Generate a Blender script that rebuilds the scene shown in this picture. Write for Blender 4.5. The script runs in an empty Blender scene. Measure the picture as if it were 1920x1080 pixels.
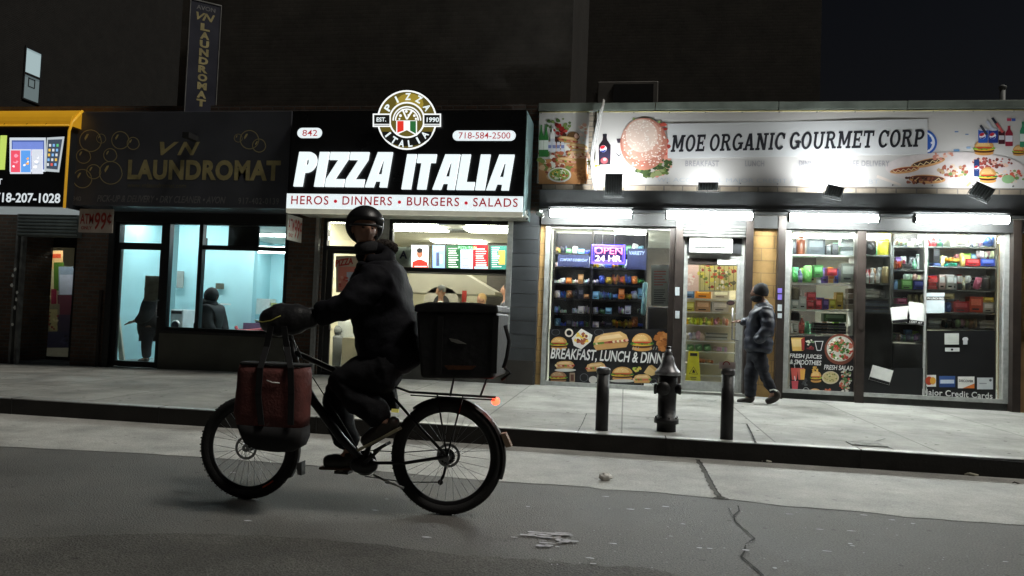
import bpy, bmesh, math, random
from mathutils import Vector, Matrix, noise as mnoise
random.seed(7)
S = bpy.context.scene
COL = S.collection
# ------------------------------------------------------------------ camera
FPX = 1400.0
CAMPOS = Vector((0, 0, 1.3))
def _basis(yaw, pitch, roll):
    cy, sy, cp, sp = math.cos(yaw), math.sin(yaw), math.cos(pitch), math.sin(pitch)
    fw = Vector((sy*cp, cy*cp, sp)); r = Vector((cy, -sy, 0)); u = r.cross(fw)
    cr, sr = math.cos(roll), math.sin(roll)
    return cr*r + sr*u, -sr*r + cr*u, fw
CR, CU, CF = _basis(math.radians(-8.7), math.radians(2.4), math.radians(2.18))
cd = bpy.data.cameras.new('camera'); cam = bpy.data.objects.new('camera', cd); COL.objects.link(cam)
cam.matrix_world = Matrix(((CR.x, CU.x, -CF.x, CAMPOS.x), (CR.y, CU.y, -CF.y, CAMPOS.y), (CR.z, CU.z, -CF.z, CAMPOS.z), (0, 0, 0, 1)))
cd.sensor_width = 36; cd.lens = 36*FPX/1920; cd.clip_start = 0.1; cd.clip_end = 500
S.camera = cam
# ------------------------------------------------------------------ night sky, weak overhead street light, exposure
W = bpy.data.worlds.new('World'); S.world = W; W.use_nodes = True
nt = W.node_tree; bg = nt.nodes['Background']
sky = nt.nodes.new('ShaderNodeTexSky'); sky.sky_type = 'NISHITA'; sky.sun_disc = False
SUN_EL, SUN_AZ = math.radians(58), math.radians(100)
sky.sun_elevation = math.radians(-3.7); sky.sun_rotation = SUN_AZ
nt.links.new(sky.outputs[0], bg.inputs[0]); bg.inputs[1].default_value = 0.16
sl = bpy.data.lights.new('sun', 'SUN'); sl.energy = 1.45; sl.angle = math.radians(12); sl.color = (1.0, 0.95, 0.86)
so = bpy.data.objects.new('sun', sl); COL.objects.link(so)
sd = Vector((math.cos(SUN_EL)*math.sin(SUN_AZ), math.cos(SUN_EL)*math.cos(SUN_AZ), math.sin(SUN_EL)))
so.rotation_euler = (-sd).to_track_quat('-Z', 'Y').to_euler()
S.view_settings.view_transform = 'Standard'; S.view_settings.look = 'None'
S.view_settings.exposure = 0.0; S.view_settings.gamma = 1.0
try: S.view_settings.use_curve_mapping = False
except Exception: pass
# ------------------------------------------------------------------ measuring: pixel of the photograph -> point on a real plane
def ray(px, py): return (px-960)/FPX*CR - (py-540)/FPX*CU + CF
def onY(px, py, Y):
    d = ray(px, py); return CAMPOS + d*((Y-CAMPOS.y)/d.y)
def onZ(px, py, Z):
    d = ray(px, py); return CAMPOS + d*((Z-CAMPOS.z)/d.z)
def rect(a, b, c, d, Y):
    mx, my = (a+c)/2, (b+d)/2
    return onY(a, my, Y).x, onY(c, my, Y).x, onY(mx, d, Y).z, onY(mx, b, Y).z      # x0 x1 z0 z1
def lerp(a, b, t): return a + (b-a)*t
def interp(x, pts):
    if x <= pts[0][0]: return pts[0][1]
    for (a, b), (c, d) in zip(pts, pts[1:]):
        if x <= c: return lerp(b, d, (x-a)/(c-a))
    return pts[-1][1]
WY = 12.5
def zwall(x): return interp(x, [(-30, .0), (-12, .10), (-6, .20), (-1, .225), (1, .222), (6, .185), (20, .12)])
def lin(c):
    return tuple(((v/255)/12.92 if v/255 <= 0.04045 else (((v/255)+0.055)/1.055)**2.4) for v in c)
# ------------------------------------------------------------------ materials
MATS = {}
def mat(name, rgb, rough=0.6, metal=0.0, var=0.25, vs=6.0, bump=0.0, bs=60.0, emit=0.0, ecol=None, spec=0.5, coat=0.0):
    """rgb linear; noise-broken colour and roughness, optional bump"""
    if name in MATS: return MATS[name]
    m = bpy.data.materials.new(name); m.use_nodes = True; n = m.node_tree; b = n.nodes['Principled BSDF']
    tc = n.nodes.new('ShaderNodeTexCoord')
    nz = n.nodes.new('ShaderNodeTexNoise'); nz.inputs['Scale'].default_value = vs; nz.inputs['Detail'].default_value = 6
    n.links.new(tc.outputs['Object'], nz.inputs['Vector'])
    rp = n.nodes.new('ShaderNodeValToRGB')
    rp.color_ramp.elements[0].position = 0.3; rp.color_ramp.elements[1].position = 0.7
    rp.color_ramp.elements[0].color = tuple(c*(1-var) for c in rgb)+(1,)
    rp.color_ramp.elements[1].color = tuple(min(1, c*(1+var*0.7)) for c in rgb)+(1,)
    n.links.new(nz.outputs['Fac'], rp.inputs['Fac']); n.links.new(rp.outputs['Color'], b.inputs['Base Color'])
    mr = n.nodes.new('ShaderNodeMapRange'); mr.inputs['To Min'].default_value = max(0.03, rough-0.12); mr.inputs['To Max'].default_value = min(1, rough+0.12)
    n.links.new(nz.outputs['Fac'], mr.inputs['Value']); n.links.new(mr.outputs[0], b.inputs['Roughness'])
    b.inputs['Metallic'].default_value = metal; b.inputs['Specular IOR Level'].default_value = spec
    if coat: b.inputs['Coat Weight'].default_value = coat
    if bump:
        n2 = n.nodes.new('ShaderNodeTexNoise'); n2.inputs['Scale'].default_value = bs; n2.inputs['Detail'].default_value = 4
        n.links.new(tc.outputs['Object'], n2.inputs['Vector'])
        bp = n.nodes.new('ShaderNodeBump'); bp.inputs['Strength'].default_value = bump; bp.inputs['Distance'].default_value = 0.02
        n.links.new(n2.outputs['Fac'], bp.inputs['Height']); n.links.new(bp.outputs[0], b.inputs['Normal'])
    if emit:
        b.inputs['Emission Color'].default_value = tuple(ecol or rgb)+(1,); b.inputs['Emission Strength'].default_value = emit
    MATS[name] = m; return m
def emat(name, rgb, st):
    if name in MATS: return MATS[name]
    m = bpy.data.materials.new(name); m.use_nodes = True; b = m.node_tree.nodes['Principled BSDF']
    b.inputs['Base Color'].default_value = tuple(min(.8, c) for c in rgb)+(1,); b.inputs['Roughness'].default_value = .5
    b.inputs['Emission Color'].default_value = tuple(rgb)+(1,); b.inputs['Emission Strength'].default_value = st
    MATS[name] = m; return m
def attr_mat(name, rough=0.45, emit=0.0, fade=0.12):
    m = bpy.data.materials.new(name); m.use_nodes = True; n = m.node_tree; b = n.nodes['Principled BSDF']
    a = n.nodes.new('ShaderNodeAttribute'); a.attribute_name = 'Col'
    tc = n.nodes.new('ShaderNodeTexCoord'); nz = n.nodes.new('ShaderNodeTexNoise'); nz.inputs['Scale'].default_value = 9; nz.inputs['Detail'].default_value = 8
    n.links.new(tc.outputs['Object'], nz.inputs['Vector'])
    mr = n.nodes.new('ShaderNodeMapRange'); mr.inputs['To Min'].default_value = 1-fade*1.6; mr.inputs['To Max'].default_value = 1+fade
    n.links.new(nz.outputs['Fac'], mr.inputs['Value'])
    vm = n.nodes.new('ShaderNodeVectorMath'); vm.operation = 'SCALE'
    n.links.new(a.outputs['Color'], vm.inputs[0]); n.links.new(mr.outputs[0], vm.inputs['Scale'])
    n.links.new(vm.outputs[0], b.inputs['Base Color']); b.inputs['Roughness'].default_value = rough
    if emit:
        n.links.new(vm.outputs[0], b.inputs['Emission Color']); b.inputs['Emission Strength'].default_value = emit
    MATS[name] = m; return m
PRINT = attr_mat('printed vinyl'); SCREEN = attr_mat('lit screen', 0.2, 1.25, .03); BACKLIT = attr_mat('backlit print', 0.3, 1.2, .05); GOODS = attr_mat('packaging', 0.3)
DECAL = attr_mat('window vinyl', 0.45, 0.0)
def brick(name, c1, c2, mortar, scale=1.0, bw=.21, rh=.07, ms=.012, bump=.6):
    m = bpy.data.materials.new(name); m.use_nodes = True; n = m.node_tree; b = n.nodes['Principled BSDF']
    tc = n.nodes.new('ShaderNodeTexCoord'); sp = n.nodes.new('ShaderNodeSeparateXYZ'); n.links.new(tc.outputs['Object'], sp.inputs[0])
    ad = n.nodes.new('ShaderNodeMath'); ad.operation = 'ADD'; n.links.new(sp.outputs[0], ad.inputs[0]); n.links.new(sp.outputs[1], ad.inputs[1])
    cb = n.nodes.new('ShaderNodeCombineXYZ'); n.links.new(ad.outputs[0], cb.inputs[0]); n.links.new(sp.outputs[2], cb.inputs[1])
    br = n.nodes.new('ShaderNodeTexBrick'); n.links.new(cb.outputs[0], br.inputs['Vector'])
    br.inputs['Color1'].default_value = tuple(c1)+(1,); br.inputs['Color2'].default_value = tuple(c2)+(1,); br.inputs['Mortar'].default_value = tuple(mortar)+(1,)
    br.inputs['Scale'].default_value = scale; br.inputs['Brick Width'].default_value = bw; br.inputs['Row Height'].default_value = rh
    br.inputs['Mortar Size'].default_value = ms; br.inputs['Mortar Smooth'].default_value = .3; br.inputs['Bias'].default_value = -.1
    nz = n.nodes.new('ShaderNodeTexNoise'); nz.inputs['Scale'].default_value = 1.7; nz.inputs['Detail'].default_value = 9; nz.inputs['Roughness'].default_value = .7
    n.links.new(tc.outputs['Object'], nz.inputs['Vector'])
    mr = n.nodes.new('ShaderNodeMapRange'); mr.inputs['From Min'].default_value = .3; mr.inputs['From Max'].default_value = .7; mr.inputs['To Min'].default_value = .55; mr.inputs['To Max'].default_value = 1.2
    n.links.new(nz.outputs['Fac'], mr.inputs['Value'])
    vm = n.nodes.new('ShaderNodeVectorMath'); vm.operation = 'SCALE'; n.links.new(br.outputs['Color'], vm.inputs[0]); n.links.new(mr.outputs[0], vm.inputs['Scale'])
    n.links.new(vm.outputs[0], b.inputs['Base Color']); b.inputs['Roughness'].default_value = .85
    bp = n.nodes.new('ShaderNodeBump'); bp.inputs['Strength'].default_value = bump; bp.inputs['Distance'].default_value = .008; bp.invert = True
    n.links.new(br.outputs['Fac'], bp.inputs['Height']); n.links.new(bp.outputs[0], b.inputs['Normal'])
    MATS[name] = m; return m
def concrete(name, c, slab=None, joint=.012, vs=1.2, grime=(.62, 1.12), rough=.8, speck=.15, bump=.25, off=0):
    m = bpy.data.materials.new(name); m.use_nodes = True; n = m.node_tree; b = n.nodes['Principled BSDF']; L = n.links.new
    tc = n.nodes.new('ShaderNodeTexCoord')
    big = n.nodes.new('ShaderNodeTexNoise'); big.inputs['Scale'].default_value = vs; big.inputs['Detail'].default_value = 10; big.inputs['Roughness'].default_value = .65
    fine = n.nodes.new('ShaderNodeTexNoise'); fine.inputs['Scale'].default_value = 90; fine.inputs['Detail'].default_value = 5
    vor = n.nodes.new('ShaderNodeTexVoronoi'); vor.inputs['Scale'].default_value = 4.5
    for t in (big, fine, vor): L(tc.outputs['Object'], t.inputs['Vector'])
    mr = n.nodes.new('ShaderNodeMapRange'); mr.inputs['From Min'].default_value = .3; mr.inputs['From Max'].default_value = .7
    mr.inputs['To Min'].default_value = grime[0]; mr.inputs['To Max'].default_value = grime[1]; L(big.outputs['Fac'], mr.inputs['Value'])
    m2 = n.nodes.new('ShaderNodeMapRange'); m2.inputs['From Min'].default_value = .3; m2.inputs['From Max'].default_value = .7; m2.inputs['To Min'].default_value = 1-speck; m2.inputs['To Max'].default_value = 1+speck; L(fine.outputs['Fac'], m2.inputs['Value'])
    # gum spots
    m3 = n.nodes.new('ShaderNodeMapRange'); m3.inputs['From Min'].default_value = .06; m3.inputs['From Max'].default_value = .10; m3.inputs['To Min'].default_value = .55; m3.inputs['To Max'].default_value = 1; L(vor.outputs['Distance'], m3.inputs['Value'])
    mu = n.nodes.new('ShaderNodeMath'); mu.operation = 'MULTIPLY'; L(mr.outputs[0], mu.inputs[0]); L(m2.outputs[0], mu.inputs[1])
    mu2 = n.nodes.new('ShaderNodeMath'); mu2.operation = 'MULTIPLY'; L(mu.outputs[0], mu2.inputs[0]); L(m3.outputs[0], mu2.inputs[1])
    vm = n.nodes.new('ShaderNodeVectorMath'); vm.operation = 'SCALE'; L(mu2.outputs[0], vm.inputs['Scale'])
    if slab:
        br = n.nodes.new('ShaderNodeTexBrick'); br.offset = off; L(tc.outputs['Object'], br.inputs['Vector'])
        br.inputs['Color1'].default_value = tuple(c)+(1,); br.inputs['Color2'].default_value = tuple(x*.86 for x in c)+(1,); br.inputs['Mortar'].default_value = tuple(x*.38 for x in c)+(1,)
        br.inputs['Scale'].default_value = 1; br.inputs['Brick Width'].default_value = slab[0]; br.inputs['Row Height'].default_value = slab[1]; br.inputs['Mortar Size'].default_value = joint; br.inputs['Mortar Smooth'].default_value = .6
        L(br.outputs['Color'], vm.inputs[0])
    else: vm.inputs[0].default_value = c
    L(vm.outputs[0], b.inputs['Base Color'])
    r2 = n.nodes.new('ShaderNodeMapRange'); r2.inputs['To Min'].default_value = rough-.25; r2.inputs['To Max'].default_value = rough+.15; L(big.outputs['Fac'], r2.inputs['Value']); L(r2.outputs[0], b.inputs['Roughness'])
    bp = n.nodes.new('ShaderNodeBump'); bp.inputs['Strength'].default_value = bump; bp.inputs['Distance'].default_value = .012; L(fine.outputs['Fac'], bp.inputs['Height']); L(bp.outputs[0], b.inputs['Normal'])
    MATS[name] = m; return m
def glass(name='shop glass', tint=(.95, .975, .97), base=.05, dirt=.012):
    m = bpy.data.materials.new(name); m.use_nodes = True; n = m.node_tree; n.nodes.remove(n.nodes['Principled BSDF']); L = n.links.new
    out = n.nodes['Material Output']; tr = n.nodes.new('ShaderNodeBsdfTransparent'); tr.inputs[0].default_value = tuple(tint)+(1,)
    gl = n.nodes.new('ShaderNodeBsdfGlossy'); gl.inputs['Roughness'].default_value = .04; gl.inputs[0].default_value = (.9, .95, .95, 1)
    df = n.nodes.new('ShaderNodeBsdfDiffuse'); df.inputs[0].default_value = (.6, .6, .58, 1)
    fr = n.nodes.new('ShaderNodeFresnel'); fr.inputs[0].default_value = 1.45
    mx = n.nodes.new('ShaderNodeMixShader'); L(fr.outputs[0], mx.inputs[0]); L(tr.outputs[0], mx.inputs[1]); L(gl.outputs[0], mx.inputs[2])
    tc = n.nodes.new('ShaderNodeTexCoord'); nz = n.nodes.new('ShaderNodeTexNoise'); nz.inputs['Scale'].default_value = 3; nz.inputs['Detail'].default_value = 8; L(tc.outputs['Object'], nz.inputs['Vector'])
    mr = n.nodes.new('ShaderNodeMapRange'); mr.inputs['From Min'].default_value = .45; mr.inputs['From Max'].default_value = .8; mr.inputs['To Min'].default_value = dirt*.2; mr.inputs['To Max'].default_value = dirt*2; L(nz.outputs['Fac'], mr.inputs['Value'])
    m2 = n.nodes.new('ShaderNodeMixShader'); L(mr.outputs[0], m2.inputs[0]); L(mx.outputs[0], m2.inputs[1]); L(df.outputs[0], m2.inputs[2]); L(m2.outputs[0], out.inputs[0])
    MATS[name] = m; return m
# ------------------------------------------------------------------ objects
def tag(o, label=None, cat=None, group=None, kind=None):
    if label: o['label'] = label
    if cat: o['category'] = cat
    if group: o['group'] = group
    if kind: o['kind'] = kind
    return o
def thing(name, label, cat, loc=(0, 0, 0), group=None):
    o = bpy.data.objects.new(name, None); COL.objects.link(o); o.location = loc; o.empty_display_size = .2
    return tag(o, label, cat, group)
def wloc(o):
    v = Vector((0, 0, 0))
    while o: v = v + Vector(o.location); o = o.parent
    return v
class MB:
    def __init__(s): s.v = []; s.f = []; s.m = []; s.c = []; s.s = []; s.cm = 0; s.cc = (1, 1, 1)
    def face(s, ids, smooth=False): s.f.append(tuple(ids)); s.m.append(s.cm); s.c.append(s.cc); s.s.append(smooth)
    def mtl(s, i): s.cm = i; return s
    def col(s, c): s.cc = c; return s
    def quad(s, pts, smooth=False):
        b = len(s.v); s.v += [tuple(p) for p in pts]; s.face(range(b, b+len(pts)), smooth); return s
    def box(s, x0, x1, y0, y1, z0, z1):
        b = len(s.v)
        s.v += [(x, y, z) for z in (z0, z1) for x, y in ((x0, y0), (x1, y0), (x1, y1), (x0, y1))]
        for q in ((0, 3, 2, 1), (4, 5, 6, 7), (0, 1, 5, 4), (1, 2, 6, 5), (2, 3, 7, 6), (3, 0, 4, 7)): s.face([b+i for i in q])
        return s
    def obox(s, c, ax, ay, az):
        c, ax, ay, az = map(Vector, (c, ax, ay, az)); b = len(s.v)
        s.v += [tuple(c+az*k+ax*i+ay*j) for k in (-1, 1) for i, j in ((-1, -1), (1, -1), (1, 1), (-1, 1))]
        for q in ((0, 3, 2, 1), (4, 5, 6, 7), (0, 1, 5, 4), (1, 2, 6, 5), (2, 3, 7, 6), (3, 0, 4, 7)): s.face([b+i for i in q])
        return s
    def tube(s, pts, r, n=10, cap=True, closed=False):
        P = [Vector(p) for p in pts]; k = len(P); R_ = r if isinstance(r, (list, tuple)) else [r]*k
        b = len(s.v); pu = None
        for i, p in enumerate(P):
            if closed: d = P[(i+1) % k]-P[i-1]
            else: d = (P[min(i+1, k-1)]-P[max(i-1, 0)])
            d = d.normalized() if d.length > 1e-9 else Vector((0, 0, 1))
            if pu is None:
                u = d.orthogonal().normalized()
            else:
                u = pu-d*pu.dot(d); u = u.normalized() if u.length > 1e-6 else d.orthogonal().normalized()
            pu = u; w = d.cross(u)
            for j in range(n):
                a = 2*math.pi*j/n; s.v.append(tuple(p+(u*math.cos(a)+w*math.sin(a))*R_[i]))
        for i in range(k if closed else k-1):
            i2 = (i+1) % k
            for j in range(n):
                s.face((b+i*n+j, b+i*n+(j+1) % n, b+i2*n+(j+1) % n, b+i2*n+j), True)
        if cap and not closed:
            s.face([b+j for j in range(n)][::-1]); s.face([b+(k-1)*n+j for j in range(n)])
        return s
    def cyl(s, a, b_, r0, r1=None, n=20): return s.tube([a, b_], [r0, r0 if r1 is None else r1], n)
    def lathe(s, c, prof, n=28, axis='z'):
        b = len(s.v); c = Vector(c)
        for (r, h) in prof:
            for j in range(n):
                a = 2*math.pi*j/n; x, y = r*math.cos(a), r*math.sin(a)
                p = (x, y, h) if axis == 'z' else ((x, h, y) if axis == 'y' else (h, x, y))
                s.v.append(tuple(c+Vector(p)))
        for i in range(len(prof)-1):
            for j in range(n): s.face((b+i*n+j, b+i*n+(j+1) % n, b+(i+1)*n+(j+1) % n, b+(i+1)*n+j), True)
        s.face([b+j for j in range(n)][::-1]); s.face([b+(len(prof)-1)*n+j for j in range(n)]); return s
    def ell(s, c, r, n=16, rot=None, fn=None):
        b = len(s.v); c = Vector(c); h = n//2+1
        for i in range(h+1):
            t = math.pi*i/h
            for j in range(n):
                a = 2*math.pi*j/n; p = Vector((math.sin(t)*math.cos(a), math.sin(t)*math.sin(a), math.cos(t)))
                q = fn(p) if fn else p
                q = Vector((q.x*r[0], q.y*r[1], q.z*r[2]))
                if rot: q = rot @ q
                s.v.append(tuple(c+q))
        for i in range(h):
            for j in range(n): s.face((b+i*n+j, b+(i+1)*n+j, b+(i+1)*n+(j+1) % n, b+i*n+(j+1) % n), True)
        return s
    def prism(s, poly, y0, y1):
        """poly [(x,z)] extruded along Y"""
        n = len(poly); b = len(s.v)
        s.v += [(x, y0, z) for x, z in poly]+[(x, y1, z) for x, z in poly]
        s.face(range(b, b+n)); s.face([b+n+i for i in range(n)][::-1])
        for i in range(n): s.face((b+i, b+n+i, b+n+(i+1) % n, b+(i+1) % n))
        return s
    def mesh(s, me, idx=None):
        b = len(s.v); s.v += [tuple(v.co) for v in me.vertices]
        for p in me.polygons:
            s.face([b+i for i in p.vertices], p.use_smooth)
        return s
    def build(s, name, mats, parent=None, label=None, cat=None, group=None, kind=None, bevel=0, base=True):
        if not isinstance(mats, (list, tuple)): mats = [mats]
        if parent is not None: o0 = wloc(parent)
        elif base and s.v:
            xs = [v[0] for v in s.v]; ys = [v[1] for v in s.v]; zs = [v[2] for v in s.v]
            o0 = Vector(((min(xs)+max(xs))/2, (min(ys)+max(ys))/2, min(zs)))
        else: o0 = Vector((0, 0, 0))
        me = bpy.data.meshes.new(name); me.from_pydata([tuple(Vector(v)-o0) for v in s.v], [], s.f)
        for m in mats: me.materials.append(m)
        for p, mi, sm in zip(me.polygons, s.m, s.s): p.material_index = mi; p.use_smooth = sm
        ca = me.color_attributes.new('Col', 'FLOAT_COLOR', 'CORNER')
        k = 0
        for p, c in zip(me.polygons, s.c):
            for _ in range(p.loop_total): ca.data[k].color = (c[0], c[1], c[2], 1); k += 1
        me.validate(); me.update()
        o = bpy.data.objects.new(name, me); COL.objects.link(o)
        if parent is not None: o.parent = parent
        else: o.location = o0
        if bevel:
            bm_ = o.modifiers.new('bevel', 'BEVEL'); bm_.width = bevel; bm_.segments = 2; bm_.limit_method = 'ANGLE'; bm_.angle_limit = math.radians(40)
        return tag(o, label, cat, group, kind)
def copy_tree(o, parent=None):
    c = o.copy(); COL.objects.link(c); c.parent = parent
    for ch in [x for x in list(bpy.data.objects) if x.parent == o]: copy_tree(ch, c)
    return c
# ------------------------------------------------------------------ flat prints: polygons laid on a plane facing the street
class Print:
    """polygons in photo pixels carried to the plane Y; layers are stacked automatically 0.4 mm apart towards the street"""
    def __init__(s, Y, step=.0004): s.Y = Y; s.p = []; s.step = step
    def w(s, px, py): p = onY(px, py, s.Y); return (p.x, p.z)
    def wpoly(s, pts, c):
        x0 = min(p[0] for p in pts); x1 = max(p[0] for p in pts); z0 = min(p[1] for p in pts); z1 = max(p[1] for p in pts)
        ly = 0
        for q in s.p:
            if q[0] < x1 and q[1] > x0 and q[2] < z1 and q[3] > z0 and q[4] > ly: ly = q[4]
        s.p.append((x0, x1, z0, z1, ly+1, pts, c)); return s
    def poly(s, pts, c): return s.wpoly([s.w(*p) for p in pts], lin(c))
    def rect(s, a, b, c_, d, c): return s.poly([(a, b), (a, d), (c_, d), (c_, b)], c)
    def ell(s, cx, cy, rx, ry, c, n=20, a0=0, a1=360, rot=0):
        cr, sr = math.cos(math.radians(rot)), math.sin(math.radians(rot)); pts = []
        m = n if a1-a0 >= 360 else n+1
        for i in range(m):
            a = math.radians(a0+(a1-a0)*i/n); x, y = rx*math.cos(a), ry*math.sin(a); pts.append((cx+x*cr-y*sr, cy+x*sr+y*cr))
        return s.poly(pts, c)
    def ring(s, cx, cy, r, t, c, n=28, a0=0, a1=360, ry=None):
        ry = ry or r
        for i in range(n):
            a, b = math.radians(a0+(a1-a0)*i/n), math.radians(a0+(a1-a0)*(i+1)/n)
            q = [(cx+k*math.cos(t_)*1.0, cy+k/r*ry*math.sin(t_)) for k, t_ in ((r, a), (r, b), (r-t, b), (r-t, a))]
            s.poly(q, c)
        return s
    def blobs(s, cx, cy, rx, ry, cols, n, r=(1.2, 3), k=6, rnd=None):
        rn = rnd or random
        for i in range(n):
            a = rn.uniform(0, 6.283); d = math.sqrt(rn.random()); x, y = cx+math.cos(a)*d*rx, cy+math.sin(a)*d*ry
            q = rn.uniform(*r); ph = rn.uniform(0, 6)
            s.poly([(x+q*rn.uniform(.6, 1.2)*math.cos(ph+6.283*j/k), y+q*rn.uniform(.5, 1)*math.sin(ph+6.283*j/k)) for j in range(k)], rn.choice(cols))
        return s
    def build(s, name, m, parent=None, **kw):
        b = MB()
        for q in s.p:
            b.col(q[6]); Y = s.Y-s.step*q[4]
            pts = q[5]; ar = sum(pts[i][0]*pts[(i+1) % len(pts)][1]-pts[(i+1) % len(pts)][0]*pts[i][1] for i in range(len(pts)))
            if ar < 0: pts = pts[::-1]
            b.quad([(x, Y, z) for x, z in pts])
        return b.build(name, m, parent, **kw)
def text_mesh(s, offset=0., shear=0., space=1., extrude=0.):
    c = bpy.data.curves.new('t', 'FONT'); c.body = s; c.offset = offset; c.shear = shear; c.space_character = space; c.extrude = extrude; c.resolution_u = 4
    o = bpy.data.objects.new('t', c); COL.objects.link(o)
    bpy.context.view_layer.update()
    me = bpy.data.meshes.new_from_object(o.evaluated_get(bpy.context.evaluated_depsgraph_get()))
    bpy.data.objects.remove(o); bpy.data.curves.remove(c); return me
def text_into(mb, s, x0, x1, z0, z1, Y, offset=0., shear=0., space=1., rise=0., extrude=0., rot=0., mirror=False):
    """fits the words into the box x0..x1, z0..z1 on plane Y, facing -Y; rise lifts the right end"""
    me = text_mesh(s, offset, shear, space)
    vs = [v.co.copy() for v in me.vertices]
    if not vs: return
    a, b = min(v.x for v in vs), max(v.x for v in vs); c, d = min(v.y for v in vs), max(v.y for v in vs)
    out = []
    for v in vs:
        t = (v.x-a)/(b-a); x = lerp(x0, x1, t); z = lerp(z0, z1, (v.y-c)/(d-c))+rise*t
        if rot:
            mx, mz = (x0+x1)/2, (z0+z1)/2; q = math.radians(rot); x, z = mx+(x-mx)*math.cos(q)-(z-mz)*math.sin(q), mz+(x-mx)*math.sin(q)+(z-mz)*math.cos(q)
        out.append((x, Y, z))
    k = len(mb.v); mb.v += out
    for p in me.polygons: mb.face([k+i for i in p.vertices])
    if extrude:
        # side walls from boundary edges
        cnt = {}
        for p in me.polygons:
            ids = list(p.vertices)
            for i in range(len(ids)):
                e = (ids[i], ids[(i+1) % len(ids)]); cnt[tuple(sorted(e))] = cnt.get(tuple(sorted(e)), [])+[e]
        for e, l in cnt.items():
            if len(l) == 1:
                i, j = l[0]; p, q = out[i], out[j]
                mb.quad([(q[0], q[1], q[2]), (p[0], p[1], p[2]), (p[0], p[1]+extrude, p[2]), (q[0], q[1]+extrude, q[2])])
    bpy.data.meshes.remove(me)
def ptext(mb, s, a, b, c, d, Y, **kw):
    """box in photo pixels (left, top, right, bottom) taken to plane Y"""
    x0, x1, z0, z1 = rect(a, b, c, d, Y); text_into(mb, s, x0, x1, z0, z1, Y, **kw)
# heavy block glyphs as polygons in a unit box
def _G():
    g = {}
    g['I'] = (.42, [[(0, 0), (.42, 0), (.42, 1), (0, 1)]])
    g['Z'] = (.84, [[(0, .78), (.4, .78), (.84, .78), (.84, 1), (0, 1)], [(0, 0), (.84, 0), (.84, .22), (.44, .22), (0, .22)], [(0, .22), (.4, .22), (.84, .78), (.42, .78)]])
    g['T'] = (.84, [[(0, .76), (.84, .76), (.84, 1), (0, 1)], [(.22, 0), (.62, 0), (.62, .76), (.22, .76)]])
    g['L'] = (.78, [[(0, 0), (.4, 0), (.4, 1), (0, 1)], [(.4, 0), (.78, 0), (.78, .22), (.4, .22)]])
    g['A'] = (.98, [[(0, 0), (.38, 0), (.60, .76), (.60, 1), (.32, 1)], [(.66, 0), (.98, 0), (.98, 1), (.60, 1), (.60, .76), (.66, .76)],
                    [(.43, .17), (.66, .17), (.66, .37), (.488, .37)]])
    arc = [(.46+.42*math.cos(math.radians(a)), .70+.30*math.sin(math.radians(a))) for a in range(-90, 91, 15)]
    ina = [(.44+.08*math.cos(math.radians(a)), .70+.09*math.sin(math.radians(a))) for a in range(-90, 91, 15)]
    ps = [[(0, 0), (.4, 0), (.4, 1), (0, 1)]]
    ps.append([(.4, .4), arc[0], ina[0], (.4, .61)]); ps.append([(.4, .79), ina[-1], arc[-1], (.4, 1)])
    for i in range(len(arc)-1): ps.append([arc[i], arc[i+1], ina[i+1], ina[i]])
    g['P'] = (.88, ps); return g
GL = _G()
def block_text(mb, s, x0, x1, z0, z1, Y, depth=.04, shear=.22, gap=.07, space=.42):
    w = sum((GL[c][0]+gap) if c != ' ' else space for c in s)-gap+shear*1.0
    k = (x1-x0)/w; h = z1-z0; cx = 0
    for c in s:
        if c == ' ': cx += space; continue
        gw, ps = GL[c]
        for p in ps:
            pts = [(x0+k*(cx+x+shear*z), z0+h*z) for x, z in p]
            mb.prism(pts, Y, Y+depth)
        cx += gw+gap
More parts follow.
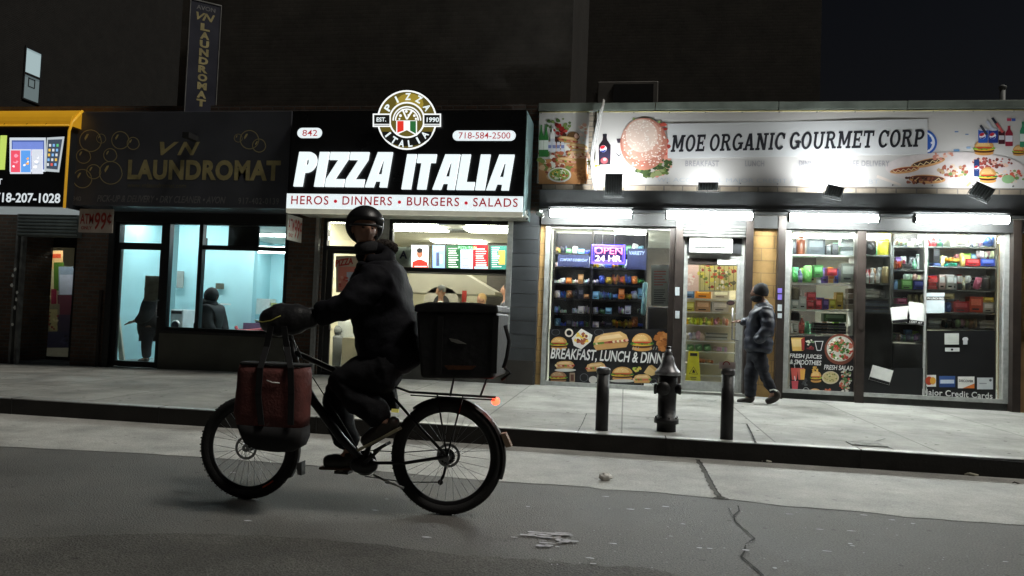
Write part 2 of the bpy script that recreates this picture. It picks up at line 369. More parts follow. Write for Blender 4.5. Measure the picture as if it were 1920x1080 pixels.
def slab_glyphs():
    def rg(cx, cy, rx, ry, tx, ty, a0, a1, n=10):
        o = []
        for i in range(n):
            a, b = math.radians(a0+(a1-a0)*i/n), math.radians(a0+(a1-a0)*(i+1)/n)
            o.append([(cx+rx*math.cos(a), cy+ry*math.sin(a)), (cx+rx*math.cos(b), cy+ry*math.sin(b)), (cx+(rx-tx)*math.cos(b), cy+(ry-ty)*math.sin(b)), (cx+(rx-tx)*math.cos(a), cy+(ry-ty)*math.sin(a))])
        return o
    def b(x0, x1, z0, z1): return [(x0, z0), (x1, z0), (x1, z1), (x0, z1)]
    q = .2; sf = .13
    def stem(x, lo=True, hi=True, w=q, sl=.09, sr=.09):
        o = [b(x, x+w, 0, 1)]
        if lo: o.append(b(x-sl, x+w+sr, 0, sf))
        if hi: o.append(b(x-sl, x+w+sr, 1-sf, 1))
        return o
    g = {}
    g['I'] = (.42, stem(.11))
    g['M'] = (1.1, stem(.1, hi=False)+stem(.8, hi=False)+[b(0, .3, 1-sf, 1), b(.8, 1.1, 1-sf, 1), [(.1, 1), (.34, 1), (.62, .2), (.47, .2)], [(.76, 1), (1., 1), (.62, .2), (.47, .2)]])
    g['O'] = (.82, rg(.41, .5, .41, .52, .2, .15, 0, 360, 26))
    g['E'] = (.74, stem(.09)+[b(.2, .72, 0, .15), b(.2, .70, .85, 1), b(.2, .56, .43, .57), b(.6, .72, 0, .3), b(.58, .70, .7, 1), b(.48, .57, .36, .64)])
    g['R'] = (.88, stem(.09)+rg(.42, .73, .32, .27, .19, .14, -90, 90, 10)+[b(.2, .43, .86, 1), b(.2, .43, .46, .6), [(.36, .5), (.56, .5), (.84, .06), (.84, 0), (.62, 0)], b(.58, .9, 0, sf)])
    g['G'] = (.86, rg(.43, .5, .42, .52, .2, .15, 38, 350, 22)+[b(.64, .84, .08, .46), b(.48, .9, .36, .48)])
    g['A'] = (.92, [[(.08, 0), (.28, 0), (.52, 1), (.34, 1)], [(.62, 0), (.84, 0), (.58, 1), (.36, 1)], b(.24, .7, .24, .37), b(0, .34, 0, sf), b(.56, .92, 0, sf)])
    g['N'] = (.96, [b(.1, .28, 0, 1), b(.66, .84, 0, 1), [(.1, 1), (.34, 1), (.84, 0), (.6, 0)], b(0, .36, 0, sf), b(0, .3, 1-sf, 1), b(.56, .96, 1-sf, 1)])
    g['C'] = (.8, rg(.42, .5, .42, .52, .2, .15, 42, 318, 22)+[b(.62, .76, .62, .95)])
    g['U'] = (.92, [b(.09, .29, .35, 1), b(.64, .82, .35, 1), b(0, .38, 1-sf, 1), b(.54, .92, 1-sf, 1)]+rg(.455, .38, .365, .40, .19, .15, 180, 360, 12))
    g['T'] = (.82, [b(.31, .51, 0, 1), b(.2, .62, 0, sf), b(0, .82, .85, 1), b(0, .12, .68, 1), b(.70, .82, .68, 1)])
    g['P'] = (.8, stem(.09)+rg(.42, .70, .34, .30, .2, .15, -90, 90, 10)+[b(.2, .43, .85, 1), b(.2, .43, .40, .54)])
    return g
SG = slab_glyphs()
def slab_text(mb, s, x0, x1, z0, z1, Y, shear=.16, gap=.09, space=.3, rise=0, steps=.0003):
    w = sum((SG[c][0]+gap) if c != ' ' else space for c in s)-gap+shear
    k = (x1-x0)/w; h = z1-z0; cx = 0
    for c in s:
        if c == ' ': cx += space; continue
        gw, ps = SG[c]
        for i, p in enumerate(ps):
            pts = []
            for x, z in p:
                X = cx+x+shear*z; pts.append((x0+k*X, z0+h*z+rise*X/w))
            ar = sum(pts[i_][0]*pts[(i_+1) % len(pts)][1]-pts[(i_+1) % len(pts)][0]*pts[i_][1] for i_ in range(len(pts)))
            if ar < 0: pts = pts[::-1]
            mb.quad([(X, Y-steps*i, z) for X, z in pts])
        cx += gw+gap
# ------------------------------------------------------------------ walls with openings
def wall_holes(mb, x0, x1, z0, z1, Yf, Yb, holes):
    xs = sorted(set([x0, x1]+[h[0] for h in holes]+[h[1] for h in holes])); zs = sorted(set([z0, z1]+[h[2] for h in holes]+[h[3] for h in holes]))
    xs = [x for x in xs if x0 <= x <= x1]; zs = [z for z in zs if z0 <= z <= z1]
    def hole(i, j):
        if i < 0 or j < 0 or i >= len(xs)-1 or j >= len(zs)-1: return False
        cx, cz = (xs[i]+xs[i+1])/2, (zs[j]+zs[j+1])/2
        return any(h[0] < cx < h[1] and h[2] < cz < h[3] for h in holes)
    for i in range(len(xs)-1):
        for j in range(len(zs)-1):
            a, b, c, d = xs[i], xs[i+1], zs[j], zs[j+1]
            if not hole(i, j):
                mb.quad([(a, Yf, c), (b, Yf, c), (b, Yf, d), (a, Yf, d)]); mb.quad([(b, Yb, c), (a, Yb, c), (a, Yb, d), (b, Yb, d)])
            else:
                if not hole(i-1, j): mb.quad([(a, Yf, c), (a, Yf, d), (a, Yb, d), (a, Yb, c)])
                if not hole(i+1, j): mb.quad([(b, Yf, d), (b, Yf, c), (b, Yb, c), (b, Yb, d)])
                if not hole(i, j-1): mb.quad([(a, Yf, c), (a, Yb, c), (b, Yb, c), (b, Yf, c)])
                if not hole(i, j+1): mb.quad([(a, Yb, d), (a, Yf, d), (b, Yf, d), (b, Yb, d)])
    mb.quad([(x0, Yf, z1), (x1, Yf, z1), (x1, Yb, z1), (x0, Yb, z1)]); mb.quad([(x0, Yb, z0), (x0, Yf, z0), (x0, Yf, z1), (x0, Yb, z1)]); mb.quad([(x1, Yf, z0), (x1, Yb, z0), (x1, Yb, z1), (x1, Yf, z1)])
def frame(mb, x0, x1, z0, z1, Yf, d, t, bars_x=(), bars_z=(), tb=None, tt=None):
    tb = tb or t; tt = tt or t
    mb.box(x0, x0+t, Yf, Yf+d, z0, z1); mb.box(x1-t, x1, Yf, Yf+d, z0, z1)
    mb.box(x0+t, x1-t, Yf+.003, Yf+d-.003, z0, z0+tb); mb.box(x0+t, x1-t, Yf+.003, Yf+d-.003, z1-tt, z1)
    for x in bars_x: mb.box(x-t/2, x+t/2, Yf+.004, Yf+d-.004, z0+tb, z1-tt)
    for z in bars_z: mb.box(x0+t, x1-t, Yf+.006, Yf+d-.006, z-t/2, z+t/2)
def pane(x0, x1, z0, z1, Y, parent, m=None, name='pane'):
    b = MB(); b.box(x0, x1, Y, Y+.008, z0, z1); return b.build(name, m or GLASS, parent)
GLASS = glass(); GLASSD = glass('dirty door glass', dirt=.04)
def X(px, Y=WY, py=560): return onY(px, py, Y).x
def Z(py, px=960, Y=WY): return onY(px, py, Y).z
M = dict(
 alu=mat('brushed aluminium', (.42, .43, .42), .38, .85, .15, 20), aluw=mat('worn aluminium frame', (.50, .51, .49), .45, .5, .2, 14),
 black=mat('black painted metal', (.012, .012, .013), .45, .1, .4, 8), blackm=mat('matt black', (.014, .014, .015), .8, 0, .4, 9),
 brown=mat('dark brown metal', (.030, .021, .017), .5, .2, .35, 7), white=mat('white paint', (.72, .73, .70), .5, 0, .12, 5),
 grey=mat('grey paint', (.16, .17, .17), .55, 0, .2, 3), dgrey=mat('dark grey panel', (.052, .056, .060), .5, 0, .3, 2.5, .15, 30),
 rubber=mat('tyre rubber', (.016, .016, .016), .85, 0, .3, 20, .3, 90), steel=mat('scratched steel', (.35, .36, .37), .3, .95, .25, 30),
 housing=mat('galvanised housing', (.035, .037, .039), .7, .1, .3, 3, .1, 12), jacket=mat('navy quilted nylon', (.011, .015, .030), .5, 0, .25, 14, .25, 35, spec=.5),
 trousers=mat('dark blue trousers', (.010, .012, .020), .85, 0, .3, 14, .3, 60), boots=mat('dark brown leather', (.028, .022, .017), .5, 0, .35, 25),
 knit=mat('charcoal knit', (.022, .022, .025), .95, 0, .3, 60, .6, 160), skin=mat('skin', (.40, .21, .14), .5, 0, .12, 18), skind=mat('brown skin', (.20, .10, .065), .5, 0, .12, 18),
 hair=mat('dark hair', (.02, .014, .01), .7, 0, .3, 60), blond=mat('blond hair', (.42, .27, .11), .7, 0, .3, 60),
 coat=mat('black rider coat', (.0065, .0065, .010), .8, 0, .15, 12, .2, 30, spec=.25), fur=mat('brown fur trim', (.055, .042, .036), .98, 0, .5, 70, 1, 140),
 helmet=mat('scuffed black helmet', (.009, .009, .010), .42, 0, .3, 12), red=mat('red cloth', (.125, .036, .031), .8, 0, .35, 10, .3, 60),
 strap=mat('black webbing', (.010, .010, .011), .85, 0, .2, 40), yellow=mat('yellow plastic', (.78, .70, .03), .4, 0, .1, 8),
 orange=mat('orange rubber', (.55, .12, .03), .6, 0, .2, 10), sole=mat('tan rubber sole', (.38, .34, .22), .8, 0, .2, 20),
 teal=mat('turquoise wall paint', (.40, .66, .70), .6, 0, .08, 1.2), tealfloor=mat('pale vinyl floor', (.3, .34, .36), .3, 0, .15, 3),
 cream=mat('cream wall', (.62, .58, .42), .6, 0, .1, 1.5), ceil=mat('ceiling tiles', (.66, .66, .60), .8, 0, .1, 3), steelk=mat('kitchen steel', (.40, .40, .38), .28, .8, .2, 6),
 wood=mat('yellow tongue boards', (.42, .30, .12), .6, 0, .3, 4, .2, 20), cable=mat('white cable', (.62, .62, .60), .55, 0, .2, 20), paper=mat('paper', (.78, .78, .74), .8, 0, .08, 12),
 shelf=mat('shelf metal', (.25, .26, .25), .45, .3, .2, 8), shelfw=mat('white shelf', (.66, .67, .64), .5, 0, .1, 8), dark=mat('dark shop fitting', (.02, .021, .024), .5, 0, .3, 5))
TUBE = emat('led tube', (.93, 1.0, .98), 150.0); PANEL = emat('ceiling light panel', (1, .96, .82), 25.0); PANELD = emat('deli ceiling light', (1, .98, .90), 52.0); PANELB = emat('cool ceiling tube', (.90, .98, 1.0), 36.0)
LITW = emat('backlit white acrylic', (.80, .90, .93), .95)
# ================================================================== SETTING
asph = concrete('worn asphalt', (.122, .122, .114), None, vs=.8, grime=(.6, 1.25), rough=.74, speck=.5, bump=.8)
asph_shade = concrete('rough shadowed asphalt', (.090, .089, .081), None, vs=2.0, grime=(.6, 1.4), rough=.85, speck=.5, bump=1)
gutc = concrete('gutter concrete', (.43, .43, .405), None, vs=1.6, grime=(.55, 1.18), rough=.75, speck=.26, bump=.5)
walkc = concrete('pavement concrete', (.33, .33, .305), (1.52, 1.52), vs=1.3, grime=(.42, 1.2), rough=.78, speck=.2, joint=.012)
b = MB(); b.quad([(-250, -200, -.3), (250, -200, -.3), (250, 300, -.3), (-250, 300, -.3)]); b.build('ground', asph, kind='structure', base=False)
KY = 7.62
b = MB()
for i in range(40):
    x0 = -60+3*i; b.quad([(x0, -30, 0), (x0+3, -30, 0), (x0+3, KY+.05, 0), (x0, KY+.05, 0)])
b.build('road', asph, kind='structure', base=False)
# concrete gutter lane beside the kerb, uneven inner edge
edge = [onZ(x, y, 0) for x, y in ((0, 838), (180, 846), (367, 857), (640, 878), (932, 903), (1000, 907), (1100, 914), (1130, 918), (1200, 921), (1336, 934), (1480, 950), (1640, 962), (1700, 970), (1920, 986))]
edge = [Vector((-40, edge[0].y, 0))]+edge+[Vector((30, edge[-1].y-.05, 0))]
fine = []
for p, q in zip(edge, edge[1:]):
    n = max(1, int((q.x-p.x)/.12))
    for i in range(n):
        t = i/n; fine.append((lerp(p.x, q.x, t), lerp(p.y, q.y, t)+random.uniform(-.012, .012)))
fine.append((edge[-1].x, edge[-1].y))
b = MB()
for (x, y), (x2, y2) in zip(fine, fine[1:]): b.quad([(x, y, .004), (x2, y2, .004), (x2, KY+.02, .004), (x, KY+.02, .004)])
b.build('gutter', gutc, kind='structure', base=False)
# rough shadowed asphalt near the camera side, darker colour painting in the bike shadow
e2 = [onZ(x, y, 0) for x, y in ((-400, 1020), (0, 1010), (350, 1000), (600, 1010), (870, 1042), (1000, 1050), (1100, 1060), (1210, 1066), (1300, 1085), (1500, 1110))]
b = MB(); prev = None
for p, q in zip(e2, e2[1:]):
    n = 12
    for i in range(n):
        t0, t1 = i/n, (i+1)/n
        a = prev or (lerp(p.x, q.x, t0), lerp(p.y, q.y, t0)); c = (lerp(p.x, q.x, t1), lerp(p.y, q.y, t1)+random.uniform(-.02, .02))
        b.quad([(a[0], -6, .004), (c[0], -6, .004), (c[0], c[1], .004), (a[0], a[1], .004)]); prev = c
b.build('road_shadow_patch', asph_shade, kind='structure', base=False)
# sidewalk and kerb
KT = .172
b = MB(); st = 1.0; x = -40
rows = 6
while x < 24:
    for j in range(rows):
        def pz(xx, t): return lerp(KT, zwall(xx), t)
        t0, t1 = j/rows, (j+1)/rows; y0, y1 = lerp(KY+.14, WY+1.2, t0), lerp(KY+.14, WY+1.2, t1)
        u0, u1 = min(1, (y0-KY)/(WY-KY)), min(1, (y1-KY)/(WY-KY))
        b.quad([(x, y0, pz(x, u0)), (x+st, y0, pz(x+st, u0)), (x+st, y1, pz(x+st, u1)), (x, y1, pz(x, u1))], True)
    x += st
b.build('sidewalk', walkc, kind='structure', base=False)
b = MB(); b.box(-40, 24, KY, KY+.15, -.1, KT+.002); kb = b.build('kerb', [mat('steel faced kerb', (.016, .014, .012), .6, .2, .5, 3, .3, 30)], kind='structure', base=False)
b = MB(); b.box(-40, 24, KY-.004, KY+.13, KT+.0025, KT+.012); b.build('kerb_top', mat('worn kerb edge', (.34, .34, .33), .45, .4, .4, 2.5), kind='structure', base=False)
# hydrant pad outline, cracks
crm = mat('crack filler', (.018, .018, .017), .9, 0, .3, 20)
b = MB()
def groundline(pts, w, Zf, name, m=crm, k='structure'):
    b = MB(); P = [onZ(px, py, Zf) for px, py in pts]; out = []
    for p, q in zip(P, P[1:]):
        n = max(1, int((q-p).length/.05)); 
        for i in range(n): t = i/n; out.append(p.lerp(q, t))
    out.append(P[-1])
    for i in range(len(out)-1):
        d = (out[i+1]-out[i]).normalized(); nn = Vector((-d.y, d.x, 0))
        wa = w*random.uniform(.5, 1.3) if i == 0 else wb; wb = w*random.uniform(.5, 1.3)
        b.quad([out[i]+nn*wa+Vector((0, 0, .008)), out[i]-nn*wa+Vector((0, 0, .008)), out[i+1]-nn*wb+Vector((0, 0, .008)), out[i+1]+nn*wb+Vector((0, 0, .008))])
    return b.build(name, m, kind=k)
groundline([(1308, 863), (1318, 880), (1325, 893), (1336, 915), (1345, 928), (1352, 936)], .026, 0, 'road_crack', mat('tar seam', (.10, .098, .088), .9, 0, .4, 30))
groundline([(1310, 864), (1322, 880), (1331, 898), (1343, 920), (1352, 933)], .006, 0.002, 'road_crack')
groundline([(1336, 936), (1350, 932), (1366, 937)], .008, 0, 'road_crack')
groundline([(1384, 950), (1386, 960), (1376, 968), (1378, 980), (1400, 998), (1415, 1012), (1398, 1022), (1396, 1036), (1390, 1046), (1410, 1062), (1432, 1082)], .006, 0, 'road_crack')
groundline([(1366, 955), (1372, 966), (1380, 972)], .004, 0, 'road_crack')
groundline([(1096, 776), (1180, 781), (1400, 796), (1390, 795)], .010, .19, 'pavement_joint')
groundline([(1400, 796), (1410, 815), (1417, 832)], .010, .185, 'pavement_joint')
groundline([(1100, 776), (1092, 795), (1083, 811)], .005, .185, 'pavement_joint')
groundline([(1083, 812), (1150, 818), (1220, 820), (1330, 830), (1417, 834)], .010, .176, 'pavement_joint')
groundline([(1560, 826), (1590, 829), (1620, 828), (1640, 829), (1660, 824)], .010, .18, 'pavement_joint')
groundline([(1650, 834), (1690, 850), (1760, 856), (1920, 868)], .010, .175, 'pavement_joint')
groundline([(960, 805), (1020, 798), (1060, 795)], .004, .18, 'pavement_joint')
# pale flecks and a worn paint smear on the carriageway
b = MB(); rn = random.Random(3)
def fleck(px, py, w, h, z=.009):
    p = onZ(px, py, 0); n = 8
    b.quad([(p.x+w*math.cos(6.283*i/n)*rn.uniform(.7, 1.1), p.y+h*math.sin(6.283*i/n)*rn.uniform(.7, 1.1), z+rn.uniform(0, .0006)) for i in range(n)])
for px, py in ((990, 952), (1135, 933), (1182, 957), (1214, 956), (1248, 952), (1280, 985), (1480, 966), (1537, 995), (1620, 968), (1673, 977), (1712, 984), (1595, 998), (1594, 1022), (1312, 1030), (1330, 1031), (1398, 1034), (1110, 1050), (1112, 1060), (1106, 1049), (1045, 1028), (964, 1010), (1150, 1022), (1258, 1008), (725, 938), (703, 959), (800, 1010), (1885, 1056), (1550, 1036), (1453, 1068), (1598, 1026), (436, 888), (465, 979)):
    fleck(px, py, rn.uniform(.014, .034), rn.uniform(.006, .014))
for _ in range(60): fleck(rn.uniform(950, 1900), rn.uniform(950, 1070), rn.uniform(.003, .008), rn.uniform(.003, .006))
for cx, cy, n in ((1010, 1003, 9), (1035, 1012, 9), (1060, 1002, 6), (1030, 1024, 5), (1065, 1018, 4)):
    for _ in range(n): fleck(cx+rn.uniform(-22, 22), cy+rn.uniform(-4, 4), rn.uniform(.02, .07), rn.uniform(.006, .02), .0092)
b.build('paint_flecks', mat('worn road paint', (.50, .51, .54), .9, 0, .4, 30, spec=.1), kind='stuff')
b = MB(); p = onZ(1135, 901, 0)
b.ell((p.x, p.y, .03), (.052, .038, .030), 28, fn=lambda q: q*(1+.45*mnoise.noise(q*2.3)+.2*mnoise.noise(q*6)))
b.build('crumpled_paper', mat('bright paper', (.85, .84, .80), .8), label='small crumpled white paper lump lying on the concrete gutter', cat='litter')
for px, py, Zf, w_, c_, lb in ((1438, 868, .0, .05, (.6, .58, .5), 'thin curled straw wrapper at the foot of the kerb'), (1822, 893, .0, .06, (.5, .48, .38), 'twisted dry leaf strip in the gutter near the right edge'), (1162, 849, .0, .025, (.6, .5, .35), 'tiny tan pebble beside the kerb under the bollard'), (1905, 909, .0, .03, (.06, .05, .04), 'dark leaf scrap in the gutter at the right edge'), (880, 813, .0, .03, (.7, .7, .66), 'white scrap lying against the kerb behind the rear wheel'), (295, 793, .0, .03, (.7, .7, .66), 'white scrap lying against the kerb at the left'), (1040, 742, .19, .03, (.5, .48, .44), 'small pale scrap on the pavement before the snack window')):
    q = onZ(px, py, Zf); b = MB(); b.tube([(q.x-w_, q.y, Zf+.014), (q.x-w_*.3, q.y+w_*.3, Zf+.022), (q.x+w_*.3, q.y-w_*.2, Zf+.016), (q.x+w_, q.y+w_*.1, Zf+.015)], [w_*.1, w_*.22, w_*.25, w_*.08], 6); b.build('paper_scrap', mat('litter '+lb[:12], c_, .8), label=lb, cat='litter')
# gum spots on the pavement and joints between kerb stones
b = MB(); rn = random.Random(31)
for _ in range(260):
    x, y = rn.uniform(-11, 6), rn.uniform(7.85, 12.2); r_ = rn.uniform(.008, .026); z = lerp(KT, zwall(x), (y-KY)/(WY-KY))+.003; n = 8
    b.quad([(x+r_*math.cos(6.283*i/n)*rn.uniform(.7, 1.1), y+r_*math.sin(6.283*i/n)*rn.uniform(.7, 1.1), z+rn.uniform(0, .0008)) for i in range(n)])
b.build('gum_spots', mat('trodden gum', (.12, .12, .11), 1.0, 0, .4, 9, spec=0), kind='stuff')
b = MB(); x = -38
while x < 22: b.box(x, x+.012, KY-.006, KY+.152, .0, KT+.0135); x += 1.83
b.build('kerb_joint', crm, kind='structure')
# metal utility plate in the pavement
t = onZ(1625, 832, .185); b = MB(); b.box(t.x-.17, t.x+.17, t.y-.11, t.y+.11, .170, .1865)
for i in range(6): b.box(t.x-.14, t.x+.14, t.y-.09+i*.034, t.y-.075+i*.034, .1865, .1885)
b.build('utility_cover', mat('cast iron cover', (.20, .20, .185), .55, .5, .3, 20), label='rectangular metal utility cover set in the pavement by the right display window', cat='utility cover', bevel=.002)

# ================================================================== BUILDINGS
BRK = brick('dark red brick', (.13, .075, .05), (.08, .055, .042), (.10, .095, .085))
BRKY = brick('glazed yellow brick', (.44, .27, .10), (.37, .22, .08), (.22, .15, .07), bw=.40, rh=.20, ms=.006)
BRKT = brick('tall block brick', (.072, .064, .054), (.062, .055, .046), (.064, .058, .050), bw=.22, rh=.075, bump=.12)
BRKO = brick('pale band brick', (.42, .36, .28), (.36, .30, .22), (.22, .20, .17), bw=.3, rh=.09)
ROOFZ = Z(193, 1200)
xA, xB, xC, xD = X(138), X(547), X(1009, py=560), X(2150)
FLZ = .235
# ---- tall blocks behind
TB = thing('apartment_block', 'tall unlit brown brick block rising behind the burger banner and pizza sign', 'building', (X(1300, Y=17), 17, 0))
b = MB(); x0, x1 = -3.2, onY(1539, 100, 17).x
wall_holes(b, x0, x1, 0, 26, 17, 17.4, []); b.box(x0, x1-.003, 17.41, 30, 0, 25.9)
b.build('wall', BRKT, TB)
TL = thing('apartment_block', 'dark upper storeys over the laundromat and pizzeria carrying the blade sign', 'building', (X(600), 13, 0))
b = MB(); x0, x1 = X(330, py=100), X(1071, py=100)
wall_holes(b, x0, x1, ROOFZ-.3, 24, 12.62, 12.635, []); b.build('wall', BRKT, TL); b = MB(); b.box(x0+.003, x1+.003, 12.64, 30, ROOFZ-.3, 23.9); b.build('core', brick('shade darkened brick', (.034, .030, .026), (.028, .026, .022), (.028, .026, .024)), TL)  # core brick is a darker copy, shade put into its colour against the sun lamp
FB = thing('apartment_block', 'far dark block at the left with one lit sash window', 'building', (onY(45, 140, 25).x, 25, 0))
wx = onY(45, 140, 25).x; zz1, zz0 = onY(45, 89, 25).z, onY(45, 183, 25).z
b = MB(); b.box(wx-14, wx, 17, 45, 0, 26); b.build('wall', brick('darkened block brick', (.020, .018, .016), (.015, .014, .012), (.016, .015, .014)), FB)  # brick colour darkened because the sun lamp strikes this block
Y2 = 25.75
b = MB(); b.box(wx+.001, wx+.05, 24.94, Y2+.06, zz0-.06, zz0); b.box(wx+.001, wx+.05, 24.94, Y2+.06, zz1, zz1+.06); b.box(wx+.001, wx+.05, 24.94, 25, zz0, zz1); b.box(wx+.001, wx+.05, Y2, Y2+.06, zz0, zz1)
zm = lerp(zz0, zz1, .5); b.box(wx+.001, wx+.06, 25, Y2, zm-.05, zm+.03)
win = b.build('window', M['blackm'], FB)
b = MB(); b.quad([(wx+.01, 25, zm), (wx+.01, Y2, zm), (wx+.01, Y2, zz1), (wx+.01, 25, zz1)]); b.build('pane', emat('lit window blind', (.42, .55, .58), .62), win)
b = MB(); b.quad([(wx+.01, 25, zz0), (wx+.01, Y2, zz0), (wx+.01, Y2, zm-.05), (wx+.01, 25, zm-.05)]); b.build('pane', emat('lit window lower', (.16, .21, .22), .55), win)
b = MB(); b.box(wx+.011, wx+.03, 25.2, 25.23, zz0+.5, zm-.12); b.box(wx+.011, wx+.03, 25.5, 25.53, zz0+.5, zm-.12); b.box(wx+.011, wx+.03, 25.23, 25.5, zz0+.5, zz0+.53); b.box(wx+.011, wx+.03, 25.23, 25.5, zm-.16, zm-.13); b.build('grille', M['blackm'], win)

def room(parent, x0, x1, y0, y1, z0, z1, mw, mc, mf, back=None):
    b = MB(); b.quad([(x0, y1, z0), (x1, y1, z0), (x1, y1, z1), (x0, y1, z1)]); b.build('back_wall', back or mw, parent)
    b = MB(); b.quad([(x0, y0, z0), (x0, y1, z0), (x0, y1, z1), (x0, y0, z1)]); b.build('side_wall', mw, parent)
    b = MB(); b.quad([(x1, y1, z0), (x1, y0, z0), (x1, y0, z1), (x1, y1, z1)]); b.build('side_wall', mw, parent)
    b = MB(); b.quad([(x0, y0, z1), (x0, y1, z1), (x1, y1, z1), (x1, y0, z1)]); b.build('ceiling', mc, parent)
    b = MB(); b.quad([(x0, y0, z0), (x1, y0, z0), (x1, y1, z0), (x0, y1, z0)]); b.build('floor', mf, parent)
def roof(parent, x0, x1, y1=16.95):
    b = MB(); b.box(x0, x1, WY+.31, y1, ROOFZ-.25, ROOFZ-.1); b.build('roof', M['blackm'], parent)

# ---------- phone shop (far left, recessed door)
PS = thing('shop_building', 'dark brick phone shop at the far left with recessed lit door', 'building', (X(60), WY, 0))
b = MB(); dx0, dx1, dz0, dz1 = rect(38, 396, 141, 690, WY)
wall_holes(b, -22, xA-.002, -.05, ROOFZ, WY, WY+.3, [(dx0, dx1, .02, dz1)]); b.build('wall', BRK, PS)
roof(PS, -22, xA-.002)
# recess sides and back with door
b = MB(); RY = 13.25
b.box(dx0-.2, dx0-.001, WY+.301, RY, 0, dz1+.1); b.build('recess_wall', BRK, PS)
gx0, gx1, gz0, gz1 = rect(84, 466, 136, 669, RY)
b = MB(); b.box(dx0-.2, gx0-.14, RY+.001, RY+.1, 0, dz1+.3); b.box(gx1+.05, dx1+.3, RY+.001, RY+.1, 0, dz1+.3); b.box(gx0-.14, gx1+.05, RY+.001, RY+.1, gz1+.08, dz1+.3); b.box(dx0, dx1, WY+.301, RY, dz1+.01, dz1+.2); b.build('recess_back', M['blackm'], PS)
b = MB(); frame(b, gx0-.06, gx1+.05, gz0-.14, gz1+.08, RY-.02, .05, .06, tb=.14); dr = b.build('door', M['black'], PS); pane(gx0, gx1, gz0, gz1, RY, dr, GLASSD)
b = MB(); b.tube([(gx0+.03, RY-.03, 1.2), (gx0+.03, RY-.09, 1.2), (gx0+.03, RY-.09, 1.45), (gx0+.03, RY-.03, 1.45)], .012, 8); b.build('handle', M['steel'], dr)
b = MB(); b.box(dx0, dx1, WY+.02, RY-.05, .1, .17); b.build('door_step', M['grey'], PS)
# roller shutter housing above the recess
hx0, hx1, hz0, hz1 = rect(34, 394, 148, 444, WY-.1)
b = MB(); b.box(hx0, hx1, WY-.1, WY-.003, hz0, hz1)
for i in range(7): b.tube([(hx0+.02, WY-.105, hz0+.04+i*(hz1-hz0-.06)/7), (hx1-.02, WY-.105, hz0+.04+i*(hz1-hz0-.06)/7)], .028, 8)
b.build('shutter_housing', mat('grey green shutter', (.13, .15, .145), .5, .3, .3, 5), PS)
for px in (26, 36):
    b = MB(); xx = X(px, WY-.08); b.box(xx-.025, xx+.02, WY-.10, WY-.004, .1, hz1); b.build('shutter_rail', mat('weathered rail', (.16, .16, .155), .6, .3, .5, 6), PS)
rn = random.Random(5); xx = X(26, WY-.1)
for py in (505, 517, 535, 548, 562, 577, 608): b = MB(); p = onY(26+rn.uniform(-4, 6), py, WY-.105); b.prism([(p.x+.03*math.cos(k*1.05)*rn.uniform(.6, 1.2), p.z+.05*math.sin(k*1.05)*rn.uniform(.5, 1)) for k in range(6)], WY-.108, WY-.104); b.build('peeling_sticker', M['paper'], PS)
# interior of the phone shop
b = MB(); room(PS, -15.0, dx1+.03, RY+.1, 16.5, .1, 2.7, M['cream'], M['ceil'], M['tealfloor'])
bk = Print(13.9)
for a in ((84, 470, 118, 505, (235, 190, 130)), (90, 476, 114, 484, (215, 80, 40)), (84, 506, 104, 560, (225, 215, 170)), (101, 492, 120, 545, (80, 120, 40)), (110, 500, 140, 553, (150, 170, 190)), (112, 515, 137, 552, (205, 215, 235)), (96, 542, 106, 570, (150, 40, 70)), (84, 530, 96, 560, (210, 200, 150)), (108, 553, 140, 592, (110, 60, 75)), (84, 570, 112, 622, (140, 135, 110)), (93, 580, 108, 620, (190, 180, 130)), (80, 622, 140, 652, (60, 60, 90)), (108, 590, 140, 622, (70, 62, 84)), (76, 652, 140, 675, (205, 200, 180))): bk.rect(*a)
bk.blobs(98, 600, 12, 18, [(220, 210, 160), (90, 90, 80), (150, 60, 60)], 14, (1.5, 3.5)); bk.blobs(125, 640, 14, 10, [(80, 80, 120), (40, 40, 60)], 12, (2, 4))
bk.build('display_board', SCREEN if False else PRINT, label='colourful poster board and goods seen through the recessed phone shop door', cat='display board', kind=None)
b = MB(); b.box(onY(84, 500, 13.6).x-.3, onY(136, 500, 13.6).x+.2, 13.45, 13.8, 2.60, 2.66); b.build('ceiling_light', emat('phone shop light', (1, .97, .9), 9.0), label='ceiling light panel inside the phone shop at the far left', cat='ceiling light')

# ---------- laundromat
LM = thing('shop_building', 'laundromat shop with black framed door and turquoise lit room', 'building', (X(340), WY, 0))
fx0, fx1, fz0, fz1 = rect(207, 410, 538, 636, WY)
dz = .2
b = MB(); lo = Z(690, 400)
wx0, wx1, wz0, wz1 = rect(307, 414, 538, 628, WY)
ddx0, ddx1, _, _ = rect(207, 410, 307, 688, WY)
wall_holes(b, xA, xB, -.05, ROOFZ, WY, WY+.3, [(ddx0, ddx1, .15, wz1), (ddx1, wx1, wz0, wz1)]); b.build('wall', BRK, LM); roof(LM, xA, xB)
# panel below the window
b = MB(); x0 = X(300, py=660); b.box(x0, xB-.05, WY-.06, WY-.002, .05, wz0-.01); b.build('stall_riser', mat('grey green riser panel', (.105, .105, .085), .7, 0, .3, 1.6, .15, 20), LM)
b = MB(); b.box(x0, xB-.05, WY-.08, WY-.003, wz0-.012, wz0+.04); b.build('window_sill', M['black'], LM)
# header band
b = MB(); x0, x1, z0, z1 = rect(200, 386, 545, 418, WY-.03); b.box(x0, x1, WY-.03, WY-.003, z0, z1+.1); b.build('header', M['black'], LM)
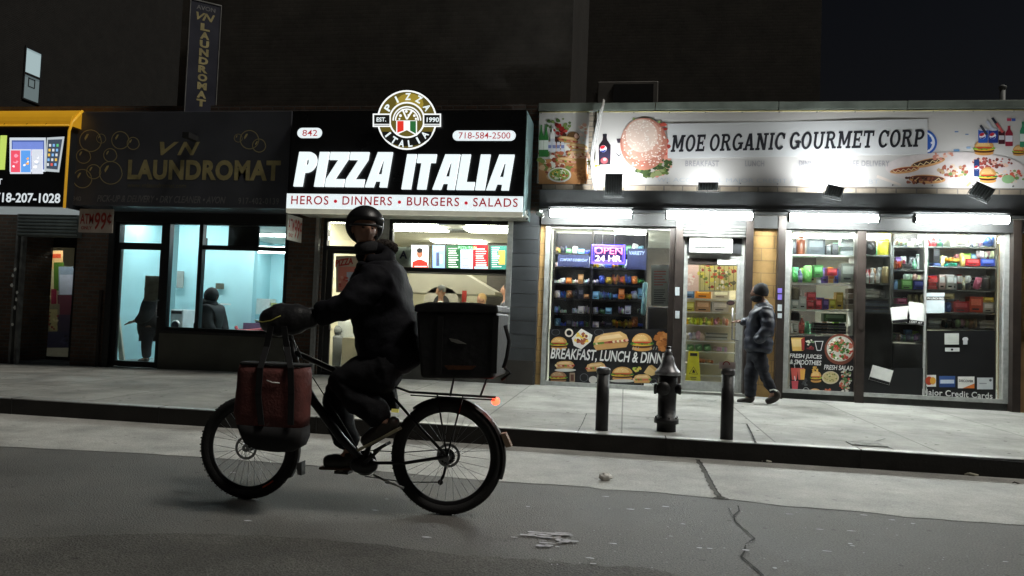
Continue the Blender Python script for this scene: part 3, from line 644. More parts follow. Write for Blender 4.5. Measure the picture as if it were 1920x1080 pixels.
# door + transom
b = MB(); frame(b, ddx0, ddx1-.02, .17, wz1, WY+.02, .12, .10, bars_z=(Z(460, 260),)); b.build('door_frame', M['black'], LM)
b = MB(); x0, x1, z0, z1 = rect(212, 462, 303, 684, WY+.04); gx = rect(221, 468, 296, 679, WY+.05)
b.box(x0, gx[0], WY+.035, WY+.08, z0, z1); b.box(gx[1], x1, WY+.035, WY+.08, z0, z1); b.box(gx[0], gx[1], WY+.037, WY+.078, z0, gx[2]); b.box(gx[0], gx[1], WY+.037, WY+.078, gx[3], z1)
dr = b.build('door', M['black'], LM); pane(gx[0], gx[1], gx[2], gx[3], WY+.055, dr)
b = MB(); b.tube([(gx[1]+.03, WY+.03, 1.1), (gx[1]+.03, WY-.03, 1.1), (gx[1]+.03, WY-.03, 1.4), (gx[1]+.03, WY+.03, 1.4)], .012, 8); b.build('handle', M['steel'], dr)
g = rect(218, 419, 304, 453, WY+.06); pane(g[0], g[1], g[2], g[3], WY+.08, LM)
# fixed windows
b = MB(); m1, m2 = X(311, py=500), X(371, py=500)
frame(b, m1-.04, wx1, wz0, wz1, WY+.02, .12, .075, bars_x=(m2+.015,), tb=.10); zb = Z(465, 455); b.box(m2+.06, wx1-.075, WY+.03, WY+.13, zb-.04, zb+.04)
wn = b.build('window', M['black'], LM); pane(m1+.03, m2-.03, wz0+.09, wz1-.07, WY+.08, wn); pane(m2+.05, wx1-.07, wz0+.09, wz1-.07, WY+.08, wn)
b = MB(); xx = X(210, py=560); b.box(xx-.12, xx+.0, WY-.03, WY-.004, .1, wz1+.1); b.build('door_post', M['black'], LM)
# brick pier fittings
b = MB(); xx = X(189, py=600); b.box(xx-.02, xx+.02, WY-.06, WY-.005, .12, 1.55); b.build('shutter_rail', M['brown'], LM)
LZ = 3.15
room(LM, xA+.35, xB-.12, WY+.31, 19.5, FLZ-.03, LZ, M['teal'], M['ceil'], M['tealfloor'])
# turquoise partition (right end at px 475) and bench wall
px1 = onY(474, 540, 14.6).x
b = MB(); b.box(onY(330, 540, 14.6).x, px1, 14.6, 14.75, .21, LZ-.01); b.build('partition_wall', M['teal'], LM)

# ---------- pizzeria
PZ = thing('shop_building', 'pizzeria shop front with dark grey pillar and lit counter', 'building', (X(780), WY, 0))
pd = rect(600, 408, 722, 700, WY); pw = rect(722, 408, 960, 680, WY)
b = MB(); wall_holes(b, xB, xC-.003, -.05, ROOFZ-.002, WY, WY+.3, [(pd[0], pd[1], .18, pd[3]), (pd[1], pw[1], .80, pd[3])]); b.build('wall', BRK, PZ); roof(PZ, xB, xC-.003)
# pillar cladding
b = MB(); x0, x1 = X(958, py=560), X(1008, py=560)
zc = Z(400, 985); n = 13
for i in range(n):
    z0 = .14+i*(zc-.14)/n; b.box(x0, x1, WY-.07, WY-.003, z0+.004, z0+(zc-.14)/n-.004)
b.build('pillar_cladding', M['dgrey'], PZ)
b = MB(); z0 = Z(690, 970); b.box(x0-.02, x1-.02, WY-.10, WY-.071, .12, .62); b.build('pillar_base', mat('brown base', (.035, .03, .025), .7, 0, .3, 4), PZ)
b = MB(); x0_ = X(596, py=500); b.box(x0_-.035, x0_+.03, WY-.09, WY-.004, .15, pd[3]); b.build('shutter_rail', M['alu'], PZ)
b = MB(); x1_ = X(957, py=500); b.box(x1_-.055, x1_+.035, WY-.10, WY-.071, .95, pd[3]+.02); b.build('shutter_rail', M['aluw'], PZ)
b = MB(); b.box(pd[0], pw[1], WY-.05, WY-.004, pd[3], pd[3]+.14); b.build('header', M['housing'], PZ)
b = MB(); frame(b, pd[0], pd[1], .19, pd[3], WY+.03, .12, .07, bars_z=(Z(465, 660),)); fr_ = b.build('door_frame', M['black'], PZ)
b = MB(); g = rect(620, 476, 708, 690, WY+.06); d0, d1 = pd[0]+.08, pd[1]-.09; b.box(d0, g[0], WY+.05, WY+.1, .2, g[3]+.06); b.box(g[1], d1, WY+.05, WY+.1, .2, g[3]+.06); b.box(g[0], g[1], WY+.052, WY+.098, .2, .36); b.box(g[0], g[1], WY+.052, WY+.098, g[3], g[3]+.06)
dr = b.build('door', M['black'], PZ); pane(g[0], g[1], .36, g[3], WY+.07, dr, GLASSD)
b = MB(); b.tube([(g[0]+.03, WY+.05, 1.0), (g[0]+.03, WY-.02, 1.0), (g[0]+.03, WY-.02, 1.5), (g[0]+.03, WY+.05, 1.5)], .014, 8); b.build('handle', M['steel'], dr)
pane(pd[0]+.08, pd[1]-.08, Z(450, 660), pd[3]-.08, WY+.08, PZ)
b = MB(); frame(b, pd[1]+.003, pw[1], .80, pd[3], WY+.03, .1, .075, bars_z=(Z(507, 850),)); wn = b.build('window', M['black'], PZ); pane(pd[1]+.08, pw[1]-.075, .87, pd[3]-.075, WY+.07, wn)
b = MB(); xx = X(720, py=430); b.box(xx-.09, xx+.09, WY+.005, WY+.028, .2, pd[3]); b.build('mullion', M['aluw'], PZ)
b = MB(); b.box(pd[1]-.02, X(960), WY-.065, WY-.004, .12, .795); b.build('stall_riser', mat('stone riser', (.10, .095, .085), .7, 0, .3, 3), PZ)
PCZ = 3.05
room(PZ, xB+.2, xC-.25, WY+.31, 18.6, FLZ-.03, PCZ, M['cream'], M['ceil'], M['tealfloor'])

# ---------- deli / grocery
DL = thing('shop_building', 'one storey deli with yellow brick piers, display windows and long banner', 'building', (X(1450), WY, 0))
lw = rect(1021, 424, 1264, 722, WY); dd = rect(1276, 446, 1396, 737, WY); rw = rect(1470, 428, 1890, 757, WY)
LWB = .21
b = MB(); wall_holes(b, xC, xD, -.05, ROOFZ-.01, WY, WY+.3, [(lw[0], lw[1], LWB, lw[3]), (dd[0], dd[1], LWB, lw[3]), (rw[0], rw[1], .30, rw[3])])
b.build('wall', [BRKY], DL); roof(DL, xC, xD)
# pale brick band between banner and canopy is part of the wall above
b = MB(); z0, z1 = Z(368, 1460), Z(200, 1460); b.box(xC+.002, xD, WY-.02, WY-.002, z0, z1); b.build('upper_wall_band', BRKO, DL)
# parapet coping, sections
b = MB(); z0, z1 = Z(206, 1460, WY-.1), Z(191, 1460, WY-.1); x = xC-.1; k = 0
while x < xD:
    b.box(x, min(x+1.95, xD)-.01, WY-.12, WY+.38, z0+k % 2*.004, z1+k % 2*.004); x += 1.95; k += 1
b.build('parapet_coping', mat('verdigris coping', (.21, .245, .21), .55, .3, .35, 3), DL, bevel=.008)
# canopy box (roller shutter housing) over the shop front
b = MB(); cz1, cz0 = onY(1450, 360, 12.0).z, onY(1450, 397, 12.0).z; CX0 = xC+.02
b.box(CX0, xD, 12.02, WY-.021, cz0, cz1); b.box(CX0+.01, xD-.01, 12.0, 12.019, cz0+.03, cz0+.06); b.build('canopy', M['housing'], DL)
hz0 = Z(426, 1330, 12.38)
b = MB(); b.box(CX0, xD, 12.38, WY-.003, hz0, cz0-.003)
b.build('shutter_housing', mat('painted shutter box', (.022, .022, .022), .7, .0, .25, 3), DL)
b = MB(); g = rect(1277, 424, 1398, 446, 12.4); n = 4
for i in range(n): b.tube([(g[0], 12.39, g[2]+.03+i*(g[3]-g[2])/n), (g[1], 12.39, g[2]+.03+i*(g[3]-g[2])/n)], .03, 8)
b.build('rolled_shutter', mat('dull shutter slats', (.12, .12, .115), .5, .3), DL)
# brown shutter rails with stickers
RAILS = []
for px in (1270, 1401, 1461, 1899):
    xx = X(px); b = MB(); b.box(xx-.06, xx+.055, 12.36, WY-.004, .17, cz0); RAILS.append(b.build('shutter_rail', M['brown'], DL))
for px, py, h, m_ in ((1462, 545, 9, 0), (1462, 557, 10, 0), (1462, 577, 12, 1), (1462, 592, 9, 1), (1270, 543, 9, 1), (1270, 550, 8, 1), (1270, 590, 14, 1)):
    g = rect(px-4, py-h/2, px+4, py+h/2, 12.357); b = MB(); b.box(g[0], g[1], 12.354, 12.3575, g[2], g[3]); b.build('sticker', [mat('purple sticker', (.22, .16, .6), .5), mat('pale sticker', (.55, .60, .62), .5)][m_], RAILS[2 if px > 1400 else 0])
# left display window
b = MB(); frame(b, lw[0], lw[1], LWB, lw[3], WY+.0, .1, .05, bars_x=(X(1150),) if False else (), tb=.08); b.box(lw[0]-.02, lw[0]+.06, WY-.03, WY-.002, LWB, lw[3]); wn = b.build('window', M['aluw'], DL)
pane(lw[0]+.05, X(1148), LWB+.08, lw[3]-.05, WY+.05, wn); pane(X(1148)+.006, lw[1]-.05, LWB+.08, lw[3]-.05, WY+.05, wn)
b = MB(); b.box(lw[1]-.10, dd[0]+.03, WY-.05, WY-.003, .17, lw[3]); b.build('door_post', M['brown'], DL)
# door with transom holding the air conditioner
b = MB(); frame(b, dd[0], dd[1], LWB+.02, lw[3], WY+.03, .13, .07, tb=.04); b.box(dd[0]+.07, dd[1]-.07, WY+.035, WY+.15, Z(486, 1335), Z(474, 1335)); b.build('door_frame', M['aluw'], DL)
g = rect(1287, 497, 1380, 716, WY+.04); e = (dd[0]+.075, dd[1]-.075, .25, Z(483, 1335, WY+.04))
b = MB(); b.box(e[0], g[0], WY+.04, WY+.09, e[2], e[3]); b.box(g[1], e[1], WY+.04, WY+.09, e[2], e[3]); b.box(g[0], g[1], WY+.042, WY+.088, e[2], g[2]); b.box(g[0], g[1], WY+.042, WY+.088, g[3], e[3])
dr = b.build('door', M['aluw'], DL); pane(g[0], g[1], g[2], g[3], WY+.06, dr)
xx = X(1373, py=600, Y=WY-.03); z0, z1 = Z(636, 1373), Z(578, 1373)
b = MB(); b.tube([(xx, WY+.04, z1), (xx, WY-.05, z1), (xx, WY-.05, z0), (xx, WY+.04, z0)], .014, 8); b.tube([(xx, WY-.05, z0), (xx+.12, WY+.03, z0-.02)], .01, 8); b.build('handle', M['steel'], dr)
b = MB(); g2 = rect(1345, 486, 1380, 496, WY+.03); b.box(g2[0], g2[1], WY+.0, WY+.037, g2[2], g2[3]); b.build('door_closer', M['paper'], dr)
b = MB(); b.box(e[0]+.02, g2[0]-.005, WY+.02, WY+.037, g2[2], g2[3]); b.build('head_strip', M['brown'], dr)
b = MB(); b.box(dd[0]-.03, dd[1]+.03, WY-.22, WY+.1, .12, LWB+.045); b.build('door_step', mat('worn stone step', (.20, .20, .18), .8, 0, .4, 6, .3, 30), DL)
b = MB(); b.box(lw[0]-.02, lw[1], WY-.05, WY+.0, .12, LWB+.01); b.build('window_sill', M['aluw'], DL)
# right display window: sash frame
PA = X(1611, py=590); PB = X(1735, py=590)
b = MB(); frame(b, rw[0], rw[1], .30, rw[3], WY-.03, .14, .075, tb=.06); b.box(PB-.012, PB+.012, WY-.0, WY+.06, .36, rw[3]-.075); wn = b.build('window', M['aluw'], DL)
pane(rw[0]+.07, PA-.06, .36, rw[3]-.07, WY+.03, wn); pane(PA+.06, PB-.012, .36, rw[3]-.07, WY+.03, wn); pane(PB+.012, rw[1]-.07, .36, rw[3]-.07, WY+.03, wn)
b = MB(); b.box(PA-.065, PA+.065, WY-.08, WY+.1, .17, rw[3]+.02); b.box(PA-.03, PA+.03, WY-.10, WY-.081, 1.35, 1.62); b.build('window_post', M['brown'], DL)
b = MB(); b.box(rw[0], rw[1], WY-.012, WY+.02, .05, .297); b.build('stall_riser', mat('dark stone riser', (.05, .05, .045), .8, 0, .4, 5, .3, 30), DL)
b = MB(); x0 = X(1895); b.box(x0+.08, xD, WY-.10, WY-.004, .05, Z(640, 1900)); b.build('pier_base', mat('ochre plinth', (.34, .19, .08), .75, 0, .3, 3, .2, 20), DL)
b = MB(); x0, x1 = X(1396), X(1469); b.box(x0, x1, WY-.03, WY-.004, .1, Z(520, 1430)); 
DCZ = 3.02
room(DL, xC+.1, xD-.1, WY+.31, 19.0, FLZ-.02, DCZ, mat('pale shop wall', (.60, .60, .50), .6, 0, .1, 2), M['ceil'], M['tealfloor'])
# ================================================================== SIGNS
# ---- phone shop sign box
SG1 = thing('shop_sign', 'black phone shop sign box with yellow hood and picture of handsets', 'sign', (X(0), 11.7, Z(300, 0)))
SY = 11.5
a = rect(-260, 236, 122, 385, SY)
vin = mat('black sign vinyl', (.022, .024, .028), .35, 0, .2, 2)
b = MB(); b.box(a[0], a[1], SY, WY-.005, a[2], a[3]); b.build('sign_box', [vin], SG1)
yel = mat('yellow hood fabric', (.75, .42, .02), .4, 0, .12, 3, emit=.26, ecol=(.9, .42, .02))
b = MB(); top = onY(0, 209, SY+.25).z; n = 6; prof = [(SY-.02, a[3]+.0)]+[(SY+.25-.27*math.cos(i/n*math.pi/2), a[3]+(top-a[3])*math.sin(i/n*math.pi/2)) for i in range(1, n+1)]+[(WY-.01, top)]
for (y0, z0), (y1, z1) in zip(prof, prof[1:]): b.quad([(a[0], y0, z0), (a[1]+.06, y0, z0), (a[1]+.06, y1, z1), (a[0], y1, z1)], True)
b.quad([(a[1]+.06, y, z) for y, z in prof]+[(a[1]+.06, WY-.01, a[3])])
b.build('hood', yel, SG1)
b = MB(); xs = X(122, SY, 300)+.07
b.tube([(xs, SY+.25, top), (xs, SY+.03, a[3]+.06), (xs, SY-.03, a[3]-.1), (xs-.0, SY-.03, a[2]-.02)], .022, 8); b.tube([(a[0], SY-.03, a[3]-.0), (xs, SY-.03, a[3])], .014, 6)
b.build('hood_edge', mat('yellow tube edge', (.8, .48, .03), .4, emit=.35, ecol=(1, .5, .03)), SG1)
b = MB()
for px in (10, 52, 88): 
    xx = X(px, SY, 220); b.tube([(xx+.0, SY-.03, a[3]+.01), (xx+.05, SY+.03, a[3]+.1), (xx+.13, SY+.25, top+.004)], .006, 5)
b.build('hood_seam', mat('brown seam', (.12, .05, .01), .6), SG1)
pr = Print(SY-.002)
for q in ((18, 258, 86, 322, (190, 198, 205)), (22, 263, 83, 318, (70, 90, 150)), (24, 266, 81, 290, (110, 130, 200)), (24, 283, 60, 292, (170, 130, 170))): pr.rect(*q)
pr.poly([(88, 258), (121, 256), (111, 323), (84, 321)], (170, 178, 182)); pr.poly([(90, 262), (117, 261), (108, 318), (87, 316)], (60, 70, 84))
for i in range(5):
    for j in range(3): pr.rect(92+j*7-i*1.0, 270+i*9, 96+j*7-i*1.0, 275+i*9, random.choice([(210, 90, 80), (220, 180, 80), (120, 170, 220), (200, 205, 210), (90, 180, 120)]))
for x0, c1, c2 in ((19, (220, 80, 100), (235, 150, 170)), (38, (90, 150, 220), (240, 170, 80)), (60, (200, 205, 215), (180, 190, 205))):
    pr.poly([(x0, 280), (x0+21, 280), (x0+21, 326), (x0, 326)], (205, 210, 220)); pr.poly([(x0+1.5, 282), (x0+19.5, 282), (x0+19.5, 323), (x0+1.5, 323)], c1)
    pr.blobs(x0+10, 303, 6, 14, [c2, c1, (240, 240, 245)], 6, (2, 5))
pr.build('handset_picture', BACKLIT, SG1)
b = MB(); ptext(b, '718-207-1028', -10, 362, 113, 380, SY-.004, offset=.02); b.build('lettering', emat('lit white letters', (.78, .86, .9), .8), SG1); b = MB(); ptext(b, 'T', -4, 335, 4, 346, SY-.004, offset=.01); b.build('lettering', MATS['lit white letters'], SG1)
b = MB(); g = rect(-26, 254, 11, 318, SY-.004); w_ = (g[1]-g[0]); 
b.box(g[0], g[0]+w_*.32, SY-.01, SY-.003, g[2], g[3]); b.box(g[1]-w_*.32, g[1], SY-.01, SY-.003, g[2], g[3]); b.box(g[0]+w_*.32, g[1]-w_*.32, SY-.01, SY-.003, (g[2]+g[3])/2-.05, (g[2]+g[3])/2+.05)
b.build('lettering', emat('lime letters', (.62, .80, .16), .8), SG1)
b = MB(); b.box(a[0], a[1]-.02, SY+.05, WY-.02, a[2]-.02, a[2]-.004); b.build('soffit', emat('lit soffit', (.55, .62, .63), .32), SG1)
# ---- laundromat sign
SG2 = thing('shop_sign', 'unlit charcoal laundromat sign with gold lettering and soap bubble rings', 'sign', (X(340), 11.8, Z(300, 340)))
SY = 11.75; a = rect(131, 209, 543, 388, SY)
dv = mat('charcoal vinyl', (.075, .079, .094), .45, 0, .2, 1.2)
b = MB(); b.box(a[0], a[1], SY, WY-.031, a[2], a[3]); b.build('sign_box', dv, SG2, bevel=.01)
gold = (205, 190, 130)
for cx, cy, r in ((170, 264, 21), (190, 260, 9), (157, 293, 14), (155, 335, 18), (176, 322, 14), (208, 324, 22), (207, 291, 13), (226, 263, 17), (250, 269, 12), (468, 262, 18), (447, 259, 8), (486, 273, 13)):
    pr = Print(SY-.002); pr.ring(cx, cy, r, 1.5 if r > 10 else 1.0, (176, 164, 118), 26); pr.poly([(cx-r*.55, cy-r*.25), (cx-r*.35, cy-r*.6), (cx-r*.15, cy-r*.62), (cx-r*.3, cy-r*.3), (cx-r*.5, cy-r*.02)], gold); pr.build('bubble_ring', PRINT, SG2)
GOLD = mat('dull gold vinyl', (.42, .36, .17), .5, 0, .3, 5); GREYT = mat('grey lettering', (.20, .20, .205), .5, 0, .25, 5)
b = MB()
text_into(b, 'LAUNDROMAT', *rect(240, 300, 526, 338, SY)[:4], SY-.004, offset=.045, space=1.08, rise=-.0)
b.build('lettering', GOLD, SG2); b = MB(); ptext(b, 'V', 299, 266, 335, 291, SY-.004, offset=.03, shear=.35); ptext(b, 'N', 333, 266, 374, 291, SY-.004, offset=.03, shear=.35)
b.build('lettering', GOLD, SG2)
b = MB(); ptext(b, 'www.vnlaundromat.com', 239, 343, 349, 352, SY-.004, offset=.01, shear=.1); b.build('web_lettering', mat('dim gold', (.13, .12, .075), .5), SG2)
words = lambda l, m, t: [(lambda b: (ptext(b, *a[0], **a[1]), b.build('lettering', m, t)))(MB()) for a in l]
b = MB(); ptext(b, 'PICK-UP & DELIVERY • DRY CLEANER • AVON', 182, 367, 423, 380, SY-.004, offset=.015, shear=.25); b.build('lettering', GREYT, SG2); words([(('917-402-0139', 447, 371, 523, 383, SY-.004), dict(offset=.01, space=1.2)), (('840', 135, 368, 152, 377, SY-.004), dict(offset=.01))], GREYT, SG2)
# sign floodlight stub above the letters
b = MB(); g = rect(345, 249, 357, 259, 11.5); b.box(g[0], g[1], 11.45, 11.74, g[2], g[3]); b.build('sign_spotlight', M['blackm'], label='tiny unlit black spot fitting on the charcoal laundromat sign', cat='light fitting')
# ---- vertical blade sign
Q1 = onY(411, 100, 12.56); Q0 = onY(351.5, 100, 12.22); Q1.z = 0; Q0.z = 0
zt, zb_ = onY(383, 4, 12.4).z, onY(380, 204, 12.4).z-.35
BS = thing('blade_sign', 'tall navy vertical laundromat sign set at an angle on the upper wall', 'sign', (Q1.x, 12.5, zb_))
dq = (Q1-Q0); BW = dq.length; dq.normalize(); nq = Vector((dq.y, -dq.x, 0))
def bladebox(b, u0, u1, d0, d1, z0, z1): c = Q0+dq*(u0+u1)/2+nq*(d0+d1)/2+Vector((0, 0, (z0+z1)/2)); b.obox(c, dq*(u1-u0)/2, nq*(d1-d0)/2, (0, 0, (z1-z0)/2))
b = MB(); bladebox(b, 0, BW, -.10, 0, zb_, zt); b.build('sign_box', mat('navy sign face', (.035, .037, .055), .4, 0, .2, 2), BS)
b = MB(); bladebox(b, 0, BW, .001, .012, zt-.02, zt); bladebox(b, 0, .012, .001, .013, zb_, zt-.02); bladebox(b, BW-.012, BW, .001, .013, zb_, zt-.02); b.build('trim', mat('blade trim', (.26, .26, .25), .5, .4), BS)
b = MB(); bladebox(b, BW-.1, BW-.04, -.4, -.101, zt-.5, zt-.45); bladebox(b, BW-.1, BW-.04, -.4, -.101, zb_+.5, zb_+.55); b.build('bracket', M['black'], BS)
def side_text(mb, s, y0, y1, z0, z1, x, **kw):
    t = MB(); text_into(t, s, 0, y1-y0, z0, z1, 0, **kw); k = len(mb.v); mb.v += [(x, y0+v[0], v[2]) for v in t.v]
    for f in t.f: mb.face([k+i for i in f])
def blade_text(mb, s, u0, u1, z0, z1, **kw):
    t = MB(); text_into(t, s, u0, u1, z0, z1, 0, **kw); k = len(mb.v); mb.v += [tuple(Q0+dq*v[0]+nq*.004+Vector((0, 0, v[2]))) for v in t.v]
    for f in t.f: mb.face([k+i for i in f])
zy = lambda y: onY(383, y, 12.4).z
b = MB()
for i, ch in enumerate('LAUNDROMAT'): y0 = 45+15.7*i; blade_text(b, ch, BW*.36, BW*.66, zy(y0+13.6), zy(y0), offset=.055)
b.build('lettering', GOLD, BS); b = MB(); blade_text(b, 'VN', BW*.2, BW*.8, zy(40), zy(26), offset=.03, shear=.3); b.build('lettering', GOLD, BS)
b = MB(); blade_text(b, 'AVON', BW*.2, BW*.8, zy(21), zy(13), offset=.02); b.build('lettering', GREYT, BS)
# ---- pizzeria sign
SG3 = thing('shop_sign', 'black lit pizzeria sign box with big white letters and round emblem', 'sign', (X(770), 11.8, Z(300, 770)))
SY = 11.55; a = rect(545, 207, 984, 372, SY); PX0, PX1 = a[0], a[1]
zs1 = onY(760, 366, SY).z; zs0 = onY(760, 394, SY).z
b = MB(); b.box(PX0, PX1, SY, WY-.005, zs0, a[3]); b.build('sign_box', mat('black gloss sign face', (.012, .012, .013), .3, 0, .2, 2), SG3)
b = MB(); b.box(PX1+.001, PX1+.012, SY-.0, WY-.11, zs0-.05, a[3]-.005); b.build('side_panel', mat('grey teal panel', (.085, .14, .145), .5, 0, .25, 2), SG3)
b = MB(); b.box(PX0-.02, PX1+.0, SY-.022, SY-.001, zs0, zs1); b.build('strip', LITW, SG3)
RSL = emat('red sign letters', (.42, .02, .03), .55)
for s, p0, p1 in (('HEROS', 546, 616), ('DINNERS', 642, 735), ('BURGERS', 763, 861), ('SALADS', 887, 971)):
    b = MB(); ym_ = 375.5+(p0-580)*.0125; ptext(b, s, p0, ym_-8, p1, ym_+8.5, SY-.026, offset=.012, space=1.15); b.build('lettering', RSL, SG3)
for px in (629, 749, 874): pr = Print(SY-.024); pr.ell(px, 377+(px-600)*.0135, 3.2, 3.2, (170, 30, 45)); pr.build('bullet_dot', BACKLIT, SG3)
b = MB(); gp = rect(551, 286, 805, 352, SY); gi = rect(756, 289, 967, 357, SY)
block_text(b, 'PIZZA', onY(552, 350, SY).x, onY(737, 300, SY).x, onY(640, 351, SY).z, onY(640, 286, SY).z, SY-.045, .04, .20, .075)
LCL = emat('lit white channel letters', (.80, .90, .92), 1.05); b.build('lettering', LCL, SG3); b = MB()
block_text(b, 'ITALIA', onY(754, 353, SY).x, onY(965, 300, SY).x, onY(860, 356.5, SY).z, onY(860, 290.5, SY).z, SY-.045, .04, .20, .07)
b.build('lettering', emat('lit white channel letters', (.80, .90, .92), 1.05), SG3)
# pills
def pill(px0, py0, px1, py1, name):
    g = rect(px0, py0, px1, py1, SY); r = (g[3]-g[2])/2; cz = (g[2]+g[3])/2; pts = []
    for i in range(13): t = -math.pi/2+math.pi*i/12; pts.append((g[1]-r+r*math.cos(t), cz+r*math.sin(t)))
    for i in range(13): t = math.pi/2+math.pi*i/12; pts.append((g[0]+r+r*math.cos(t), cz+r*math.sin(t)))
    b = MB(); b.prism(pts, SY-.012, SY-.001); b.build(name, LITW, SG3)
pill(558, 240, 604, 259, 'number_plate'); pill(849, 245, 967, 264, 'phone_plate')
b = MB(); ptext(b, '842', 567, 243.5, 595, 255, SY-.015, offset=.005); b.build('lettering', emat('red plate letters', (.5, .05, .06), .6), SG3); b = MB(); ptext(b, '718-584-2500', 860, 248, 957, 260, SY-.015, offset=.005); b.build('lettering', emat('red plate letters', (.5, .05, .06), .6), SG3)
# emblem
EM = Print(SY-.034); cx, cy = 763, 225
wht = (236, 240, 240)
b = MB(); c0 = onY(cx, cy, SY-.03); R_ = onY(cx+57, cy, SY-.03).x-c0.x
b.prism([(c0.x+R_*math.cos(i*6.2832/48), c0.z+R_*math.sin(i*6.2832/48)) for i in range(48)], SY-.03, SY-.001); b.build('emblem', mat('emblem backing', (.02, .018, .012), .3), SG3)
EM.ell(cx, cy, 56, 56, wht, 48); EM.ell(cx, cy, 53, 53, (88, 78, 32), 48); EM.ell(cx+5, cy-30, 26, 20, (140, 122, 48), 20); EM.ell(cx, cy+22, 47, 27, (22, 22, 20), 30, 0, 180)
EM.ell(cx, cy, 34, 34, wht, 40); EM.ell(cx, cy, 31, 31, (92, 82, 36), 40)
for s_ in (-1, 1):
    EM.rect(cx+s_*47-17, cy-12, cx+s_*47+17, cy+13, wht); EM.rect(cx+s_*47-14.5, cy-9.5, cx+s_*47+14.5, cy+7.5, (24, 24, 22)); EM.rect(cx+s_*47-14.5, cy+9, cx+s_*47+14.5, cy+10.5, (24, 24, 22))
EM.ell(cx, cy+1, 27, 27, wht, 24, 180, 360); EM.ell(cx, cy+1, 24.5, 24.5, (92, 82, 36), 24, 180, 360); EM.ell(cx, cy+1, 22.5, 22.5, wht, 24, 180, 360); EM.ell(cx, cy+1, 20, 20, (100, 88, 34), 24, 180, 360)
for q in ([(cx-1.5, cy-1), (cx+1.5, cy-1), (cx-7, cy-21), (cx-10, cy-20)], [(cx-1.5, cy-1), (cx+1.5, cy-1), (cx+12, cy-18), (cx+9, cy-20)]): EM.poly(q, wht)
for q in ((-12, -8, 2.6), (-1, -16, 2.6), (3, -9, 1.8), (14, -8, 2.4), (8, -14, 2), (-14, -2, 1.8), (17, -2, 2)): EM.ell(cx+q[0], cy+q[1], q[2], q[2], wht, 10)
EM.poly([(cx-20, cy+1), (cx+19, cy+1), (cx+19, cy+30), (cx, cy+19), (cx-20, cy+28)], wht)
EM.poly([(cx-18, cy+2), (cx-6, cy+2), (cx-6, cy+20), (cx-18, cy+24)], (205, 50, 40)); EM.poly([(cx+6, cy+2), (cx+17, cy+2), (cx+17, cy+26), (cx+6, cy+20)], (40, 96, 52))
EM.build('emblem_picture', BACKLIT, SG3)
b = MB()
def arc_text(s, r, a0, a1, h, flip=False):
    for i, ch in enumerate(s):
        a_ = math.radians(lerp(a0, a1, i/(len(s)-1))); k = onY(cx+100, cy, SY-.04).x-onY(cx, cy, SY-.04).x; k /= 100
        c1 = onY(cx, cy, SY-.04); X_, Z_ = c1.x+r*k*math.cos(a_), c1.z+r*k*math.sin(a_); wd = {'I': .26, 'L': .6}.get(ch, .82)*h*k
        text_into(b, ch, X_-wd/2, X_+wd/2, Z_-h*k/2, Z_+h*k/2, SY-.0405, offset=.03, rot=math.degrees(a_)-90 if not flip else math.degrees(a_)+90)
arc_text('PIZZA', 43.5, 148, 32, 13); b.build('lettering', LCL, SG3); b = MB(); arc_text('ITALIA', 44, 218, 322, 13, True); b.build('lettering', LCL, SG3); b = MB()
ptext(b, 'EST.', 706, 220, 724, 228, SY-.042, offset=.02); b.build('lettering', LCL, SG3); b = MB(); ptext(b, '1990', 800, 220, 823, 229, SY-.042, offset=.02)
b.build('lettering', MATS['lit white channel letters'], SG3)
# underside of the sign with lit lip
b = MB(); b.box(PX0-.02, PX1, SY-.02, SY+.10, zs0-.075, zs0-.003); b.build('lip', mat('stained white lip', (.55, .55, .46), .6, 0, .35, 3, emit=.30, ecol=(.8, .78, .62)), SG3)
b = MB(); b.box(PX0-.01, PX1-.01, SY+.101, WY-.06, zs0-.03, zs0-.004); b.build('soffit', mat('stained soffit', (.45, .45, .38), .7, 0, .4, 4), SG3)
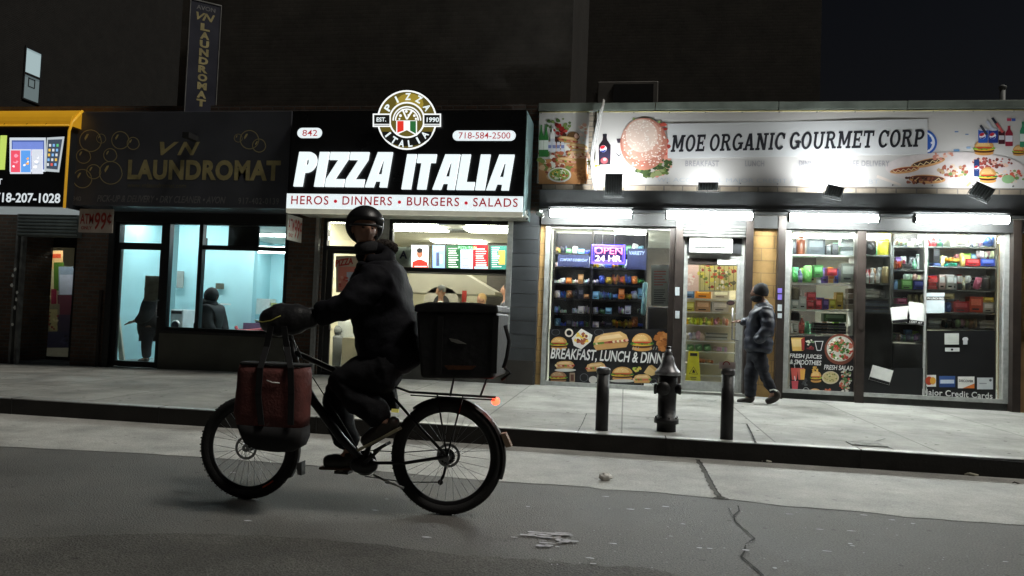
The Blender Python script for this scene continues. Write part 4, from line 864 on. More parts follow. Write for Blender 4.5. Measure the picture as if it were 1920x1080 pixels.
# ---- two ATM signs
def atm(name, label, x0, x1, z0, z1, Y=None, side=None, Yr=None):
    t = thing(name, label, 'sign', (x0, Y or Yr[0], z0), None)
    b = MB(); rd = mat('dull red letters', (.27, .025, .02), .5, 0, .2, 10)
    if Y is not None:
        b.box(x0, x1, Y, Y+.03, z0, z1); b.build('board', mat('off white board', (.42, .36, .31), .55, 0, .2, 5), t)
        w, h = x1-x0, z1-z0; c = MB()
        text_into(c, 'ATM', x0+w*.04, x0+w*.44, z0+h*.36, z0+h*.80, Y-.003, offset=.018); text_into(c, '99', x0+w*.47, x0+w*.82, z0+h*.12, z0+h*.86, Y-.003, offset=.018, shear=.1); text_into(c, 'c', x0+w*.84, x0+w*.97, z0+h*.40, z0+h*.78, Y-.003, offset=.018)
        c.box(x0+w*.90, x0+w*.92, Y-.003, Y-.001, z0+h*.34, z0+h*.86)
        text_into(c, 'ONLY', x0+w*.08, x0+w*.40, z0+h*.12, z0+h*.27, Y-.003, offset=.018)
        c.build('lettering', rd, t)
        c = MB(); c.tube([(x0+.03, Y+.015, z1), (x0+.03, Y+.015, z1+.08)], .008, 6); c.tube([(x1-.03, Y+.015, z1), (x1-.03, Y+.015, z1+.08)], .008, 6); c.build('hanger', M['black'], t)
    else:
        y0, y1 = Yr; b.box(x1-.03, x1, y0, y1, z0, z1); b.build('board', mat('clean white board', (.62, .62, .58), .5, 0, .1, 5), t); w, h = y1-y0, z1-z0; c = MB()
        side_text(c, 'ATM', y0+w*.05, y0+w*.44, z0+h*.36, z0+h*.84, x1+.003, offset=.018); side_text(c, '99', y0+w*.47, y0+w*.82, z0+h*.10, z0+h*.88, x1+.003, offset=.018); side_text(c, 'c', y0+w*.84, y0+w*.97, z0+h*.42, z0+h*.80, x1+.003, offset=.018); side_text(c, 'ONLY', y0+w*.08, y0+w*.40, z0+h*.12, z0+h*.27, x1+.003, offset=.03)
        c.build('lettering', mat('bright red letters', (.42, .03, .03), .5), t)
        c = MB(); c.tube([(x1-.015, y0+.1, z1), (x1-.015, y0+.1, z1+.10)], .008, 6); c.tube([(x1-.015, y1-.1, z1), (x1-.015, y1-.1, z1+.10)], .008, 6); c.build('hanger', M['black'], t)
g = rect(148, 392, 211, 436, 11.78); atm('hanging_sign', 'faded cash machine price board hung under the charcoal laundromat sign', g[0], g[1], g[2], g[3], Y=11.78)
xs_ = onY(553, 425, 12.0).x; atm('hanging_sign', 'clean white cash machine price board hung edge on under the pizzeria sign', xs_-.03, xs_, onY(553, 452, 12.).z, onY(553, 405, 12.).z, Yr=(11.72, 12.28))
# ---- deli banner in two pieces
BY = 12.40
def food_burger(p, cx, cy, w, h, seeds=True, cols=None):
    bun, bun2 = cols or ((205, 150, 84), (224, 184, 120))
    p.ell(cx, cy+h*.36, w*.5, h*.16, bun); p.ell(cx, cy+h*.22, w*.53, h*.13, (74, 38, 24)); p.ell(cx, cy+h*.14, w*.54, h*.09, (226, 176, 60))
    n = 9
    for i in range(n): p.ell(cx-w*.5+w*i/(n-1), cy+h*.08+random.uniform(-.02, .03)*h, w*.09, h*.07, random.choice([(96, 150, 50), (130, 180, 70), (70, 120, 44)]), 8)
    p.ell(cx-w*.2, cy+h*.03, w*.22, h*.06, (190, 50, 40)); p.ell(cx+w*.2, cy+h*.03, w*.22, h*.06, (200, 60, 44))
    p.ell(cx, cy, w*.5, h*.48, bun, 18, 180, 360); p.ell(cx-w*.05, cy-h*.06, w*.36, h*.34, bun2, 18, 180, 360)
    if seeds:
        for i in range(9): p.ell(cx+random.uniform(-.32, .32)*w, cy-h*random.uniform(.1, .38), w*.02, h*.018, (245, 230, 190), 6)
def food_sandwich(p, cx, cy, w, h, ang=0):
    c, s = math.cos(math.radians(ang)), math.sin(math.radians(ang))
    def T(x, y): return (cx+(x*c-y*s), cy+(x*s+y*c))
    p.poly([T(-w*.5, h*.2), T(-w*.44, h*.44), T(w*.42, h*.44), T(w*.5, h*.2), T(w*.44, h*.05), T(-w*.46, h*.05)], (196, 150, 92))
    for i in range(int(w/4)): x = -w*.46+i*w*.92/max(1, int(w/4)-1); q = T(x, h*.06); p.ell(q[0], q[1], 3.2, 2.6, random.choice([(200, 110, 90), (225, 170, 150), (110, 150, 60), (238, 222, 180), (170, 70, 56)]), 8)
    p.poly([T(-w*.5, h*.02), T(-w*.42, -h*.3), T(-w*.2, -h*.44), T(w*.3, -h*.46), T(w*.46, -h*.24), T(w*.5, 0)], (214, 172, 112)); p.poly([T(-w*.38, -h*.1), T(-w*.28, -h*.3), T(w*.26, -h*.34), T(w*.36, -h*.12)], (232, 200, 150))
def bottle2d(p, cx, top, w, h, c, lab, cap):
    p.rect(cx-w*.18, top, cx+w*.18, top+h*.09, cap); p.poly([(cx-w*.16, top+h*.09), (cx-w*.2, top+h*.2), (cx-w*.5, top+h*.36), (cx-w*.5, top+h), (cx+w*.5, top+h), (cx+w*.5, top+h*.36), (cx+w*.2, top+h*.2), (cx+w*.16, top+h*.09)], c); p.rect(cx-w*.48, top+h*.48, cx+w*.48, top+h*.78, lab)
def globe(p, cx, cy, r):
    p.ell(cx, cy, r, r, (240, 240, 245), 18); p.poly([(cx-r, cy-r*.1), (cx-r*.7, cy-r*.75), (cx, cy-r), (cx+r*.7, cy-r*.72), (cx+r*.2, cy-r*.1), (cx-r*.4, cy+r*.1)], (200, 40, 50)); p.poly([(cx-r*.8, cy+r*.45), (cx, cy+r*.5), (cx+r*.9, cy+r*.1), (cx+r*.6, cy+r*.75), (cx, cy+r), (cx-r*.5, cy+r*.85)], (30, 60, 150))
def bowl(p, cx, cy, rx, ry, rim, inner, cols, n):
    p.ell(cx, cy, rx, ry, rim, 28); p.ell(cx, cy-ry*.04, rx*.86, ry*.82, inner, 26); p.blobs(cx, cy-ry*.05, rx*.76, ry*.72, cols, n, (rx*.05, rx*.16))
vinyl = mat('banner vinyl', (.60, .59, .565), .42, 0, .07, .7, .12, 3)
def banner_mesh(px0, px1, name, label):
    t = thing(name, label, 'banner', (X((px0+px1)/2, BY), BY, Z(350, 1400, BY)))
    x0, x1 = onY(px0, 280, BY).x, onY(px1, 280, BY).x; z0, z1 = onY(1460, 348.5, BY).z, onY(1460, 207, BY).z
    b = MB(); nx = max(2, int((x1-x0)/.08)); nz = 8
    def P(i, j):
        x = lerp(x0, x1, i/nx); z = lerp(z0, z1, j/nz)
        sag = .014*abs(math.sin((x-x0)*math.pi/.56)) if j == nz else 0
        return (x, BY+.006*math.sin(x*2.1)*math.sin(z*3), z-sag)
    for i in range(nx):
        for j in range(nz): b.quad([P(i, j), P(i+1, j), P(i+1, j+1), P(i, j+1)], True)
        b.quad([P(i, nz), P(i+1, nz), (P(i+1, nz)[0], BY+.03, P(i+1, nz)[2]), (P(i, nz)[0], BY+.03, P(i, nz)[2])])
    b.build('sheet', vinyl, t)
    b = MB(); b.tube([(x0, BY-.004, z1-.012), (x1, BY-.004, z1-.012)], .010, 5); b.build('hem', mat('yellow hem', (.62, .55, .25), .6), t)
    b = MB(); k = int((x1-x0)/.56)
    for i in range(k+1):
        for z in (z1-.03, z0+.03): x = x0+.03+(x1-x0-.06)*i/max(1, k); b.cyl((x, BY-.012, z), (x, BY-.002, z), .012, n=8)
    b.build('eyelets', M['steel'], t)
    return t
BN1 = banner_mesh(1009, 1103, 'banner', 'short food picture banner at the left end of the deli front'); BN2 = banner_mesh(1117, 2060, 'banner', 'long white deli banner with black name lettering and burger picture')
PY = BY-.008
p = Print(PY, .0002)
p.poly([(1010, 300), (1100, 292), (1101, 345), (1010, 345)], (196, 140, 88))
p.blobs(1045, 300, 34, 40, [(190, 110, 80), (225, 190, 150), (150, 70, 50), (240, 225, 205), (120, 140, 70), (205, 150, 110), (235, 235, 225)], 110, (3, 8))
p.blobs(1048, 235, 22, 14, [(80, 110, 60), (50, 80, 40), (120, 140, 80)], 26, (2, 5)); p.blobs(1052, 242, 15, 12, [(150, 40, 36), (110, 26, 26), (190, 70, 60)], 14, (3, 6)); p.blobs(1052, 258, 18, 9, [(40, 26, 24), (70, 40, 30)], 10, (3, 6))
p.ell(1075, 256, 12, 9, (110, 80, 48)); p.ell(1094, 240, 8, 7, (240, 238, 230)); p.blobs(1102-12, 250, 10, 20, [(225, 180, 160), (230, 210, 200)], 14, (2, 5))
for x0 in (1015, 1024): bottle2d(p, x0, 234, 9, 60, (52, 120, 58), (225, 235, 225), (90, 140, 90))
bottle2d(p, 1036, 236, 9, 50, (225, 225, 222), (200, 205, 215), (160, 160, 165))
for i in range(4): p.rect(1028+i*8, 266, 1034+i*8, 284, (220, 222, 230)); p.rect(1028+i*8, 272, 1034+i*8, 278, (130, 140, 190))
for i in range(4): food_sandwich(p, 1068+random.uniform(-8, 18), 262+i*13, 36, 13, random.uniform(-12, 12))
for i in range(3): p.poly([(1064+i*14, 296), (1074+i*14, 284), (1082+i*14, 298)], (232, 190, 160)); p.blobs(1073+i*14, 293, 4, 3, [(190, 60, 50), (245, 230, 210)], 5, (1, 2))
bowl(p, 1049, 328, 22, 14, (235, 232, 224), (150, 175, 90), [(120, 160, 60), (200, 90, 60), (235, 235, 210), (80, 120, 50), (225, 190, 80)], 60)
p.blobs(1088, 327, 14, 12, [(190, 130, 80), (205, 150, 95), (170, 110, 66)], 30, (2, 5))
p.build('food_picture', PRINT, BN1)
p = Print(PY, .0002)
# cola bottle and globes, burger
bottle2d(p, 1134, 251, 22, 58, (34, 26, 34), (40, 36, 60), (30, 30, 40)); globe(p, 1131, 279, 6.5); p.ell(1133, 301, 7, 6, (150, 70, 76)); p.ell(1134, 299, 3.6, 3, (220, 150, 150))
p.poly([(1156, 260), (1166, 260), (1163, 268), (1158, 268)], (70, 60, 70)); p.ell(1160, 288, 6, 7, (225, 222, 224)); p.poly([(1155, 286), (1160, 291), (1165, 286), (1165, 289), (1160, 294), (1155, 289)], (40, 40, 46))
p.blobs(1226, 300, 36, 34, [(222, 150, 130), (228, 170, 150)], 30, (6, 12)); p.blobs(1243, 262, 14, 30, [(200, 90, 76), (170, 60, 50)], 18, (4, 8)); p.blobs(1222, 321, 34, 9, [(70, 90, 50), (96, 116, 60), (50, 70, 40), (150, 160, 110)], 42, (3, 7)); p.blobs(1247, 309, 12, 12, [(60, 80, 44), (110, 130, 70)], 20, (2, 5))
p.blobs(1210, 226, 30, 6, [(150, 170, 110), (200, 120, 100)], 9, (2, 4))
p.ell(1207, 270, 44, 49, (186, 122, 104), 36); p.ell(1204, 262, 38, 40, (206, 160, 142), 30); p.ell(1203, 255, 30, 31, (222, 200, 186), 26)
for i in range(210):
    t = random.uniform(0, 6.283); d = math.sqrt(random.random()); x, y = 1207+d*41*math.cos(t), 270+d*46*math.sin(t); p.ell(x, y, 1.5, 1.1, (240, 230, 220), 6)
# repair patch carrying the name, blue round badge behind
p.ell(1732, 267, 25, 24, (44, 96, 190), 32); p.ell(1732, 267, 21, 20, (225, 230, 240), 28); p.ell(1727, 267, 21, 20, (44, 96, 190), 28)
for q in ((1745, 254), (1747, 268), (1741, 283)): p.poly([(q[0]+3.4*(1 if k % 2 == 0 else .42)*math.sin(k*math.pi/5), q[1]-3.4*(1 if k % 2 == 0 else .42)*math.cos(k*math.pi/5)) for k in range(10)], (240, 244, 250))
# right hand foods
def hotdog(cx, cy, w, h, ang, c=(120, 60, 44)):
    p.ell(cx, cy, w*.5, h*.5, (212, 160, 104), 20, rot=ang); p.ell(cx, cy-h*.1, w*.46, h*.3, c, 18, rot=ang); a_ = math.radians(ang); k = 9
    for i in range(k):
        t0, t1 = (i/k-.5)*w*.8, ((i+1)/k-.5)*w*.8; s0, s1 = (1 if i % 2 else -1)*h*.16, (-1 if i % 2 else 1)*h*.16
        def T(x, y): return (cx+x*math.cos(a_)-y*math.sin(a_), cy+x*math.sin(a_)+y*math.cos(a_))
        p.poly([T(t0, s0-.8), T(t1, s1-.8), T(t1, s1+.8), T(t0, s0+.8)], (240, 220, 170))
p.ell(1790, 315, 130, 30, (214, 206, 204), 40)
hotdog(1740, 305, 66, 15, -12, (70, 44, 34)); hotdog(1696, 319, 56, 12, -7, (140, 64, 50)); hotdog(1738, 336, 70, 17, 2, (96, 50, 40))
p.blobs(1724, 338, 30, 7, [(110, 50, 40), (70, 36, 30), (150, 90, 70)], 40, (1.5, 4)); p.blobs(1772, 293, 24, 8, [(210, 140, 120), (230, 190, 170)], 16, (2, 5))
p.blobs(1790, 320, 30, 11, [(190, 160, 120), (225, 205, 180), (110, 140, 80), (160, 90, 70)], 50, (2, 5)); p.blobs(1860, 305, 40, 10, [(170, 80, 70), (225, 190, 170), (120, 60, 50)], 55, (2, 5)); p.blobs(1895, 330, 30, 12, [(200, 90, 70), (120, 150, 90), (230, 210, 190)], 40, (2, 5)); p.ell(1890, 336, 12, 8, (140, 180, 130))
p.poly([(1645, 328), (1690, 345), (1688, 349), (1643, 333)], (225, 215, 205)); p.poly([(1810, 349), (1818, 340), (1822, 343), (1815, 351)], (200, 150, 110))
food_burger(p, 1845, 276, 36, 30); food_burger(p, 1852, 328, 32, 30); food_burger(p, 1910, 282, 22, 20)
for x0, c in ((1843, (40, 90, 180)), (1862, (36, 60, 140))): p.rect(x0-9, 243, x0+9, 268, c); p.ell(x0, 243, 9, 2.4, (190, 195, 205), 14); globe(p, x0-1, 255, 6.2)
p.rect(1872, 246, 1884, 270, (70, 30, 40)); p.rect(1873, 254, 1883, 262, (200, 200, 205)); bottle2d(p, 1892, 236, 14, 38, (150, 40, 60), (225, 225, 235), (180, 50, 70)); bottle2d(p, 1918, 228, 12, 48, (60, 150, 110), (230, 240, 235), (60, 140, 100)); bottle2d(p, 1936, 232, 12, 44, (180, 190, 200), (90, 120, 200), (90, 110, 200))
p.rect(1826, 299, 1836, 331, (36, 60, 110)); globe(p, 1831, 315, 4.6)
for i, (x0, y0) in enumerate(((1836, 236), (1848, 228), (1858, 222), (1866, 232))): p.poly([(x0, y0), (x0+4, y0-2), (x0+16, y0+15), (x0+12, y0+18)], ((60, 64, 76), (190, 196, 210), (40, 44, 60), (200, 90, 90))[i])
p.rect(1888, 222, 1896, 227, (210, 80, 110)); p.rect(1897, 222, 1904, 227, (70, 100, 190)); p.rect(1790, 246, 1797, 248, (90, 130, 190)); p.rect(1810, 251, 1816, 253, (110, 140, 180)); p.rect(1788, 280, 1799, 284, (120, 160, 200)); p.rect(1812, 275, 1820, 279, (150, 180, 210))
p.blobs(1990, 300, 50, 34, [(200, 150, 100), (160, 70, 50), (110, 150, 70), (235, 225, 210)], 60, (4, 9))
p.build('food_picture', PRINT, BN2)
PYP = BY-.0100
b = MB(); g0 = onY(1252, 297, PYP); g1 = onY(1252, 232, PYP); g2 = onY(1739, 289, PYP); g3 = onY(1739, 223, PYP)
b.quad([(g0.x, PYP, g0.z), (g2.x, PYP, g2.z), (g3.x, PYP, g3.z), (g1.x, PYP, g1.z)]); b.quad([(g0.x, PYP, g0.z), (g1.x, PYP, g1.z), (g1.x, BY, g1.z), (g0.x, BY, g0.z)]); b.quad([(g2.x, PYP, g2.z), (g2.x, BY, g2.z), (g3.x, BY, g3.z), (g3.x, PYP, g3.z)]); b.quad([(g0.x, BY, g0.z), (g2.x, BY, g2.z), (g2.x, PYP, g2.z), (g0.x, PYP, g0.z)])
b.build('name_patch', mat('patch vinyl', (.64, .66, .66), .35, 0, .05, 1), BN2)
b = MB(); q0, q1 = onY(1257, 285, PYP-.003), onY(1735, 275, PYP-.003); hh = onY(1500, 246, PYP).z-onY(1500, 278, PYP).z
slab_text(b, 'MOE ORGANIC GOURMET CORP', q0.x, q1.x, q0.z, q0.z+hh, PYP-.003, rise=q1.z-q0.z)
b.build('lettering', mat('black banner letters', (.022, .023, .03), .5, 0, .3, 6), BN2)
GHL = mat('ghost lettering', (.40, .40, .42), .5, 0, .2, 8)
for s, x0, x1 in (('BREAKFAST', 1285, 1348), ('LUNCH', 1397, 1433), ('DINNER', 1498, 1538), ('FREE DELIVERY', 1586, 1668)): b = MB(); ptext(b, s, x0, 301, x1, 312, PY-.002, offset=.02, space=1.1); b.build('lettering', GHL, BN2)
b = MB(); ptext(b, 'WE ACCEPT ALL MAJOR CREDIT / DEBIT CARDS & EBT', 1232, 335, 1648, 345, PY-.002, offset=.0); b.build('small_lettering', mat('faint lettering', (.47, .51, .55), .5, 0, .1, 8), BN2)
# ---- bundle of pale cables over the gap
b = MB(); rn = random.Random(11)
for i in range(7):
    o = rn.uniform(-5, 5); b.tube([tuple(onY(x+o*k, y, 12.2+.03*i % .09)) for x, y, k in ((1132, 186+i*2, .25), (1128, 205, .5), (1121, 235, .8), (1115, 265, .8), (1110, 295, .6), (1112, 330, .6), (1117, 362, .3))], rn.uniform(.008, .016), 6)
b.build('cable_bundle', M['cable'], label='bundle of pale cables hanging over the gap between the two banners', cat='cables')
b = MB(); b.tube([tuple(onY(x, y, 12.1)) for x, y in ((1167, 327), (1178, 330), (1182, 336), (1176, 342), (1168, 343))], .008, 6); b.build('loose_cable', mat('grey cable', (.2, .19, .18), .6), label='thin looping grey cable beside the leftmost floodlight', cat='cable')
p = Print(12.3); p.blobs(1113, 307, 13, 6, [(200, 190, 50), (160, 170, 40), (225, 210, 90)], 22, (1.5, 4)); 
b = MB(); rn = random.Random(4)
for i in range(16): q = onY(1113+rn.uniform(-12, 12), 307+rn.uniform(-5, 5), 12.26+rn.uniform(-.03, .03)); b.ell(q, (rn.uniform(.012, .03), .012, rn.uniform(.01, .022)), 6)
b.build('leaf_clump', mat('yellow leaves', (.42, .40, .06), .7, 0, .3, 30), label='small clump of yellow leaves caught under the cable bundle', cat='leaves')
# ---- floodlights aimed at the banner
def flood(px0, py0, px1, py1, roll, watt, label, Yf=11.85, col=(.95, .98, 1.0)):
    g = rect(px0, py0, px1, py1, Yf); cx_, cz_ = (g[0]+g[1])/2, (g[2]+g[3])/2; w, h = (g[1]-g[0])/2, (g[3]-g[2])/2
    t = thing('floodlight', label, 'floodlight', (cx_, Yf, cz_-h), 'floodlights clamped along the deli canopy')
    ta = math.radians(20); r_ = math.radians(roll)
    ax = Vector((math.cos(r_), 0, math.sin(r_))); az = Vector((-math.sin(r_)*math.cos(ta), -math.sin(ta)*1.0, math.cos(ta)*math.cos(r_))).normalized(); ay = az.cross(ax).normalized()
    b = MB(); c = Vector((cx_, Yf, cz_)); b.obox(c, ax*w, ay*.03, az*h)
    for k in range(7): b.obox(c+ax*(w*(k-3)/3.6)-ay*.04*(1 if ay.y > 0 else -1), ax*.006, ay*.012, az*h*.8)
    b.build('housing', mat('grey flood housing', (.045, .05, .052), .5, .4, .2, 10), t, bevel=.004)
    s = 1 if ay.y > 0 else -1
    b = MB(); b.obox(c+ay*.034*s, ax*w*.85, ay*.003, az*h*.82); b.build('lens', emat('flood lens', (.9, .97, 1.0), 6.0), t)
    b = MB(); b.tube([tuple(c-ax*(w+.015)-az*h*.2), tuple(c-ax*(w+.015)-az*(h+.02)), tuple(c+ax*(w+.015)-az*(h+.02)), tuple(c+ax*(w+.015)-az*h*.2)], .009, 6); b.tube([tuple(c-az*(h+.02)), (cx_, 12.1, cz1+.0)], .014, 8); b.build('bracket', M['black'], t)
    L = bpy.data.lights.new('floodlight_lamp', 'SPOT'); L.energy = watt*3.2; L.color = col; L.spot_size = math.radians(150); L.spot_blend = .8; L.shadow_soft_size = .08
    o = bpy.data.objects.new('lamp', L); COL.objects.link(o); o.parent = t; o.location = c+ay*.06*s-Vector(t.location)
    o.rotation_euler = (-(ay*s*.9+az*.42)).to_track_quat('Z', 'Y').to_euler()
    return t
flood(1134, 326, 1167, 367, 0, 40, 'squarish floodlight left of the burger picture, tallest of the four')
flood(1309, 342, 1346, 357, 0, 10, 'low floodlight on the canopy under the word organic')
flood(1548, 348, 1580, 370, -14, 46, 'tilted floodlight on the canopy under the word gourmet')
flood(1822, 346, 1860, 372, -26, 13, 'strongly tilted floodlight at the right end of the canopy', Yf=11.85)
# ---- LED tube battens
for (px0, px1, py), lb in zip(((1032, 1184, 400), (1250, 1410, 403.5), (1480, 1645, 408), (1716, 1890, 410.5)), ('glowing tube batten over the snack display window', 'glowing tube batten over the deli entrance door', 'glowing tube batten over the juice poster window', 'glowing tube batten at the right end over the gadget shelves')):
    g = rect(px0, py-8, px1, py+9, 11.98); t = thing('tube_light', lb, 'tube light', ((g[0]+g[1])/2, 11.98, g[2]), 'tube lights under the deli canopy')
    b = MB(); r = (g[3]-g[2])/2; cz = (g[2]+g[3])/2; b.tube([(g[0], 11.98, cz), (g[1], 11.98, cz)], r*.82, 14); b.build('tube', TUBE, t)
    b = MB(); b.box(g[0]-.02, g[1]+.02, 11.965, 11.995, cz+r*.86, cz+r+.01); b.cyl((g[0]-.02, 11.98, cz), (g[0]+.0, 11.98, cz), r*1.05, n=14); b.cyl((g[1], 11.98, cz), (g[1]+.02, 11.98, cz), r*1.05, n=14); b.build('fitting', M['blackm'], t)
    b = MB(); b.tube([(g[1]+.02, 11.99, cz+.01), (g[1]+.65, 11.995, cz+.02)], .006, 5); b.build('cord', M['white'], t)
# ---- security cameras
def seccam(px, py, Y, d, label, cm='white'):
    c = onY(px, py, Y); t = thing('security_camera', label, 'security camera', tuple(c)); v = Vector(d).normalized()
    b = MB(); b.tube([tuple(c-v*.07), tuple(c-v*.06), tuple(c+v*.06), tuple(c+v*.085)], [.026, .036, .036, .03], 14); b.build('housing', M[cm], t)
    b = MB(); b.cyl(tuple(c+v*.0855), tuple(c+v*.09), .022, n=14); b.build('lens', M['black'], t)
    b = MB(); b.tube([tuple(c-v*.03+Vector((0, 0, .03))), tuple(c+Vector((0, .05, .08))), tuple(c+Vector((0, .12, .08)))], .012, 8); b.lathe(c+Vector((0, .12, .08)), [(.035, -.01), (.035, .01)], 14, 'y'); b.build('arm', M[cm], t)
seccam(984, 405, 11.7, (.5, -.6, -.6), 'security camera below the right corner of the pizzeria sign'); seccam(1012, 402, 12.15, (.7, -.6, -.4), 'white security camera at the left end of the deli canopy'); seccam(1900, 388, 12.1, (-.8, -.5, -.3), 'white security camera at the right end of the deli canopy')
# ---- rooftop unit and vent pipe
c0 = onY(1120, 175, 15.2); c1 = onY(1234, 175, 15.2); zt = onY(1180, 152, 15.2).z
RU = thing('rooftop_unit', 'pale metal air handling unit standing on the deli roof behind the parapet', 'roof unit', ((c0.x+c1.x)/2, 15.6, ROOFZ-.1))
b = MB(); b.box(c0.x, c1.x, 15.2, 16.4, ROOFZ-.1, zt); b.box(c0.x-.08, c0.x, 15.3, 16.0, ROOFZ-.1, zt-.2); b.build('casing', mat('pale grey casing', (.20, .19, .175), .6, .2, .2, 4), RU, bevel=.02)
b = MB(); d0, d1 = onY(1150, 175, 15.18).x, onY(1225, 175, 15.18).x; b.box(d0, d1, 15.17, 15.199, ROOFZ-.1, zt-.07); b.build('grille', M['blackm'], RU)
p0 = onY(1880, 165, 15.5); b = MB(); b.cyl((p0.x, 15.5, ROOFZ-.1), (p0.x, 15.5, p0.z), .05, n=14); b.lathe((p0.x, 15.5, p0.z), [(.05, -.05), (.07, 0), (.07, .03), (.02, .06)], 14); b.build('vent_pipe', M['grey'], label='short grey vent pipe on the deli roof near the right edge', cat='vent pipe')
# ================================================================== INTERIORS
def ceil_panel(px, Y, z, w, d, label, m=PANEL, group=None):
    x = px; b = MB(); b.box(x-w/2, x+w/2, Y-d/2, Y+d/2, z-.05, z-.012); t = thing('ceiling_light', label, 'ceiling light', (x, Y, z-.05), group); b.build('diffuser', m, t)
    b = MB(); b.box(x-w/2-.02, x+w/2+.02, Y-d/2-.02, Y+d/2+.02, z-.011, z-.003); b.build('frame', M['white'], t); return t
def atY(px, py, Y): return onY(px, py, Y)
# --- laundromat lights in rows
for px, py, Y, w, lb in ((520, 456, 14.2, 1.3, 'cool ceiling tube nearest the laundromat window, right side'), (500, 495, 17.0, 1.3, 'cool ceiling tube deep in the laundromat, left of the pair'), (524, 503, 18.4, 1.3, 'farthest cool ceiling tube in the laundromat'), (430, 445, 13.6, 1.2, 'cool ceiling tube over the seated hooded customer'), (262, 440, 13.7, 1.2, 'cool ceiling tube just inside the laundromat door'), (340, 440, 13.7, 1.1, 'cool ceiling tube over the narrow laundromat window')):
    p = onY(px, py, Y); ceil_panel(p.x, Y, LZ-.0 if Y < 14 else min(LZ-.3, LZ), w, .14, lb, PANELB, 'cool ceiling tubes in the laundromat')
def P3(px, py, Y): return onY(px, py, Y)
def simple_box(name, px0, py0, px1, py1, Y, dep, m, label, cat, **kw):
    g = rect(px0, py0, px1, py1, Y); b = MB(); b.box(g[0], g[1], Y, Y+dep, g[2], g[3]); return b.build(name, m, label=label, cat=cat, bevel=kw.pop('bevel', .006), **kw)
# black sign board in the upper window
simple_box('notice_board', 428, 424, 485, 462, WY+.16, .05, M['black'], 'black back of a board hung in the upper laundromat window', 'board')
simple_box('sensor_box', 378, 446, 387, 459, WY+.16, .05, M['black'], 'small black box in the corner of the upper laundromat window', 'sensor')
# white washers / counter seen deep on the right
wm = mat('white enamel', (.66, .70, .71), .3, 0, .1, 5)
def washer(px, py0, py1, Y, label):
    g = rect(px-12, py0, px+12, py1, Y); t = thing('washing_machine', label, 'washing machine', ((g[0]+g[1])/2, Y, g[2]), 'washing machines in the laundromat')
    b = MB(); w = g[1]-g[0]; h = g[3]-g[2]; b.box(g[0], g[1], Y, Y+.6, g[2], g[3]); b.build('casing', wm, t, bevel=.02)
    b = MB(); b.lathe(((g[0]+g[1])/2, Y-.02, g[2]+h*.5), [(w*.36, .018), (w*.38, 0), (w*.30, -.02)], 20, 'y'); b.build('door_ring', M['alu'], t)
    b = MB(); b.lathe(((g[0]+g[1])/2, Y-.045, g[2]+h*.5), [(w*.29, .004), (w*.26, 0)], 20, 'y'); b.build('door_glass', mat('dark porthole', (.02, .03, .05), .1), t)
    b = MB(); b.box(g[0]+w*.1, g[1]-w*.1, Y-.01, Y-.001, g[3]-h*.14, g[3]-h*.05); b.build('control_panel', M['dark'], t)
washer(488, 600, 655, 15.5, 'white front loading washer nearest the turquoise partition'); washer(516, 600, 655, 15.5, 'white front loading washer beside the brick pier')
washer(330, 580, 640, 13.7, 'white front loading washer behind the narrow laundromat window')
simple_box('folding_counter', 472, 590, 535, 600, 15.2, .7, M['teal'], 'turquoise folding counter at the back of the laundromat', 'counter')
simple_box('carton', 480, 560, 505, 592, 15.3, .3, M['paper'], 'pale carton standing on the turquoise folding counter', 'box')
simple_box('carton', 507, 568, 520, 592, 15.3, .25, mat('yellow carton', (.5, .48, .2), .7), 'pale yellow carton beside the larger carton on the counter', 'box')
simple_box('wall_notice', 331, 508, 344, 540, 14.5, .02, mat('grey notice', (.28, .30, .28), .6), 'small grey notice on the turquoise wall behind the narrow window', 'notice')
simple_box('wall_switch_box', 404, 531, 418, 542, 14.52, .05, mat('olive switch box', (.10, .10, .07), .5), 'small dark switch box on the turquoise wall above the seated customer', 'switch box')
b = MB(); c = [P3(x, y, 13.9) for x, y in ((398, 568), (418, 568))]; b.box(c[0].x, c[1].x, 13.8, 14.2, c[0].z-.03, c[0].z)
for xx in (c[0].x+.02, c[1].x-.03): b.box(xx, xx+.02, 13.82, 13.84, .21, c[0].z-.03)
b.build('side_table', M['white'], label='little white side table beside the seated hooded customer', cat='table')
b = MB(); c0, c1 = P3(398, 601, 13.7), P3(440, 603, 13.7); b.box(c0.x, c1.x, 13.5, 14.0, .62, .66)
for xx in (c0.x+.05, c1.x-.08):
    for yy in (13.52, 13.94): b.box(xx, xx+.03, yy, yy+.03, .21, .62)
b.build('bench', M['alu'], label='low metal bench against the turquoise wall', cat='bench')
b = MB(); pts = [P3(x, y, 14.1) for x, y in ((442, 612), (446, 620), (460, 621), (490, 618), (500, 614))]; b.tube([tuple(p) for p in pts], .035, 8); b.build('red_cart_rail', mat('red plastic rail', (.55, .05, .06), .4), label='curved red plastic rail of a laundry cart in the window', cat='cart rail')
b = MB(); g = rect(460, 606, 505, 628, 14.6); b.box(g[0], g[1], 14.5, 15.0, .21, g[3]); b.build('laundry_bin', mat('purple bin', (.16, .08, .16), .6), label='dark purple laundry bin low in the laundromat window', cat='laundry bin')
# leaning board and door posters
b = MB(); q0, q1, q2 = P3(224, 672, 13.1), P3(233, 672, 13.1), P3(229, 562, 13.3); b.prism([(q0.x, .21), (q1.x, .21), (q2.x+.03, q2.z), (q2.x-.03, q2.z)], 13.1, 13.14); b.build('leaning_plank', mat('pale plank', (.60, .56, .44), .7), label='pale wooden plank leaning just inside the laundromat door', cat='plank')
simple_box('door_poster', 271, 517, 297, 565, WY+.075, .006, mat('tan poster', (.42, .40, .32), .7, 0, .25, 9), 'tan paper poster stuck to the laundromat door', 'poster', bevel=0)
